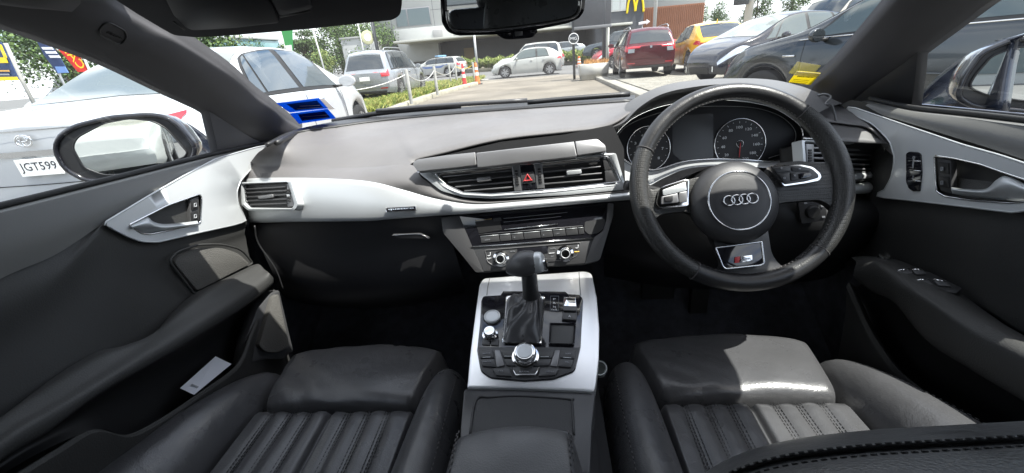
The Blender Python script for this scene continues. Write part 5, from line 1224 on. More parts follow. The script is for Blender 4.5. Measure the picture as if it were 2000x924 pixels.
cx = [-7.2,-6.0,-4.9,-3.7,-2.6,-1.5,-.3,.9,2.0,3.0,4.0,5.2]
for i, x in enumerate(cx):
    y = 41-.10*(x+7)+(i % 3)*.4
    if i == 0: k0 = clump(x, y, .3, 1.0, 1.25, 'yellow-green grass clump in the row across the road, behind the crossing cars')
    else:
        k1 = copytree(k0, (x, y, .3), i*1.3); k1.scale = (1, 1, .85+.07*((i*5) % 5))
bank = boxobj('raised_bed', (10, 50.6, .15), (70, 20, .34), mat('bed_soil', (.16, .15, .11), .95, var=.2), None, bev=.03); tag(bank, 'raised kerbed car park ground across the road', 'ground', kind='structure')
# ================================================================== trees
LEAF = [mat('leaf_dark', (.030, .060, .018), .7), mat('leaf_mid', (.06, .11, .03), .7), mat('leaf_light', (.12, .19, .05), .7), mat('leaf_yellow', (.20, .24, .06), .7)]
BARK = mat('bark', (.12, .09, .06), .9, bump=('noise', 12, .6, .03))
def tree(x, y, h, r, label, z=0, n=3200, tr=.22, lf=.28, mix=(3, 4, 3, 0), base=.18, name='tree', group=None, lobes=14, flat=.8):
    t = thing(name, label, 'tree', (x, y, z), random.uniform(0, 6), group)
    bm = bmesh.new(); L_ = []
    for k in range(lobes):
        a = random.uniform(0, 2*PI); q = random.random()**.5*r*.68; zz = h*base+(h*(1-base))*random.uniform(.12, .92); q *= 1-.55*max(0, (zz/h-.55)/.45)
        L_.append((V((math.cos(a)*q, math.sin(a)*q, zz)), r*random.uniform(.30, .52)))
    ws_ = [i for i, m in enumerate(mix) for _ in range(m)]
    for k in range(int(n*2.6)):
        c, R = random.choice(L_); d = V((random.gauss(0, 1), random.gauss(0, 1), random.gauss(0, 1))).normalized(); p = c+V((d.x, d.y, d.z*flat))*R*random.uniform(.45, 1.06)
        if p.z < h*base*.6: continue
        a = V((random.gauss(0, 1), random.gauss(0, 1), random.gauss(0, 1))).normalized(); b = d.cross(a).normalized() if random.random() < .6 else a.cross(V((1, .3, .2))).normalized(); s = lf*.72*random.uniform(.5, 1.3)
        q = [p+a*s*.5, p+b*s*.32, p-a*s*.5, p-b*s*.32]; f = bm.faces.new([bm.verts.new(v) for v in q]); f.material_index = random.choice(ws_)
    o = bmobj('crown', bm, LEAF[0], t, smooth=False, recalc=False, local=True)
    for m in LEAF[1:]: o.data.materials.append(m)
    P = [V((0, 0, 0)), V((.1, .05, h*.3)), V((-.1, .1, h*.6)), V((.05, 0, h*.85))]
    tk = tube('trunk', P, lambda u: tr*(1-.75*u), BARK, None, seg=8, smooth_n=4); tk.parent = t
    for c, R in L_[:7]:
        l = tube('limb', [V((0, .05, min(c.z*.7, h*.6))), c*.5+V((0, 0, c.z*.38)), c], lambda u: tr*.35*(1-.7*u), BARK, None, seg=6, smooth_n=3); l.parent = tk
    return t
G2 = 'trees behind the buildings'
tree(-20.5, 52, 7.8, 4.2, 'tall leafy tree left of the low white building', n=4200)
tree(-24.6, 54, 7.0, 4.0, 'broad green tree below the edge of the sun visor', n=3600)
tree(-16.0, 60, 8.5, 3.6, 'leafy tree filling the gap beside the grey building', n=3000)
tree(-29.5, 55, 6.2, 3.2, 'layered conifer with drooping tiers behind the green flag', n=2600, mix=(6, 3, 1, 0), flat=.35, lf=.34)
tree(-18.0, 36, 2.9, 1.8, 'low yellow-green shrub between white hatchback and silver SUV', n=1600, mix=(1, 2, 4, 5), lf=.2, tr=.08)
tree(-41, 62, 6.0, 3.2, 'round tree on the skyline above the white roof at far left', n=2000)
tree(-36, 64, 5.2, 2.8, 'smaller round tree on the skyline above the white roof', n=1600)
tree(-13.5, 13.6, 4.6, 2.6, 'dark green tree behind the banners at far left', n=4200, lf=.16, mix=(5, 4, 2, 0), base=.02, flat=1)
tree(-17.5, 15.5, 4.6, 2.8, 'second dark green tree at the far left edge', n=4200, lf=.16, mix=(5, 4, 2, 0), base=.02, flat=1)
tree(-10.9, 13.8, 3.4, 1.9, 'bushy dark tree beside the red flag', n=3000, lf=.15, mix=(5, 4, 2, 0), base=.02, flat=1)
for i, (x, y, h, r, lab) in enumerate([(31, 95, 9.2, 3.6, 'distant tree on the horizon right of the brown building'), (36.5, 97, 7.8, 3.2, 'hazy distant tree in the gap of sky'), (41.5, 92, 9.5, 3.4, 'distant leafy tree left of the concrete pole'), (45, 86, 10.5, 3.5, 'tallest distant tree beside the dark sign box'), (28, 90, 6.8, 3, 'low distant tree at the corner of the brown building')]):
    tree(x, y, h, r, lab, n=1500, lf=.4)
# ================================================================== buildings
def bl(name, label, cat='building', loc=(0, 0, 0)): return thing(name, label, cat, loc)
def bbox(par, name, x0, x1, y0, y1, z0, z1, m, bev=.02): return boxobj(name, ((x0+x1)/2, (y0+y1)/2, (z0+z1)/2), (x1-x0, y1-y0, z1-z0), m, par, bev=bev)
LG = mat('light_grey_cladding', (.36, .365, .355), .7, var=.04, vscale=.6); LG2 = mat('pale_render', (.42, .43, .42), .7, var=.03, vscale=.6); DW = mat('charcoal_cladding', (.075, .08, .09), .7, var=.08, vscale=.8)
GWIN = mat('office_glass', (.10, .13, .14), .08, .0, coat=.6)
b = bl('office_building', 'tall pale grey clad building with projecting white canopy', loc=(-10, 54, 0))
bbox(b, 'wall', -19.4, 8.5, 53, 66, 3.4, 17, LG)
bbox(b, 'base_wall', -19.4, -12.6, 53.0, 66, 0, 3.4, mat('grey_render', (.17, .175, .18), .8))
bbox(b, 'recess_wall', -12.6, 12, 55.5, 66, 0, 3.45, DW)
for k in range(6): bbox(b, 'cladding_joint', -19.4, 8.5, 52.985, 53, 4.9+k*1.8, 4.94+k*1.8, DW, bev=0)
for x in (-17.2, -12.1, -9.4, -5.8, -1, 3.5): bbox(b, 'cladding_joint', x, x+.04, 52.984, 53, 3.5, 17, DW, bev=0)
for x0, x1 in ((-16.6, -12.4), (-9.3, -6.2), (-3, 1.2)):
    f = bbox(b, 'window', x0, x1, 52.93, 53.02, 5.2, 7.1, mat('window_frame_grey', (.22, .22, .23), .5)); bbox(f, 'pane', x0+.1, x0+(x1-x0)*.33, 52.90, 52.95, 5.3, 7.0, GWIN, bev=0); bbox(f, 'pane', x0+(x1-x0)*.37, x1-.1, 52.90, 52.95, 5.3, 7.0, GWIN, bev=0)
o3 = [V((x, 52.6, z)) for x, z in [(-16.3, 1.4), (-11.9, 1.4), (-11.9, 3.2), (-10.0, 3.6), (-10.2, 5.0), (-17.1, 5.0)]]
prism('sloped_panel', o3, (0, 1.2, 0), LG2, b, bev=.02)
bbox(b, 'louvre', -12.3, -11.2, 52.5, 52.6, 3.7, 4.6, mat('louvre_grey', (.30, .30, .30), .6))
bbox(b, 'canopy', -15.4, 6.5, 47.0, 53.2, 3.32, 3.52, mat('white_fascia', (.48, .48, .43), .6))
bbox(b, 'doorway_board', -9.4, -8.2, 55.3, 55.45, 1.2, 2.5, mat('tan_board', (.30, .22, .10), .7))
bbox(b, 'low_wall', -13.0, -9.8, 54.2, 54.6, 0, .9, LG)
b2 = bl('low_building', 'low pale grey block left of the office building', loc=(-21, 50, 0)); bbox(b2, 'wall', -22.4, -18.6, 50, 56, 0, 4.3, LG2); bbox(b2, 'parapet', -22.5, -18.5, 49.9, 56.1, 4.3, 4.5, LG)
RB = mat('rust_brown_cladding', (.27, .115, .06), .7, var=.08, vscale=1)
b3 = bl('brown_building', 'rust-brown ribbed shed wall seen under the mirror', loc=(3, 60, 0)); bbox(b3, 'wall', -.6, 8.6, 60, 70, 0, 3.9, RB); bbox(b3, 'white_gutter', -.8, 8.8, 59.8, 70, 3.9, 4.5, LG2)
for k in range(46): pass
bm = bmesh.new()
for k in range(46): box(bm, (-.5+k*.2, 59.98, 1.95), (.07, .06, 3.9))
bmobj('ribs', bm, RB, b3, smooth=False)
b4 = bl('restaurant', 'dark charcoal restaurant with yellow arched M on its corner', loc=(8, 46, 0))
bbox(b4, 'wall', 5.6, 10.1, 45.5, 56, 0, 9, DW)
bbox(b4, 'awning', 5.9, 8.9, 44.6, 45.6, 3.05, 3.25, mat('white_fascia', (.48, .48, .43), .6)); bbox(b4, 'awning', 6.4, 9.2, 44.8, 45.6, 1.95, 2.1, mat('white_fascia', (.48, .48, .43), .6))
f = bbox(b4, 'window', 6.3, 8.4, 45.42, 45.52, 4.3, 7.6, mat('window_frame_white', (.6, .6, .6), .5))
for x0, x1 in ((6.4, 7.0), (7.1, 7.75), (7.85, 8.3)): bbox(f, 'pane', x0, x1, 45.38, 45.44, 4.4, 7.5, mat('curtained_glass', (.42, .45, .44), .2, coat=.4), bev=0)
My = mat('sign_yellow', (.85, .62, .01), .4); xm = 9.27; zm = 4.05; K = []
for s in (-1, 1):
    P = [V((xm+s*.78, 45.4, zm)), V((xm+s*.68, 45.4, zm+.85)), V((xm+s*.44, 45.4, zm+1.42)), V((xm+s*.22, 45.4, zm+1.2)), V((xm+s*.05, 45.4, zm+.55)), V((xm+s*.01, 45.4, zm+.12))]
    tube('arch_sign', P, .095, My, b4, seg=8)
b5 = bl('brown_building', 'rust-brown ribbed hall right of the restaurant with white upper wall', loc=(13, 50, 0)); bbox(b5, 'wall', 10.9, 17.3, 50, 62, 0, 4.7, RB); bbox(b5, 'white_fascia', 10.9, 17.3, 50.02, 62, 4.7, 7.5, LG2)
bm = bmesh.new()
for k in range(32): box(bm, (11.0+k*.2, 49.98, 2.35), (.07, .06, 4.7))
bmobj('ribs', bm, RB, b5, smooth=False)
b6 = bl('glass_building', 'teal glazed building at the upper left behind the pillar', loc=(-46, 60, 0)); bbox(b6, 'wall', -52, -41.5, 60, 70, 0, 6.3, mat('teal_glass', (.16, .30, .30), .15, .2, coat=.5))
for k in range(8): bbox(b6, 'mullion', -52+k*1.35, -51.9+k*1.35, 59.9, 60, 0, 6.3, LG2, bev=0)
bbox(b6, 'roof_edge', -52.2, -41.3, 59.7, 70, 6.3, 6.6, LG2)
# ================================================================== street furniture
STEEL = mat('galvanised_steel', (.42, .43, .42), .45, .6, var=.1); POST = mat('grey_timber_post', (.33, .33, .31), .85, var=.2, vscale=6); DARKP = mat('dark_steel', (.04, .045, .05), .5)
def pole(name, label, cat, x, y, h, r, m, z=0, top=None, extras=None, lean=0):
    t = thing(name, label, cat, (x, y, z)); tube('shaft', [V((x, y, z)), V((x+lean, y, z+h))], r, m, t, smooth_n=0); return t
bps = [(4, (804,203)), (0, (855,186)), (1, (893,163)), (2, (881,163)), (3, (927,160))]
labs = ['nearest grey bollard on the verge, in front of the silver SUV', 'second grey bollard along the kerb with a sagging chain', 'third grey bollard along the kerb, left of the red cone', 'thin grey bollard behind the third one on the verge', 'leaning grey bollard with yellow chain behind the orange cone']
bx = []
for (k, (px_, py_)), lab in zip(bps, labs):
    g = W(px_, py_, Z=.1); h = .92; t = thing('bollard', lab, 'bollard', (g.x, g.y, .1), 0, 'bollards along the verge')
    lathe('post', [(.05, 0), (.05, h-.03), (.04, h), (0, h+.005)], (g.x, g.y, .1), (0, 0, 1), POST, t, seg=14); bx.append(g)
    bx[-1] = V((g.x, g.y, .1+h-.12))
CHN = mat('chain_steel', (.5, .5, .48), .5, .5); YCH = mat('yellow_chain', (.75, .55, .05), .5)
def chain(a, b, sag, m, lab):
    P = [a.lerp(b, i/10)-V((0, 0, sag*(1-(2*i/10-1)**2))) for i in range(11)]; o = tube('chain', P, .016, m, None, seg=6); tag(o, lab, 'chain')
chain(bx[0]+V((-2.2, -1.6, -.1)), bx[0], .22, CHN, 'white chain sagging left of the nearest bollard'); chain(bx[0], bx[1], .25, CHN, 'white chain between the nearest and second bollards'); chain(bx[1], bx[2], .25, CHN, 'white chain between the second and third bollards'); chain(bx[2], bx[4], .15, YCH, 'yellow chain behind the cones')
def cone(px_, py_, h, r, m, lab, name='traffic_cone'):
    g = W(px_, py_, Z=.0); t = thing(name, lab, 'traffic cone', (g.x, g.y, 0), .3)
    lathe('cone_body', [(r, .03), (r*.75, h*.25), (r*.5, h*.7), (r*.38, h*.97), (r*.2, h)], (0, 0, 0), (0, 0, 1), m, t, seg=20, local=True)
    boxobj('base', (0, 0, .025), (r*2.8, r*2.8, .05), m if 'red' in lab else mat('cone_base', (.05, .05, .05), .7), t, bev=.01, local=True)
    for f0, f1 in ((.42, .56), (.68, .80)):
        R1 = lambda f: r*(.75-(.25)*(f-.25)/.45) if f < .7 else r*(.5-.12*(f-.7)/.27)
        lathe('reflective_band', [(R1(f0)+.006, h*f0), (R1(f1)+.006, h*f1)], (0, 0, 0), (0, 0, 1), mat('reflective_white', (.8, .78, .72), .5), t, seg=20, local=True)
    return t
cone(908, 171, 1.0, .13, mat('cone_red', (.65, .03, .03), .5), 'tall red delineator with white bands beside the kerb'); cone(933, 165, .98, .15, mat('cone_orange', (.80, .18, .04), .5), 'orange traffic cone at the end of the verge')
cone(1131, 131, .75, .2, mat('cone_orange', (.80, .18, .04), .5), 'small orange cone beyond the white planter')
# pylon sign
t = thing('pylon_sign', 'dark blank sign board between two posts, with a round badge on the left post', 'sign', (2.1, 19, 0))
tube('post', [V((1.42, 19, 0)), V((1.36, 19, 4.2))], .055, DARKP, t, smooth_n=0); tube('post', [V((2.66, 19, 0)), V((2.66, 19, 4.2))], .08, DARKP, t, smooth_n=0); tube('post', [V((2.86, 19.4, 0)), V((2.86, 19.4, 2.6))], .07, mat('pale_post', (.55, .56, .50), .6), t, smooth_n=0)
bbox(t, 'board', 1.44, 2.92, 18.93, 19.05, 1.98, 4.3, mat('board_grey', (.075, .08, .088), .55, var=.06)); bbox(t, 'board_rail', 1.42, 2.94, 18.88, 18.95, 1.90, 2.02, mat('rail_grey', (.16, .165, .17), .5))
lathe('round_badge', [(.20, 0), (.20, .04), (.18, .05), (0, .05)], (1.40, 18.90, 1.60), (0, -1, 0), mat('badge_dark', (.05, .06, .065), .4), t, seg=32)
tube('badge_rim', [V((1.40+math.cos(i*PI/16)*.195, 18.85, 1.60+math.sin(i*PI/16)*.195)) for i in range(32)], .014, M['white'], t, closed=True, smooth_n=0)
text3('badge_lettering', 'MG', V((1.27, 18.85, 1.55)), V((1.53, 18.85, 1.55)), V((0, -1, 0)), M['white'], t, h=.11, off=.01)
# planter
t = thing('planter', 'white concrete planter tub with dry orange plants beside the signpost', 'planter', (2.15, 18.3, 0))
bm = bmesh.new(); vs = []
for z, s in ((0, .80), (.62, 1.0)):
    vs.append([bm.verts.new((2.12+dx*.62*s, 18.2+dy*.45*s, z)) for dx, dy in ((-1, -1), (1, -1), (1, 1), (-1, 1))])
bm.faces.new(vs[0][::-1]); 
for i in range(4): bm.faces.new((vs[0][i], vs[0][(i+1) % 4], vs[1][(i+1) % 4], vs[1][i]))
bm.faces.new(vs[1]); bmesh.ops.bevel(bm, geom=bm.edges[:], offset=.03, segments=2, affect='EDGES'); bmobj('tub', bm, mat('tub_white', (.42, .42, .39), .8, var=.12, vscale=2), t)
bm = bmesh.new()
for k in range(500):
    x, y = random.uniform(1.75, 2.7), random.uniform(17.9, 18.5); h = random.uniform(.05, .22); a = random.uniform(0, PI); dx, dy = math.cos(a)*.012, math.sin(a)*.012; l = random.gauss(0, .06)
    bm.faces.new([bm.verts.new(v) for v in ((x-dx, y-dy, .62), (x+dx, y+dy, .62), (x+l, y+l, .62+h))])
bmobj('dry_plants', bm, mat('dry_plant', (.50, .26, .08), .8, var=.3), t, smooth=False)
t = pole('street_lamp', 'tall white lamp pole behind the red SUV', 'lamp post', 5.9, 24, 8, .09, mat('white_pole', (.4, .41, .4), .5)); boxobj('lamp_head', (5.3, 24, 8.05), (1.4, .25, .12), STEEL, t)
t = pole('street_lamp', 'pale pole in front of the grasses and charcoal wall', 'lamp post', -4.3, 30, 3.0, .08, STEEL); boxobj('pole_cap', (-4.3, 30, 3.02), (.24, .24, .06), STEEL, t)
t = pole('power_pole', 'thick concrete power pole between yellow crossover and pale van', 'power pole', 9.0, 20.6, 9, .17, mat('pole_concrete', (.46, .46, .43), .8, var=.1, vscale=2)); boxobj('cross_arm', (9.0, 20.6, 8.4), (2.2, .12, .12), BARK, t)
boxobj('sign_box', (8.55, 20.4, 2.75), (.55, .2, .75), DARKP, t)
t = pole('direction_sign', 'small white arrow sign above the red SUV', 'sign', 5.42, 24.6, 2.1, .02, STEEL); o3 = [V((5.22, 24.55, 2.12)), V((5.62, 24.55, 2.16)), V((5.62, 24.55, 2.10)), V((5.80, 24.55, 2.24)), V((5.62, 24.55, 2.36)), V((5.62, 24.55, 2.29)), V((5.22, 24.55, 2.25))]
prism('arrow_board', o3, (0, .03, 0), M['white'], t, bev=.003)
# left group: round sign, flagpoles, flags and banners
t = pole('round_sign', 'round pale yellow sign on a dark pole in front of the low grey block', 'sign', -10.9, 29.6, 5.2, .08, DARKP); lathe('sign_disc', [(.42, 0), (.42, .10), (.36, .12), (0, .12)], (-11.35, 29.5, 3.0), (.55, -.83, 0), mat('pale_yellow_sign', (.45, .45, .28), .4), t, seg=32)
tube('bracket', [V((-11.3, 29.6, 3.0)), V((-10.9, 29.6, 3.0))], .03, DARKP, t, smooth_n=0)
lathe('disc_centre', [(.22, .121), (.22, .13), (0, .13)], (-11.35, 29.5, 3.0), (.55, -.83, 0), M['white'], t, seg=24)
t = pole('flagpole', 'left white flagpole above the low grey block', 'flagpole', -16.2, 40.5, 7, .05, M['white']); lathe('finial', [(.08, 0), (.08, .06), (0, .1)], (-16.2, 40.5, 7), (0, 0, 1), M['white'], t, seg=10)
t = pole('flagpole', 'right white flagpole above the low grey block', 'flagpole', -15.0, 40.5, 7, .05, M['white']); lathe('finial', [(.08, 0), (.08, .06), (0, .1)], (-15.0, 40.5, 7), (0, 0, 1), M['white'], t, seg=10)
t = pole('banner', 'small red banner on a pole at the visor edge', 'banner', -11.0, 30.2, 6.5, .04, DARKP); prism('cloth', [V((-12.1, 30.1, 4.15)), V((-11.05, 30.1, 4.05)), V((-11.05, 30.1, 5.6)), V((-12.1, 30.1, 5.6))], (0, .02, 0), mat('banner_red', (.75, .04, .04), .6), t, bev=0)
t = pole('street_lamp', 'thin pale lamp pole between the conifer and the leafy tree', 'lamp post', -16.0, 32, 6.4, .055, M['white'], lean=-.3); boxobj('lamp_head', (-16.5, 32, 6.4), (.9, .2, .1), STEEL, t)
t = pole('feather_flag', 'green feather flag behind the white hatchback roof', 'flag', -12.8, 22.0, 5.0, .025, M['white'])
prism('cloth', [V((-12.75, 21.98, 1.9)), V((-12.50, 21.98, 1.9)), V((-12.15, 21.98, 3.2)), V((-12.05, 21.98, 4.8)), V((-12.75, 21.98, 4.8))], (0, .015, 0), mat('flag_green', (.03, .28, .07), .6), t, bev=0)
prism('cloth_foot', [V((-12.74, 21.97, 1.85)), V((-12.52, 21.97, 1.85)), V((-12.40, 21.97, 2.5)), V((-12.74, 21.97, 2.5))], (0, -.01, 0), M['white'], t, bev=0)
# red CARS feather flag seen from behind and blue / yellow banner boards at far left
def wpt(a, b, y): return W(a, b, Y=y)
t = thing('feather_flag', 'red feather flag with yellow letters at far left', 'flag', tuple(V((wpt(172, 150, 8.0).x, 8.0, 0))))
q = [wpt(96, 78, 8), wpt(122, 84, 8), (wpt(150, 98, 8)), wpt(160, 120, 8), wpt(176, 140, 8), wpt(152, 141, 8), wpt(128, 112, 8)]
prism('cloth', q, (0, .012, 0), mat('flag_red', (.70, .03, .02), .6), t, bev=0)
tube('flag_pole', [V((wpt(176, 140, 8).x, 8.02, .2)), wpt(176, 140, 8), wpt(160, 108, 8), wpt(120, 74, 8)], .02, M['white'], t)
a_, b_ = wpt(160, 137, 7.98), wpt(110, 83, 7.98)
text3('flag_lettering', 'CARS', a_, b_, V((0, 1, 0)), mat('letter_yellow', (.90, .65, .02), .5), t, h=.17, off=-.02)
t = thing('banner', 'blue and white sail banner beside the red flag', 'banner', tuple(V((wpt(120, 145, 8.5).x, 8.5, 0))))
prism('cloth', [wpt(64, 66, 8.5), wpt(84, 72, 8.5), wpt(112, 104, 8.5), wpt(134, 142, 8.5), wpt(112, 144, 8.5), wpt(86, 108, 8.5)], (0, .012, 0), mat('banner_navy', (.03, .06, .16), .6), t, bev=0)
prism('blue_top', [wpt(64, 66, 8.47), wpt(84, 72, 8.47), wpt(84, 82, 8.47), wpt(74, 82, 8.47)], (0, .01, 0), mat('banner_blue', (.03, .12, .55), .6), t, bev=0)
for k in range(3): prism('white_stripe', [wpt(80+k*7, 92+k*8, 8.47), wpt(100+k*7, 92+k*8, 8.47), wpt(104+k*7, 97+k*8, 8.47), wpt(84+k*7, 97+k*8, 8.47)], (0, .01, 0), M['white'], t, bev=0)
prism('blue_foot', [wpt(107, 130, 8.47), wpt(126, 130, 8.47), wpt(133, 142, 8.47), wpt(113, 143, 8.47)], (0, .01, 0), mat('banner_pale_blue', (.18, .32, .65), .6), t, bev=0)
tube('banner_pole', [V((wpt(113, 143, 8.5).x, 8.52, 0)), wpt(113, 143, 8.5)+V((0, .02, 0)), wpt(64, 66, 8.5)+V((0, .02, 0))], .018, M['white'], t, smooth_n=0)
t = thing('banner', 'navy banner board with yellow bands at the far left edge', 'banner', tuple(V((wpt(30, 155, 7.5).x, 7.5, 0))))
prism('board', [wpt(-70, 76, 7.5), wpt(0, 82, 7.5), wpt(36, 156, 7.5), wpt(-70, 162, 7.5)], (0, .03, 0), mat('banner_navy', (.03, .06, .16), .6), t, bev=0)
prism('yellow_edge', [wpt(-4, 86, 7.47), wpt(2, 88, 7.47), wpt(13, 113, 7.47), wpt(7, 112, 7.47)], (0, .01, 0), My, t, bev=0)
for y0, y1, x1 in ((112, 123, 15), (150, 157, 36)): prism('yellow_band', [wpt(-70, y0+1, 7.47), wpt(x1-4, y0, 7.47), wpt(x1, y1, 7.47), wpt(-70, y1+1, 7.47)], (0, .01, 0), My, t, bev=0)
for y0 in (137, 144): prism('text_line', [wpt(-30, y0, 7.47), wpt(16, y0, 7.47), wpt(18, y0+3, 7.47), wpt(-30, y0+3, 7.47)], (0, .01, 0), mat('banner_orange', (.7, .4, .1), .6) if y0 == 137 else M['printg'], t, bev=0)
tube('board_post', [V((wpt(36, 156, 7.5).x, 7.55, 0)), wpt(36, 156, 7.5)+V((0, .05, 0)), wpt(4, 84, 7.5)+V((0, .05, 0))], .03, POST, t, smooth_n=0)
# yellow yard sign behind the camera, visible in the left wing mirror
t = thing('yard_sign', 'yellow car yard sign behind the car, visible in the left wing mirror', 'sign', (-3.1, -8.9, 0))
boxobj('board', (-3.1, -8.9, 1.45), (1.2, .05, 1.0), mat('ochre_sign', (.42, .32, .03), .5), t); tube('post', [V((-3.5, -8.9, 0)), V((-3.5, -8.9, 1.0))], .04, STEEL, t, smooth_n=0); tube('post', [V((-2.7, -8.9, 0)), V((-2.7, -8.9, 1.0))], .04, STEEL, t, smooth_n=0)
text3('sign_lettering', 'Cars', V((-3.6, -8.87, 1.3)), V((-2.6, -8.87, 1.3)), V((0, -1, 0)), DARKP, t, off=-.012, depth=.006)
b7 = bl('added_showroom', 'low pale showroom added behind the camera, seen only in mirrors and paint reflections', loc=(0, -22, 0)); bbox(b7, 'wall', -26, 26, -28, -22, 0, 4.6, LG2); bbox(b7, 'fascia', -26.2, 26.2, -28, -21.8, 4.6, 5.4, DW)  # added so the mirrors and car paint have something to reflect
for k in range(8): bbox(b7, 'window', -24+k*6.2, -19.5+k*6.2, -22.05, -21.95, .4, 3.4, GWIN, bev=0)
# ================================================================== vehicles
def lerpk(K, x):
    """smooth-ish interpolation of [(x, v), ...]"""
    if x <= K[0][0]: return K[0][1]
    for i, ((a, va), (b, vb)) in enumerate(zip(K, K[1:])):
        if x <= b:
            t = (x-a)/(b-a) if b > a else 0
            m0 = (K[i][1]-K[i-1][1])/(K[i][0]-K[i-1][0]) if i > 0 and K[i][0] > K[i-1][0] else (vb-va)/(b-a)
            m1 = (K[i+2][1]-K[i+1][1])/(K[i+2][0]-K[i+1][0]) if i+2 < len(K) else (vb-va)/(b-a)
            s = (vb-va)/(b-a)
            def lim(m): return 0 if m*s <= 0 else math.copysign(min(abs(m), 2.2*abs(s)), s)
            m0 = (lim(m0)+s)/2 if lim(m0) else 0; m1 = (lim(m1)+s)/2 if lim(m1) else 0
            h = b-a
            return (2*t**3-3*t*t+1)*va+(t**3-2*t*t+t)*h*m0+(-2*t**3+3*t*t)*vb+(t**3-t*t)*h*m1
    return K[-1][1]
def paint(name, c, metal=0.0, rough=.22): return mat(name, c, rough, metal, coat=.6, var=.05, vscale=2, wear=.06)
DG = mat('dark_window_glass', (.02, .028, .032), .04, 0, spec=.9, coat=.6)
MG = mat('mid_window_glass', (.07, .09, .085), .05, 0, spec=.9, coat=.6)
TYRE = mat('tyre', (.018, .018, .018), .85, bump=('noise', 60, .3, .003)); RIM = mat('alloy_rim', (.38, .39, .40), .35, .6)
RLENS = mat('red_lens', (.55, .01, .02), .15, coat=1, spec=.8); CLENS = mat('clear_lens', (.62, .65, .68), .12, .6, coat=1)
BLK = mat('black_trim', (.02, .02, .02), .5); PLATE = mat('number_plate', (.82, .83, .80), .5); UNDER = mat('underbody', (.015, .015, .015), .9)
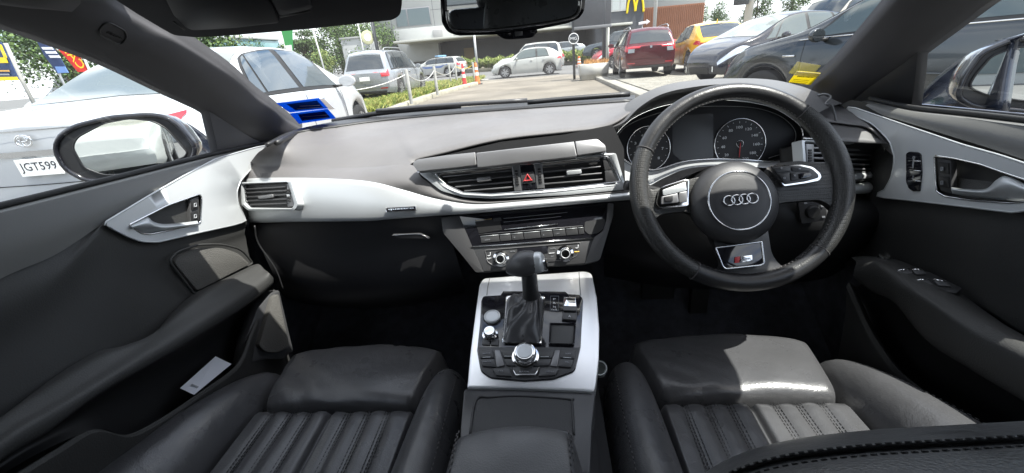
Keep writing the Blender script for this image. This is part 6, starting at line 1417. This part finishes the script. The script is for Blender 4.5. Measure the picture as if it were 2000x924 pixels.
class Car:
    def __init__(s, name, label, cat, L, Wd, H, top, belt, col, pos, ang, wheels, R=.32, seats=None, z0=0.0, tumble=.72, glass=DG, plan=(.78, .80), group=None, sill=.20, cl=None):
        s.L, s.w, s.H, s.top, s.beltk, s.R = L, Wd/2, H, top, belt, R
        s.wheels = wheels; s.tumble = tumble; s.plan = plan; s.sill = sill; s.col = col; s.glass = glass
        s.t = thing(name, label, cat, (pos[0], pos[1], z0), math.radians(ang), group)
        s.body()
    def W_(s, x):
        r, f = s.plan; L = s.L
        a = max(0, 1-x/.9); b = max(0, 1-(L-x)/1.1)
        return s.w*(1-(1-r)*a**2.4)*(1-(1-f)*b**2.4)
    def zt(s, x): return lerpk(s.top, x)
    def zb(s, x): return min(lerpk(s.beltk, x), s.zt(x)-.03)
    def zs(s, x):
        z = s.sill+.06*(max(0, 1-x/.5)+max(0, 1-(s.L-x)/.5))
        for xw in s.wheels:
            d = abs(x-xw); Ra = s.R+.055
            if d < Ra: z = max(z, s.R+math.sqrt(Ra*Ra-d*d))
        return z
    def pt(s, x, v, sd=1):
        """v 0..9 up the section"""
        w = s.W_(x); zs = s.zs(x); zb = s.zb(x); zt = s.zt(x); g = zt-zb
        m = min(zb-.05, zs+(zb-zs)*.5)
        tin = 1-(1-s.tumble)*min(1, g/.5)
        P = [(w*.93, zs), (w*.985, zs+(m-zs)*.35), (w*1.0, m), (w*.992, m+(zb-m)*.55), (w*.962, zb-.008), (w*.945, zb+min(.012, g*.2)),
             (w*(.945*(1-.86)+.86*.945*tin), zb+g*.80), (w*.90*tin, zb+g*.925), (w*.52*tin, zb+g*.99), (0, zt+.012*min(1, g/.1))]
        i = min(8, int(v)); f = v-i; a, b = P[i], P[i+1]
        return V((x, sd*(a[0]+(b[0]-a[0])*f), a[1]+(b[1]-a[1])*f))
    def vz(s, x, z):
        lo, hi = 0.0, 9.0
        for _ in range(22):
            mid = (lo+hi)/2
            if s.pt(x, mid).z < z: lo = mid
            else: hi = mid
        return (lo+hi)/2
    def cap(s, end, u, v):
        x = 0 if end == 0 else s.L; p = s.pt(x, v, 1); b = .10*(1-abs(u)**2.2)*min(1, .3+v*.25)
        return V((x-b if end == 0 else x+b, p.y*u if v < 7 else p.y*u, p.z))
    def body(s):
        xs = set(); x = 0
        n = int(s.L/.07)
        for i in range(n+1): xs.add(round(s.L*i/n, 4))
        for xw in s.wheels:
            for k in range(-10, 11): xs.add(round(xw+(s.R+.055)*math.sin(k/10*PI/2), 4))
        for k, _ in s.top: xs.add(round(min(max(k, 0), s.L), 4))
        xs = sorted(v for v in xs if 0 <= v <= s.L); vs = []; fs = []
        q = [x for i, x in enumerate(xs) if i == 0 or x-xs[i-1] > .006]; xs = q
        vv = [0, .35, 1, 1.5, 2, 2.5, 3, 3.6, 4, 5, 5.5, 6, 6.5, 7, 7.5, 8, 8.5, 9]; K = len(vv)
        for x in xs:
            for v in vv: vs.append(s.pt(x, v, 1))
            for v in vv: vs.append(s.pt(x, v, -1))
        for i in range(len(xs)-1):
            for h in (0, 1):
                for k in range(K-1):
                    a = i*2*K+h*K+k; b = a+2*K; fs.append((a, b, b+1, a+1))
        for end, base in ((0, 0), (1, (len(xs)-1)*2*K)):
            nu = 13; idx = []
            for j in range(nu):
                u = 1-2*j/(nu-1)
                if j == 0: idx.append([base+k for k in range(K)])
                elif j == nu-1: idx.append([base+K+k for k in range(K)])
                else:
                    o = len(vs); vs += [s.cap(end, u, v) for v in vv]; idx.append([o+k for k in range(K)])
            for j in range(nu-1):
                for k in range(K-1): fs.append((idx[j][k], idx[j][k+1], idx[j+1][k+1], idx[j+1][k]))
        bm = bmesh.new(); bm.from_mesh(me_from(vs, fs)); bmesh.ops.remove_doubles(bm, verts=bm.verts, dist=2e-3)
        o = bmobj('body', bm, s.col, s.t, local=True); sharp(o, 50); s.b = o
        bm = bmesh.new(); box(bm, (s.L/2, 0, s.sill+.20), (s.L*.92, s.w*1.62, .34)); bmobj('underbody', bm, UNDER, s.t, local=True, smooth=False)
        for xw in s.wheels:
            for sd in (1, -1): s.wheel(xw, sd)
    def wheel(s, x, sd):
        R = s.R; w = .10; y = sd*(s.w-.115)
        o = lathe('wheel', [(R*.66, w), (R*.72, w*1.05), (R*.90, w*1.02), (R*.985, w*.8), (R, w*.4), (R, -w*.4), (R*.98, -w*.9), (R*.7, -w)], (x, y, R), (0, sd, 0), TYRE, s.t, seg=36, local=True)
        rr = R*.67; vs = []
        bm = bmesh.new()
        for k in range(5):
            for d in (-.24, .24):
                a = 2*PI*k/5+d; c = V((x+math.cos(a)*rr*.55, y+sd*w*.92, R+math.sin(a)*rr*.55)); 
                ra = V((math.cos(a), 0, math.sin(a))); ta = V((-math.sin(a), 0, math.cos(a)))
                box(bm, c, (rr*.90, .046, .03), Matrix((ra, ta, ra.cross(ta))).transposed())
        ri = bmobj('rim_spokes', bm, RIM, o, local=True, smooth=False)
        lathe('rim', [(rr*.99, w*.9), (rr*1.02, w*1.06), (rr*.93, w*1.0), (rr*.90, w*.55), (rr*.2, w*.45), (0, w*.45)], (x, y, R), (0, sd, 0), RIM if 0 else mat('rim_dark', (.16, .16, .165), .45, .6), o, seg=32, local=True)
        lathe('hub_cap', [(rr*.24, w*.9), (rr*.20, w*1.05), (0, w*1.06)], (x, y, R), (0, sd, 0), RIM, o, seg=16, local=True)
    # patches offset from the body surface
    def patch(s, name, fn, nu, nv, m, par=None, off=.004):
        P = [[fn(i/nu, j/nv) for i in range(nu+1)] for j in range(nv+1)]; vs = []; 
        for j in range(nv+1):
            for i in range(nu+1):
                a = P[j][min(i+1, nu)]-P[j][max(i-1, 0)]; b = P[min(j+1, nv)][i]-P[max(j-1, 0)][i]; nrm = a.cross(b)
                if nrm.length < 1e-9: nrm = V((0, 0, 1))
                nrm.normalize(); c = P[j][i]-V((s.L/2, 0, .55))
                if nrm.dot(c) < 0: nrm = -nrm
                vs.append(P[j][i]+nrm*off)
        fs = [(j*(nu+1)+i, j*(nu+1)+i+1, (j+1)*(nu+1)+i+1, (j+1)*(nu+1)+i) for j in range(nv) for i in range(nu)]
        bm = bmesh.new(); bm.from_mesh(me_from(vs, fs)); bmesh.ops.remove_doubles(bm, verts=bm.verts, dist=1e-4)
        bmesh.ops.recalc_face_normals(bm, faces=bm.faces)
        if bm.faces and sum(f.normal.dot(f.calc_center_median()-V((s.L/2, 0, .55))) for f in bm.faces) < 0: bmesh.ops.reverse_faces(bm, faces=bm.faces)
        return bmobj(name, bm, m, par or s.t, recalc=False, local=True)
    def sidep(s, name, x0b, x1b, x0t, x1t, v0, v1, m, sd, par=None, nu=8, nv=5, off=.004):
        """side patch: bottom edge x0b..x1b at v0, top edge x0t..x1t at v1 (v in section units)"""
        return s.patch(name, lambda a, b: s.pt((x0b+(x1b-x0b)*a)*(1-b)+(x0t+(x1t-x0t)*a)*b, v0+(v1-v0)*b, sd), nu, nv, m, par, off)
    def windows(s, groups, m=None, surround=True):
        """groups: list of (x0b, x1b, x0t, x1t)"""
        for sd in (1, -1):
            if surround:
                a = groups[0]; b = groups[-1]
                s.sidep('window_surround', a[0]-.05, b[1]+.05, a[2]-.04, b[3]+.05, 4.95, 6.72, BLK, sd, off=.003, nu=24)
            for g in groups: s.sidep('window', *g, 5.08, 6.5, m or s.glass, sd, off=.007)
    def topp(s, name, x0, x1, t0, t1, m, k=.80, off=.006, nu=10, nv=8):
        """patch over the top between stations, lateral -1..1"""
        def f(a, b):
            x = x0+(x1-x0)*b; t = (a*2-1)*(t0*(1-b)+t1*b); v = 9-abs(t)*2.1; return s.pt(x, v, 1 if t >= 0 else -1)
        return s.patch(name, f, nu*2, nv, m, None, off)
    def capp(s, name, end, u0, u1, z0, z1, m, off=.006, nu=8, nv=4, par=None, zz=None):
        x = 0 if end == 0 else s.L
        def f(a, b):
            u = u0+(u1-u0)*a; za = z0 if zz is None else z0+(zz[0]-z0)*a; zb_ = z1 if zz is None else z1+(zz[1]-z1)*a
            return s.cap(end, u, s.vz(x, za+(zb_-za)*b))
        return s.patch(name, f, nu, nv, m, par, off)
    def line(s, name, pts, m, r=.004, par=None):
        P = [V(p) for p in pts]; 
        bm_o = tube(name, P, r, m, None, seg=5, smooth_n=4); bm_o.parent = par or s.t; return bm_o
    def seam(s, x0, x1, v0, v1, sd, n=8): s.line('door_seam', [s.pt(x0+(x1-x0)*i/n, v0+(v1-v0)*i/n, sd)+V((0, sd*.001, 0)) for i in range(n+1)], BLK, .0035)
    def mirrors(s, x, z, m=None):
        for sd in (1, -1):
            bm = bmesh.new(); bmesh.ops.create_uvsphere(bm, u_segments=20, v_segments=12, radius=1)
            for v in bm.verts: v.co = V((x+v.co.x*.07+(.03 if v.co.x > 0 else 0)*0, sd*(s.W_(x)+.13)+v.co.y*.115, z+.05+v.co.z*.075)) if v.co.x > -.3 else V((x-.021, sd*(s.W_(x)+.13)+v.co.y*.115, z+.05+v.co.z*.075))
            o = bmobj('wing_mirror', bm, m or s.col, s.t, local=True); sharp(o, 50)
            bm = bmesh.new(); box(bm, (x, sd*(s.W_(x)+.0), z+.0), (.06, .12, .03)); bmobj('mirror_foot', bm, BLK, o, local=True)
    def handles(s, xs, z, m=None):
        for sd in (1, -1):
            for x in xs:
                p = s.pt(x, s.vz(x, z), sd); bm = bmesh.new(); box(bm, p+V((0, sd*.015, 0)), (.17, .03, .028)); bmesh.ops.bevel(bm, geom=bm.edges[:], offset=.009, segments=2, affect='EDGES')
                bmobj('door_handle', bm, m or s.col, s.t, local=True)
    def plate_(s, end, txt, z, w=.36, h=.125, off=.03, lean=0):
        x = -.11 if end == 0 else s.L+.11; sg = -1 if end == 0 else 1
        bm = bmesh.new(); box(bm, (x+sg*off*.3, 0, z), (.012, w, h)); bmesh.ops.bevel(bm, geom=bm.edges[:], offset=.003, segments=1, affect='EDGES')
        o = bmobj('number_plate', bm, PLATE, s.t, local=True, smooth=False)
        if txt: text3('plate_lettering', txt, V((x+sg*(off*.3+.006), sg*-w*.43, z-h*.31)), V((x+sg*(off*.3+.006), sg*w*.43, z-h*.31)), V((sg, 0, 0)), mat('plate_print', (.02, .02, .03), .5), o, h=h*.62, local=True, off=.0008)
        return o
def seams(c, xs, z0v=.4):
    for x in xs:
        for sd in (1, -1): c.seam(x, x, z0v, 4.9, sd)
GP = 'vehicles parked and passing outside the windscreen'
# ---- white sedan, rear close on the left
white = paint('white_paint', (.40, .41, .39)); pearl = paint('pale_silver_paint', (.52, .54, .56), .05)
c = Car('sedan', 'white sedan alongside on the left, plate JGT599, blue-tinted side windows and red tail lamp', 'car', 4.62, 1.93, 1.46,
        [(0, .955), (.06, .99), (.35, 1.035), (.72, 1.06), (1.45, 1.40), (2.1, 1.46), (2.6, 1.44), (3.50, 1.04), (3.9, .96), (4.42, .80), (4.62, .62)],
        [(0, .90), (1, .96), (3.4, .91), (4.62, .60)], pearl, (-3.42, 2.64), 95, (.98, 3.68), plan=(.84, .74), tumble=.74, glass=mat('grey_window_glass', (.13, .15, .14), .08, 0, spec=.8, coat=.5))
BG = mat('blue_window_glass', (.030, .05, .065), .04, 0, spec=1, coat=.7)
c.topp('rear_window', .74, 1.42, .92, .92, c.glass); c.topp('windscreen', 2.72, 3.46, .93, .93, BG)
c.windows([(1.06, 1.28, 1.36, 1.42), (1.32, 1.98, 1.45, 1.98), (2.10, 3.08, 2.10, 2.66)], BG)
c.capp('boot_lid_crease', 0, -.93, .93, .925, .932, mat('chrome_strip', (.7, .7, .7), .15, 1), off=.012, nu=20)
for sd in (1, -1):
    c.capp('tail_light', 0, sd*.52, sd*1.0, .86, .90, RLENS, off=.012, zz=(.83, .92))
    c.sidep('tail_light', 0, .14, 0, .26, c.vz(0, .84), c.vz(0, .92), RLENS, sd, off=.012)
    c.capp('rear_reflector', 0, sd*.70, sd*.9, .42, .46, RLENS, off=.010)
    c.line('chrome_waist_line', [c.pt(1.0+.105*i, 5.0, sd)+V((0, sd*.004, 0)) for i in range(21)], BLK, .007)
    c.sidep('headlight', 4.1, 4.62, 4.05, 4.62, c.vz(4.4, .66), c.vz(4.4, .76), CLENS, sd)
c.capp('chrome_garnish', 0, -.50, .50, .765, .80, mat('chrome_strip', (.7, .7, .7), .15, 1), off=.022)
c.capp('bumper_seam', 0, -.96, .96, .56, .566, BLK, off=.005, nu=20)
c.capp('lower_valance', 0, -.8, .8, .24, .34, BLK, off=.008, nu=16)
c.plate_(0, 'JGT599', .69, w=.29, h=.115)
em = V((-.125, 0, .868))
for a_, b_, ro in ((.052, .036, 0), (.034, .016, .010), (.016, .034, 0)):
    o = tube('round_badge', [em+V((-.004, math.cos(i*PI/12)*a_, math.sin(i*PI/12)*b_+ro)) for i in range(24)], .006, M['chrome'], None, closed=True, smooth_n=0, seg=6); o.parent = c.t
text3('badge_lettering', 'COROLLA', V((-.118, -.34, .885)), V((-.09, -.62, .885)), V((-1, -.08, 0)), M['chrome'], c.t, h=.030, off=.004, local=True)
seams(c, (2.03, 3.10)); c.handles((1.45, 2.35), .84); c.mirrors(2.98, .95)
# ---- silver SUV
silv = paint('silver_paint', (.30, .32, .34), .3, .28)
def suv(name, label, col, pos, ang, txt, L=4.6, H=1.70, W=1.80, z0=0, glass=DG, rails=True):
    c = Car(name, label, 'car', L, W, H, [(0, .98), (.05, 1.05), (.28, H-.14), (.55, H-.02), (1.6, H), (2.5, H-.05), (3.35, 1.10), (4.2, .98), (L-.08, .80), (L, .60)],
            [(0, 1.0), (1, 1.03), (3.3, 1.0), (L, .6)], col, pos, ang, (.92, L-.92), R=.355, plan=(.88, .82), tumble=.80, z0=z0, sill=.27, glass=glass)
    c.topp('rear_window', .07, .30, .90, .84, c.glass, nv=4)
    c.topp('windscreen', 2.60, 3.30, .93, .93, c.glass)
    c.windows([(.38, .95, .52, 1.0), (1.03, 1.9, 1.06, 1.88), (1.98, 3.0, 1.96, 2.65)])
    seams(c, (1.0, 1.94, 3.0)); c.handles((1.15, 2.1), .92); c.mirrors(2.85, 1.03)
    if rails:
        for sd in (1, -1): c.line('roof_rail', [V((x, sd*W*.34, c.zt(x)+.05-(.05 if x in (.45, 2.35) else 0))) for x in (.45, .6, 1.2, 1.8, 2.2, 2.35)], RIM, .018)
    for sd in (1, -1):
        c.sidep('tail_light', 0, .10, 0, .12, c.vz(.05, .86), c.vz(.05, 1.02), RLENS, sd, off=.012); c.capp('tail_light', 0, sd*.74, sd*1.0, .84, .98, RLENS, off=.012)
        c.capp('rear_reflector', 0, sd*.62, sd*.92, .46, .53, RLENS, off=.012)
        c.capp('headlight', 1, sd*.55, sd*.98, .62, .72, CLENS)
    c.capp('rear_bumper', 0, -.97, .97, .50, .60, col, off=.05, nu=16); c.capp('lower_valance', 0, -.9, .9, .27, .40, BLK, off=.02, nu=16)
    
    if txt is not None: c.plate_(0, txt, .80)
    return c
c = suv('suv', 'silver SUV with roof rails parked on the grass verge, rear three-quarter view', silv, (-5.95, 14.6), 89, '')
# ---- dark red SUV
dred = paint('dark_red_paint', (.09, .007, .013), .3); 
c = suv('suv', 'dark red SUV seen square from behind on the gravel lot', dred, (3.62, 15.1), 86, None, L=4.3, H=1.56, W=1.79, z0=.12)
c.capp('chrome_bar', 0, -.62, .62, .905, .925, dred, off=.03); c.capp('tailgate_light_bar', 0, .45, .98, .93, .985, RLENS, off=.02); c.capp('tailgate_light_bar', 0, -.98, -.45, .93, .985, RLENS, off=.02)
for sd in (1, -1): c.capp('indicator_lens', 0, sd*.66, sd*.92, .80, .92, CLENS, off=.022)
bm = bmesh.new(); box(bm, (-.13, 0, .955), (.02, .075, .065)); bmobj('square_badge', bm, M['chrome'], c.t, local=True, smooth=False)
# ---- yellow crossover
yel = paint('yellow_paint', (.80, .42, .01))
c = Car('crossover', 'bright yellow crossover coupe seen from behind beside the red SUV', 'car', 4.36, 1.80, 1.56,
        [(0, .98), (.05, 1.04), (.45, 1.32), (.80, 1.49), (1.6, 1.56), (2.3, 1.53), (3.2, 1.06), (3.9, .94), (4.28, .75), (4.36, .58)],
        [(0, 1.0), (.9, 1.08), (2, .98), (3.2, .95), (4.36, .55)], yel, (5.75, 14.6), 86, (.80, 3.42), R=.345, plan=(.80, .78), tumble=.74, z0=.12, sill=.25)
c.topp('rear_window', .10, .72, .88, .84, DG); c.topp('windscreen', 2.4, 3.15, .93, .93, DG); c.windows([(.9, 1.7, 1.15, 1.72), (1.8, 2.9, 1.8, 2.45)])
for sd in (1, -1):
    c.capp('tail_light', 0, sd*.66, sd*1.0, .87, .90, RLENS, off=.02, zz=(.82, .94)); c.sidep('tail_light', 0, .34, 0, .20, c.vz(0, .84), c.vz(0, .94), RLENS, sd, off=.02)
    c.sidep('wheel_arch_trim', .35, 1.25, .35, 1.25, 0, .30, BLK, sd, nu=20, off=.01)
c.capp('lower_valance', 0, -.9, .9, .28, .45, BLK, off=.02, nu=16); c.plate_(0, '', .62); c.mirrors(2.75, 1.0); seams(c, (1.75, 2.85))
bm = bmesh.new(); bmesh.ops.create_cone(bm, segments=12, radius1=.025, radius2=.008, depth=.10, cap_ends=True); bmesh.ops.translate(bm, verts=bm.verts, vec=(.9, 0, 1.56)); bmobj('roof_aerial', bm, yel, c.t, local=True)
c.capp('round_badge', 0, -.05, .05, .955, 1.0 if 0 else .985, M['chrome'], off=.03, nu=4)
# ---- dark hybrid hatch
nav = paint('black_paint', (.012, .014, .022), .2, .12)
def liftback(name, label, pos, ang, col, L=4.48, H=1.50, z0=.12, sc=1.0, glass=MG):
    c = Car(name, label, 'car', L, 1.76, H, [(0, .98), (.06, 1.08), (.5, 1.24), (1.5, H-.02), (2.0, H), (2.55, H-.06), (3.65, 1.0), (4.05, .88), (L-.06, .68), (L, .52)],
            [(0, 1.0), (1, .98), (3.4, .90), (4.1, .78), (L, .50)], col, pos, ang, (.95, 3.62), R=.32, plan=(.84, .66), tumble=.74, z0=z0, glass=glass, sill=.19)
    c.topp('windscreen', 2.62, 3.60, .95, .95, mat('pale_window_glass', (.20, .23, .22), .06, 0, spec=1, coat=.5)); c.topp('rear_window', .12, 1.3, .9, .9, DG)
    c.windows([(.6, 1.25, 1.0, 1.35), (1.33, 2.1, 1.42, 2.12), (2.2, 3.12, 2.2, 2.75), (3.17, 3.42, 2.80, 2.95)])
    seams(c, (1.3, 2.16, 3.22)); c.handles((1.45, 2.35), .86, M['chrome']); c.mirrors(3.05, .93)
    for sd in (1, -1):
        c.capp('headlight', 1, sd*.58, sd*1.0, .55, .66, CLENS, off=.012, zz=(.60, .70)); c.sidep('headlight', 3.85, L, 4.0, L, c.vz(4.2, .62), c.vz(4.2, .74), CLENS, sd, off=.012, nu=12)
        c.capp('fog_lamp', 1, sd*.78, sd*.84, .30, .42, CLENS, off=.012)
    c.capp('lower_grille', 1, -.6, .6, .22, .40, BLK, off=.01, nu=16)
    return c
# forward end is given; rear origin = front - L*heading
def rear_of(front, ang, L): return (front[0]-L*math.cos(math.radians(ang)), front[1]-L*math.sin(math.radians(ang)))
c = liftback('liftback', 'black liftback with clear headlights nosing in beside the yellow crossover', rear_of((3.95, 11.3), 200, 4.48), 200, nav)
# ---- dark wagon close on the right
dgr = paint('dark_grey_paint', (.045, .052, .058), .45, .16)
ang = 116
c = Car('wagon', 'dark grey wagon close in front of the driver side, chrome window line', 'car', 4.65, 1.84, 1.62,
        [(0, 1.02), (.08, 1.1), (.5, 1.50), (.9, 1.60), (1.8, 1.63), (2.5, 1.58), (3.4, 1.14), (3.75, 1.06), (4.35, .93), (4.58, .76), (4.65, .58)],
        [(0, 1.06), (1, 1.08), (3.3, 1.03), (4.1, .92), (4.65, .58)], dgr, rear_of((3.45, 7.45), ang, 4.65), ang, (.95, 3.78), R=.345, plan=(.86, .74), tumble=.76, z0=0, sill=.23, glass=MG)
c.topp('windscreen', 2.6, 3.38, .94, .94, MG); c.windows([(.6, 1.25, .8, 1.3), (1.33, 2.15, 1.36, 2.12), (2.25, 3.22, 2.22, 2.75)])
seams(c, (1.29, 2.2, 3.26)); c.handles((1.45, 2.4), .93); c.mirrors(3.02, 1.03)
CH = mat('chrome_strip', (.7, .7, .7), .15, 1)
for sd in (1, -1):
    c.line('chrome_waist_line', [c.pt(.6+.1375*i, 4.98, sd)+V((0, sd*.006, 0)) for i in range(21)], CH, .008)
    c.line('side_crease', [c.pt(x, c.vz(x, .62+.02*x), sd)+V((0, sd*.004, 0)) for x in [.6+.2*i for i in range(13)]], dgr, .012)
    p = c.pt(3.42, c.vz(3.42, .86), sd); bm = bmesh.new(); box(bm, p+V((0, sd*.008, 0)), (.16, .012, .022)); bmobj('side_badge', bm, CH, c.t, local=True)
    c.sidep('wheel_arch_trim', 3.28, 4.16, 3.28, 4.16, 0, .26, mat('arch_grey', (.05, .05, .05), .6), sd, nu=30, off=.012)
    c.capp('headlight', 1, sd*.55, sd*1.0, .66, .76, CLENS, off=.012)
# ---- distant vehicles
c = suv('suv', 'white patrol wagon with a light bar driving along the road', white, (-6.2, 35.2), 163, '', L=4.5, H=1.50, W=1.8, rails=False)
bm = bmesh.new(); box(bm, (1.9, 0, 1.60), (.30, 1.3, .10)); lb_o = bmobj('light_bar', bm, mat('light_bar_blue', (.25, .45, .65), .2, coat=1), c.t, local=True, smooth=False)
for sd in (1, -1): c.sidep('stripe', .9, 3.2, .9, 3.2, 2.4, 3.1, mat('blue_stripe', (.10, .16, .35), .5), sd)
c = Car('hatchback', 'small white hatchback crossing the road just beyond the driveway', 'car', 3.94, 1.70, 1.50,
        [(0, .92), (.06, 1.05), (.40, 1.34), (.75, 1.46), (1.4, 1.50), (2.0, 1.46), (2.95, 1.02), (3.5, .90), (3.86, .72), (3.94, .52)],
        [(0, .98), (.9, .98), (2.9, .88), (3.94, .52)], white, (1.15, 25.9), 183, (.70, 3.22), R=.31, plan=(.80, .74), tumble=.74)
c.topp('windscreen', 2.1, 2.9, .93, .93, DG); c.topp('rear_window', .1, .6, .88, .84, DG); c.windows([(.75, 1.35, .95, 1.35), (1.45, 2.7, 1.45, 2.2)], MG)
seams(c, (1.4, 2.6)); c.handles((1.0, 1.7), .84); c.mirrors(2.5, .92)
for sd in (1, -1):
    c.capp('headlight', 1, sd*.5, sd*.98, .58, .68, CLENS); c.sidep('tail_light', 0, .28, 0, .16, c.vz(.05, .84), c.vz(.05, .94), RLENS, sd)
c = suv('suv', 'tall white SUV passing behind the small white hatchback', white, (1.55, 31), 182, '', L=4.6, H=1.86, W=1.85, rails=False)
c = liftback('sedan', 'pale silver car parked behind the roadside grasses', (4.1, 42), 180, paint('pale_silver_far', (.33, .35, .36), .2), z0=.5, glass=DG)
c = suv('suv', 'dark grey SUV parked beyond the planter, its wheel beside the signpost', paint('slate_paint', (.05, .065, .075), .3), (7.6, 31.5), 176, '', L=4.6, H=1.72, W=1.85, z0=.45, rails=False)
c = liftback('sedan', 'bright red car half hidden behind the white planter', (7.3, 25.2), 190, paint('red_paint', (.42, .01, .03), .2), z0=.12, glass=DG)
c = suv('ute', 'white car at the far left edge with a yellow reflection in its window', white, (-8.9, 12.1), 178, '', L=4.9, H=1.60, W=1.82, rails=False)
c.sidep('window_reflection', 1.1, 1.9, 1.1, 1.85, 5.2, 6.3, mat('lime_reflection', (.45, .42, .02), .5), 1, off=.012)  # yellow reflection painted onto the side window
c.t.name = 'station_wagon'
c = suv('van', 'white van behind the sedan and the banners', white, (-16.5, 16.8), 178, '', L=4.8, H=1.95, W=1.85, rails=False)
c = suv('van', 'pale van with dark windows behind the black liftback', mat('cream_paint', (.42, .40, .35), .3, coat=.6), rear_of((7.1, 14.6), 200, 4.8), 200, '', L=4.8, H=2.0, W=1.8, z0=.12, rails=False)
# ---- seen in the left wing mirror
c = suv('suv', 'white SUV parked behind, seen only in the wing mirror', white, (-3.6, -11.5), 84, '', L=4.5, H=1.65, W=1.8)
# ================================================================== light
sun_dir = V((.475, -.15, 1)).normalized()   # towards the sun
ld = bpy.data.lights.new('sun', 'SUN'); ld.energy = 4.6; ld.angle = math.radians(.5); ld.color = (1, .97, .91)
lo_ = bpy.data.objects.new('sun', ld); COL.objects.link(lo_)
lo_.rotation_euler = sun_dir.to_track_quat('Z', 'Y').to_euler()
w = bpy.data.worlds.new('World'); SC.world = w; w.use_nodes = True; nt = w.node_tree; L = nt.links
bg = nt.nodes['Background']; bg.inputs[1].default_value = .15
sky = nt.nodes.new('ShaderNodeTexSky'); sky.sky_type = 'NISHITA'; sky.sun_disc = False
sky.sun_elevation = math.asin(sun_dir.z); sky.sun_rotation = math.atan2(sun_dir.x, sun_dir.y); sky.dust_density = 2.0
tc = nt.nodes.new('ShaderNodeTexCoord'); mp = nt.nodes.new('ShaderNodeMapping'); mp.inputs['Scale'].default_value = (1.4, 1.4, 5)
n = nt.nodes.new('ShaderNodeTexNoise'); n.inputs['Scale'].default_value = 1.6; n.inputs['Detail'].default_value = 8; n.inputs['Distortion'].default_value = .4
r = nt.nodes.new('ShaderNodeMapRange'); r.inputs['From Min'].default_value = .36; r.inputs['From Max'].default_value = .58
L.new(tc.outputs['Generated'], mp.inputs[0]); L.new(mp.outputs[0], n.inputs['Vector']); L.new(n.outputs['Fac'], r.inputs['Value'])
mx = nt.nodes.new('ShaderNodeMix'); mx.data_type = 'RGBA'; mx.inputs[7].default_value = (6.6, 6.8, 7.2, 1)
L.new(r.outputs[0], mx.inputs[0]); L.new(sky.outputs[0], mx.inputs[6]); L.new(mx.outputs[2], bg.inputs[0])
SC.view_settings.view_transform = 'Standard'; SC.view_settings.look = 'None'; SC.view_settings.gamma = 1
SC.view_settings.exposure = 1.2
SC.cycles.use_denoising = True; SC.cycles.max_bounces = 8; SC.cycles.transparent_max_bounces = 12
SC.cycles.caustics_reflective = False; SC.cycles.caustics_refractive = False; SC.cycles.sample_clamp_indirect = 6
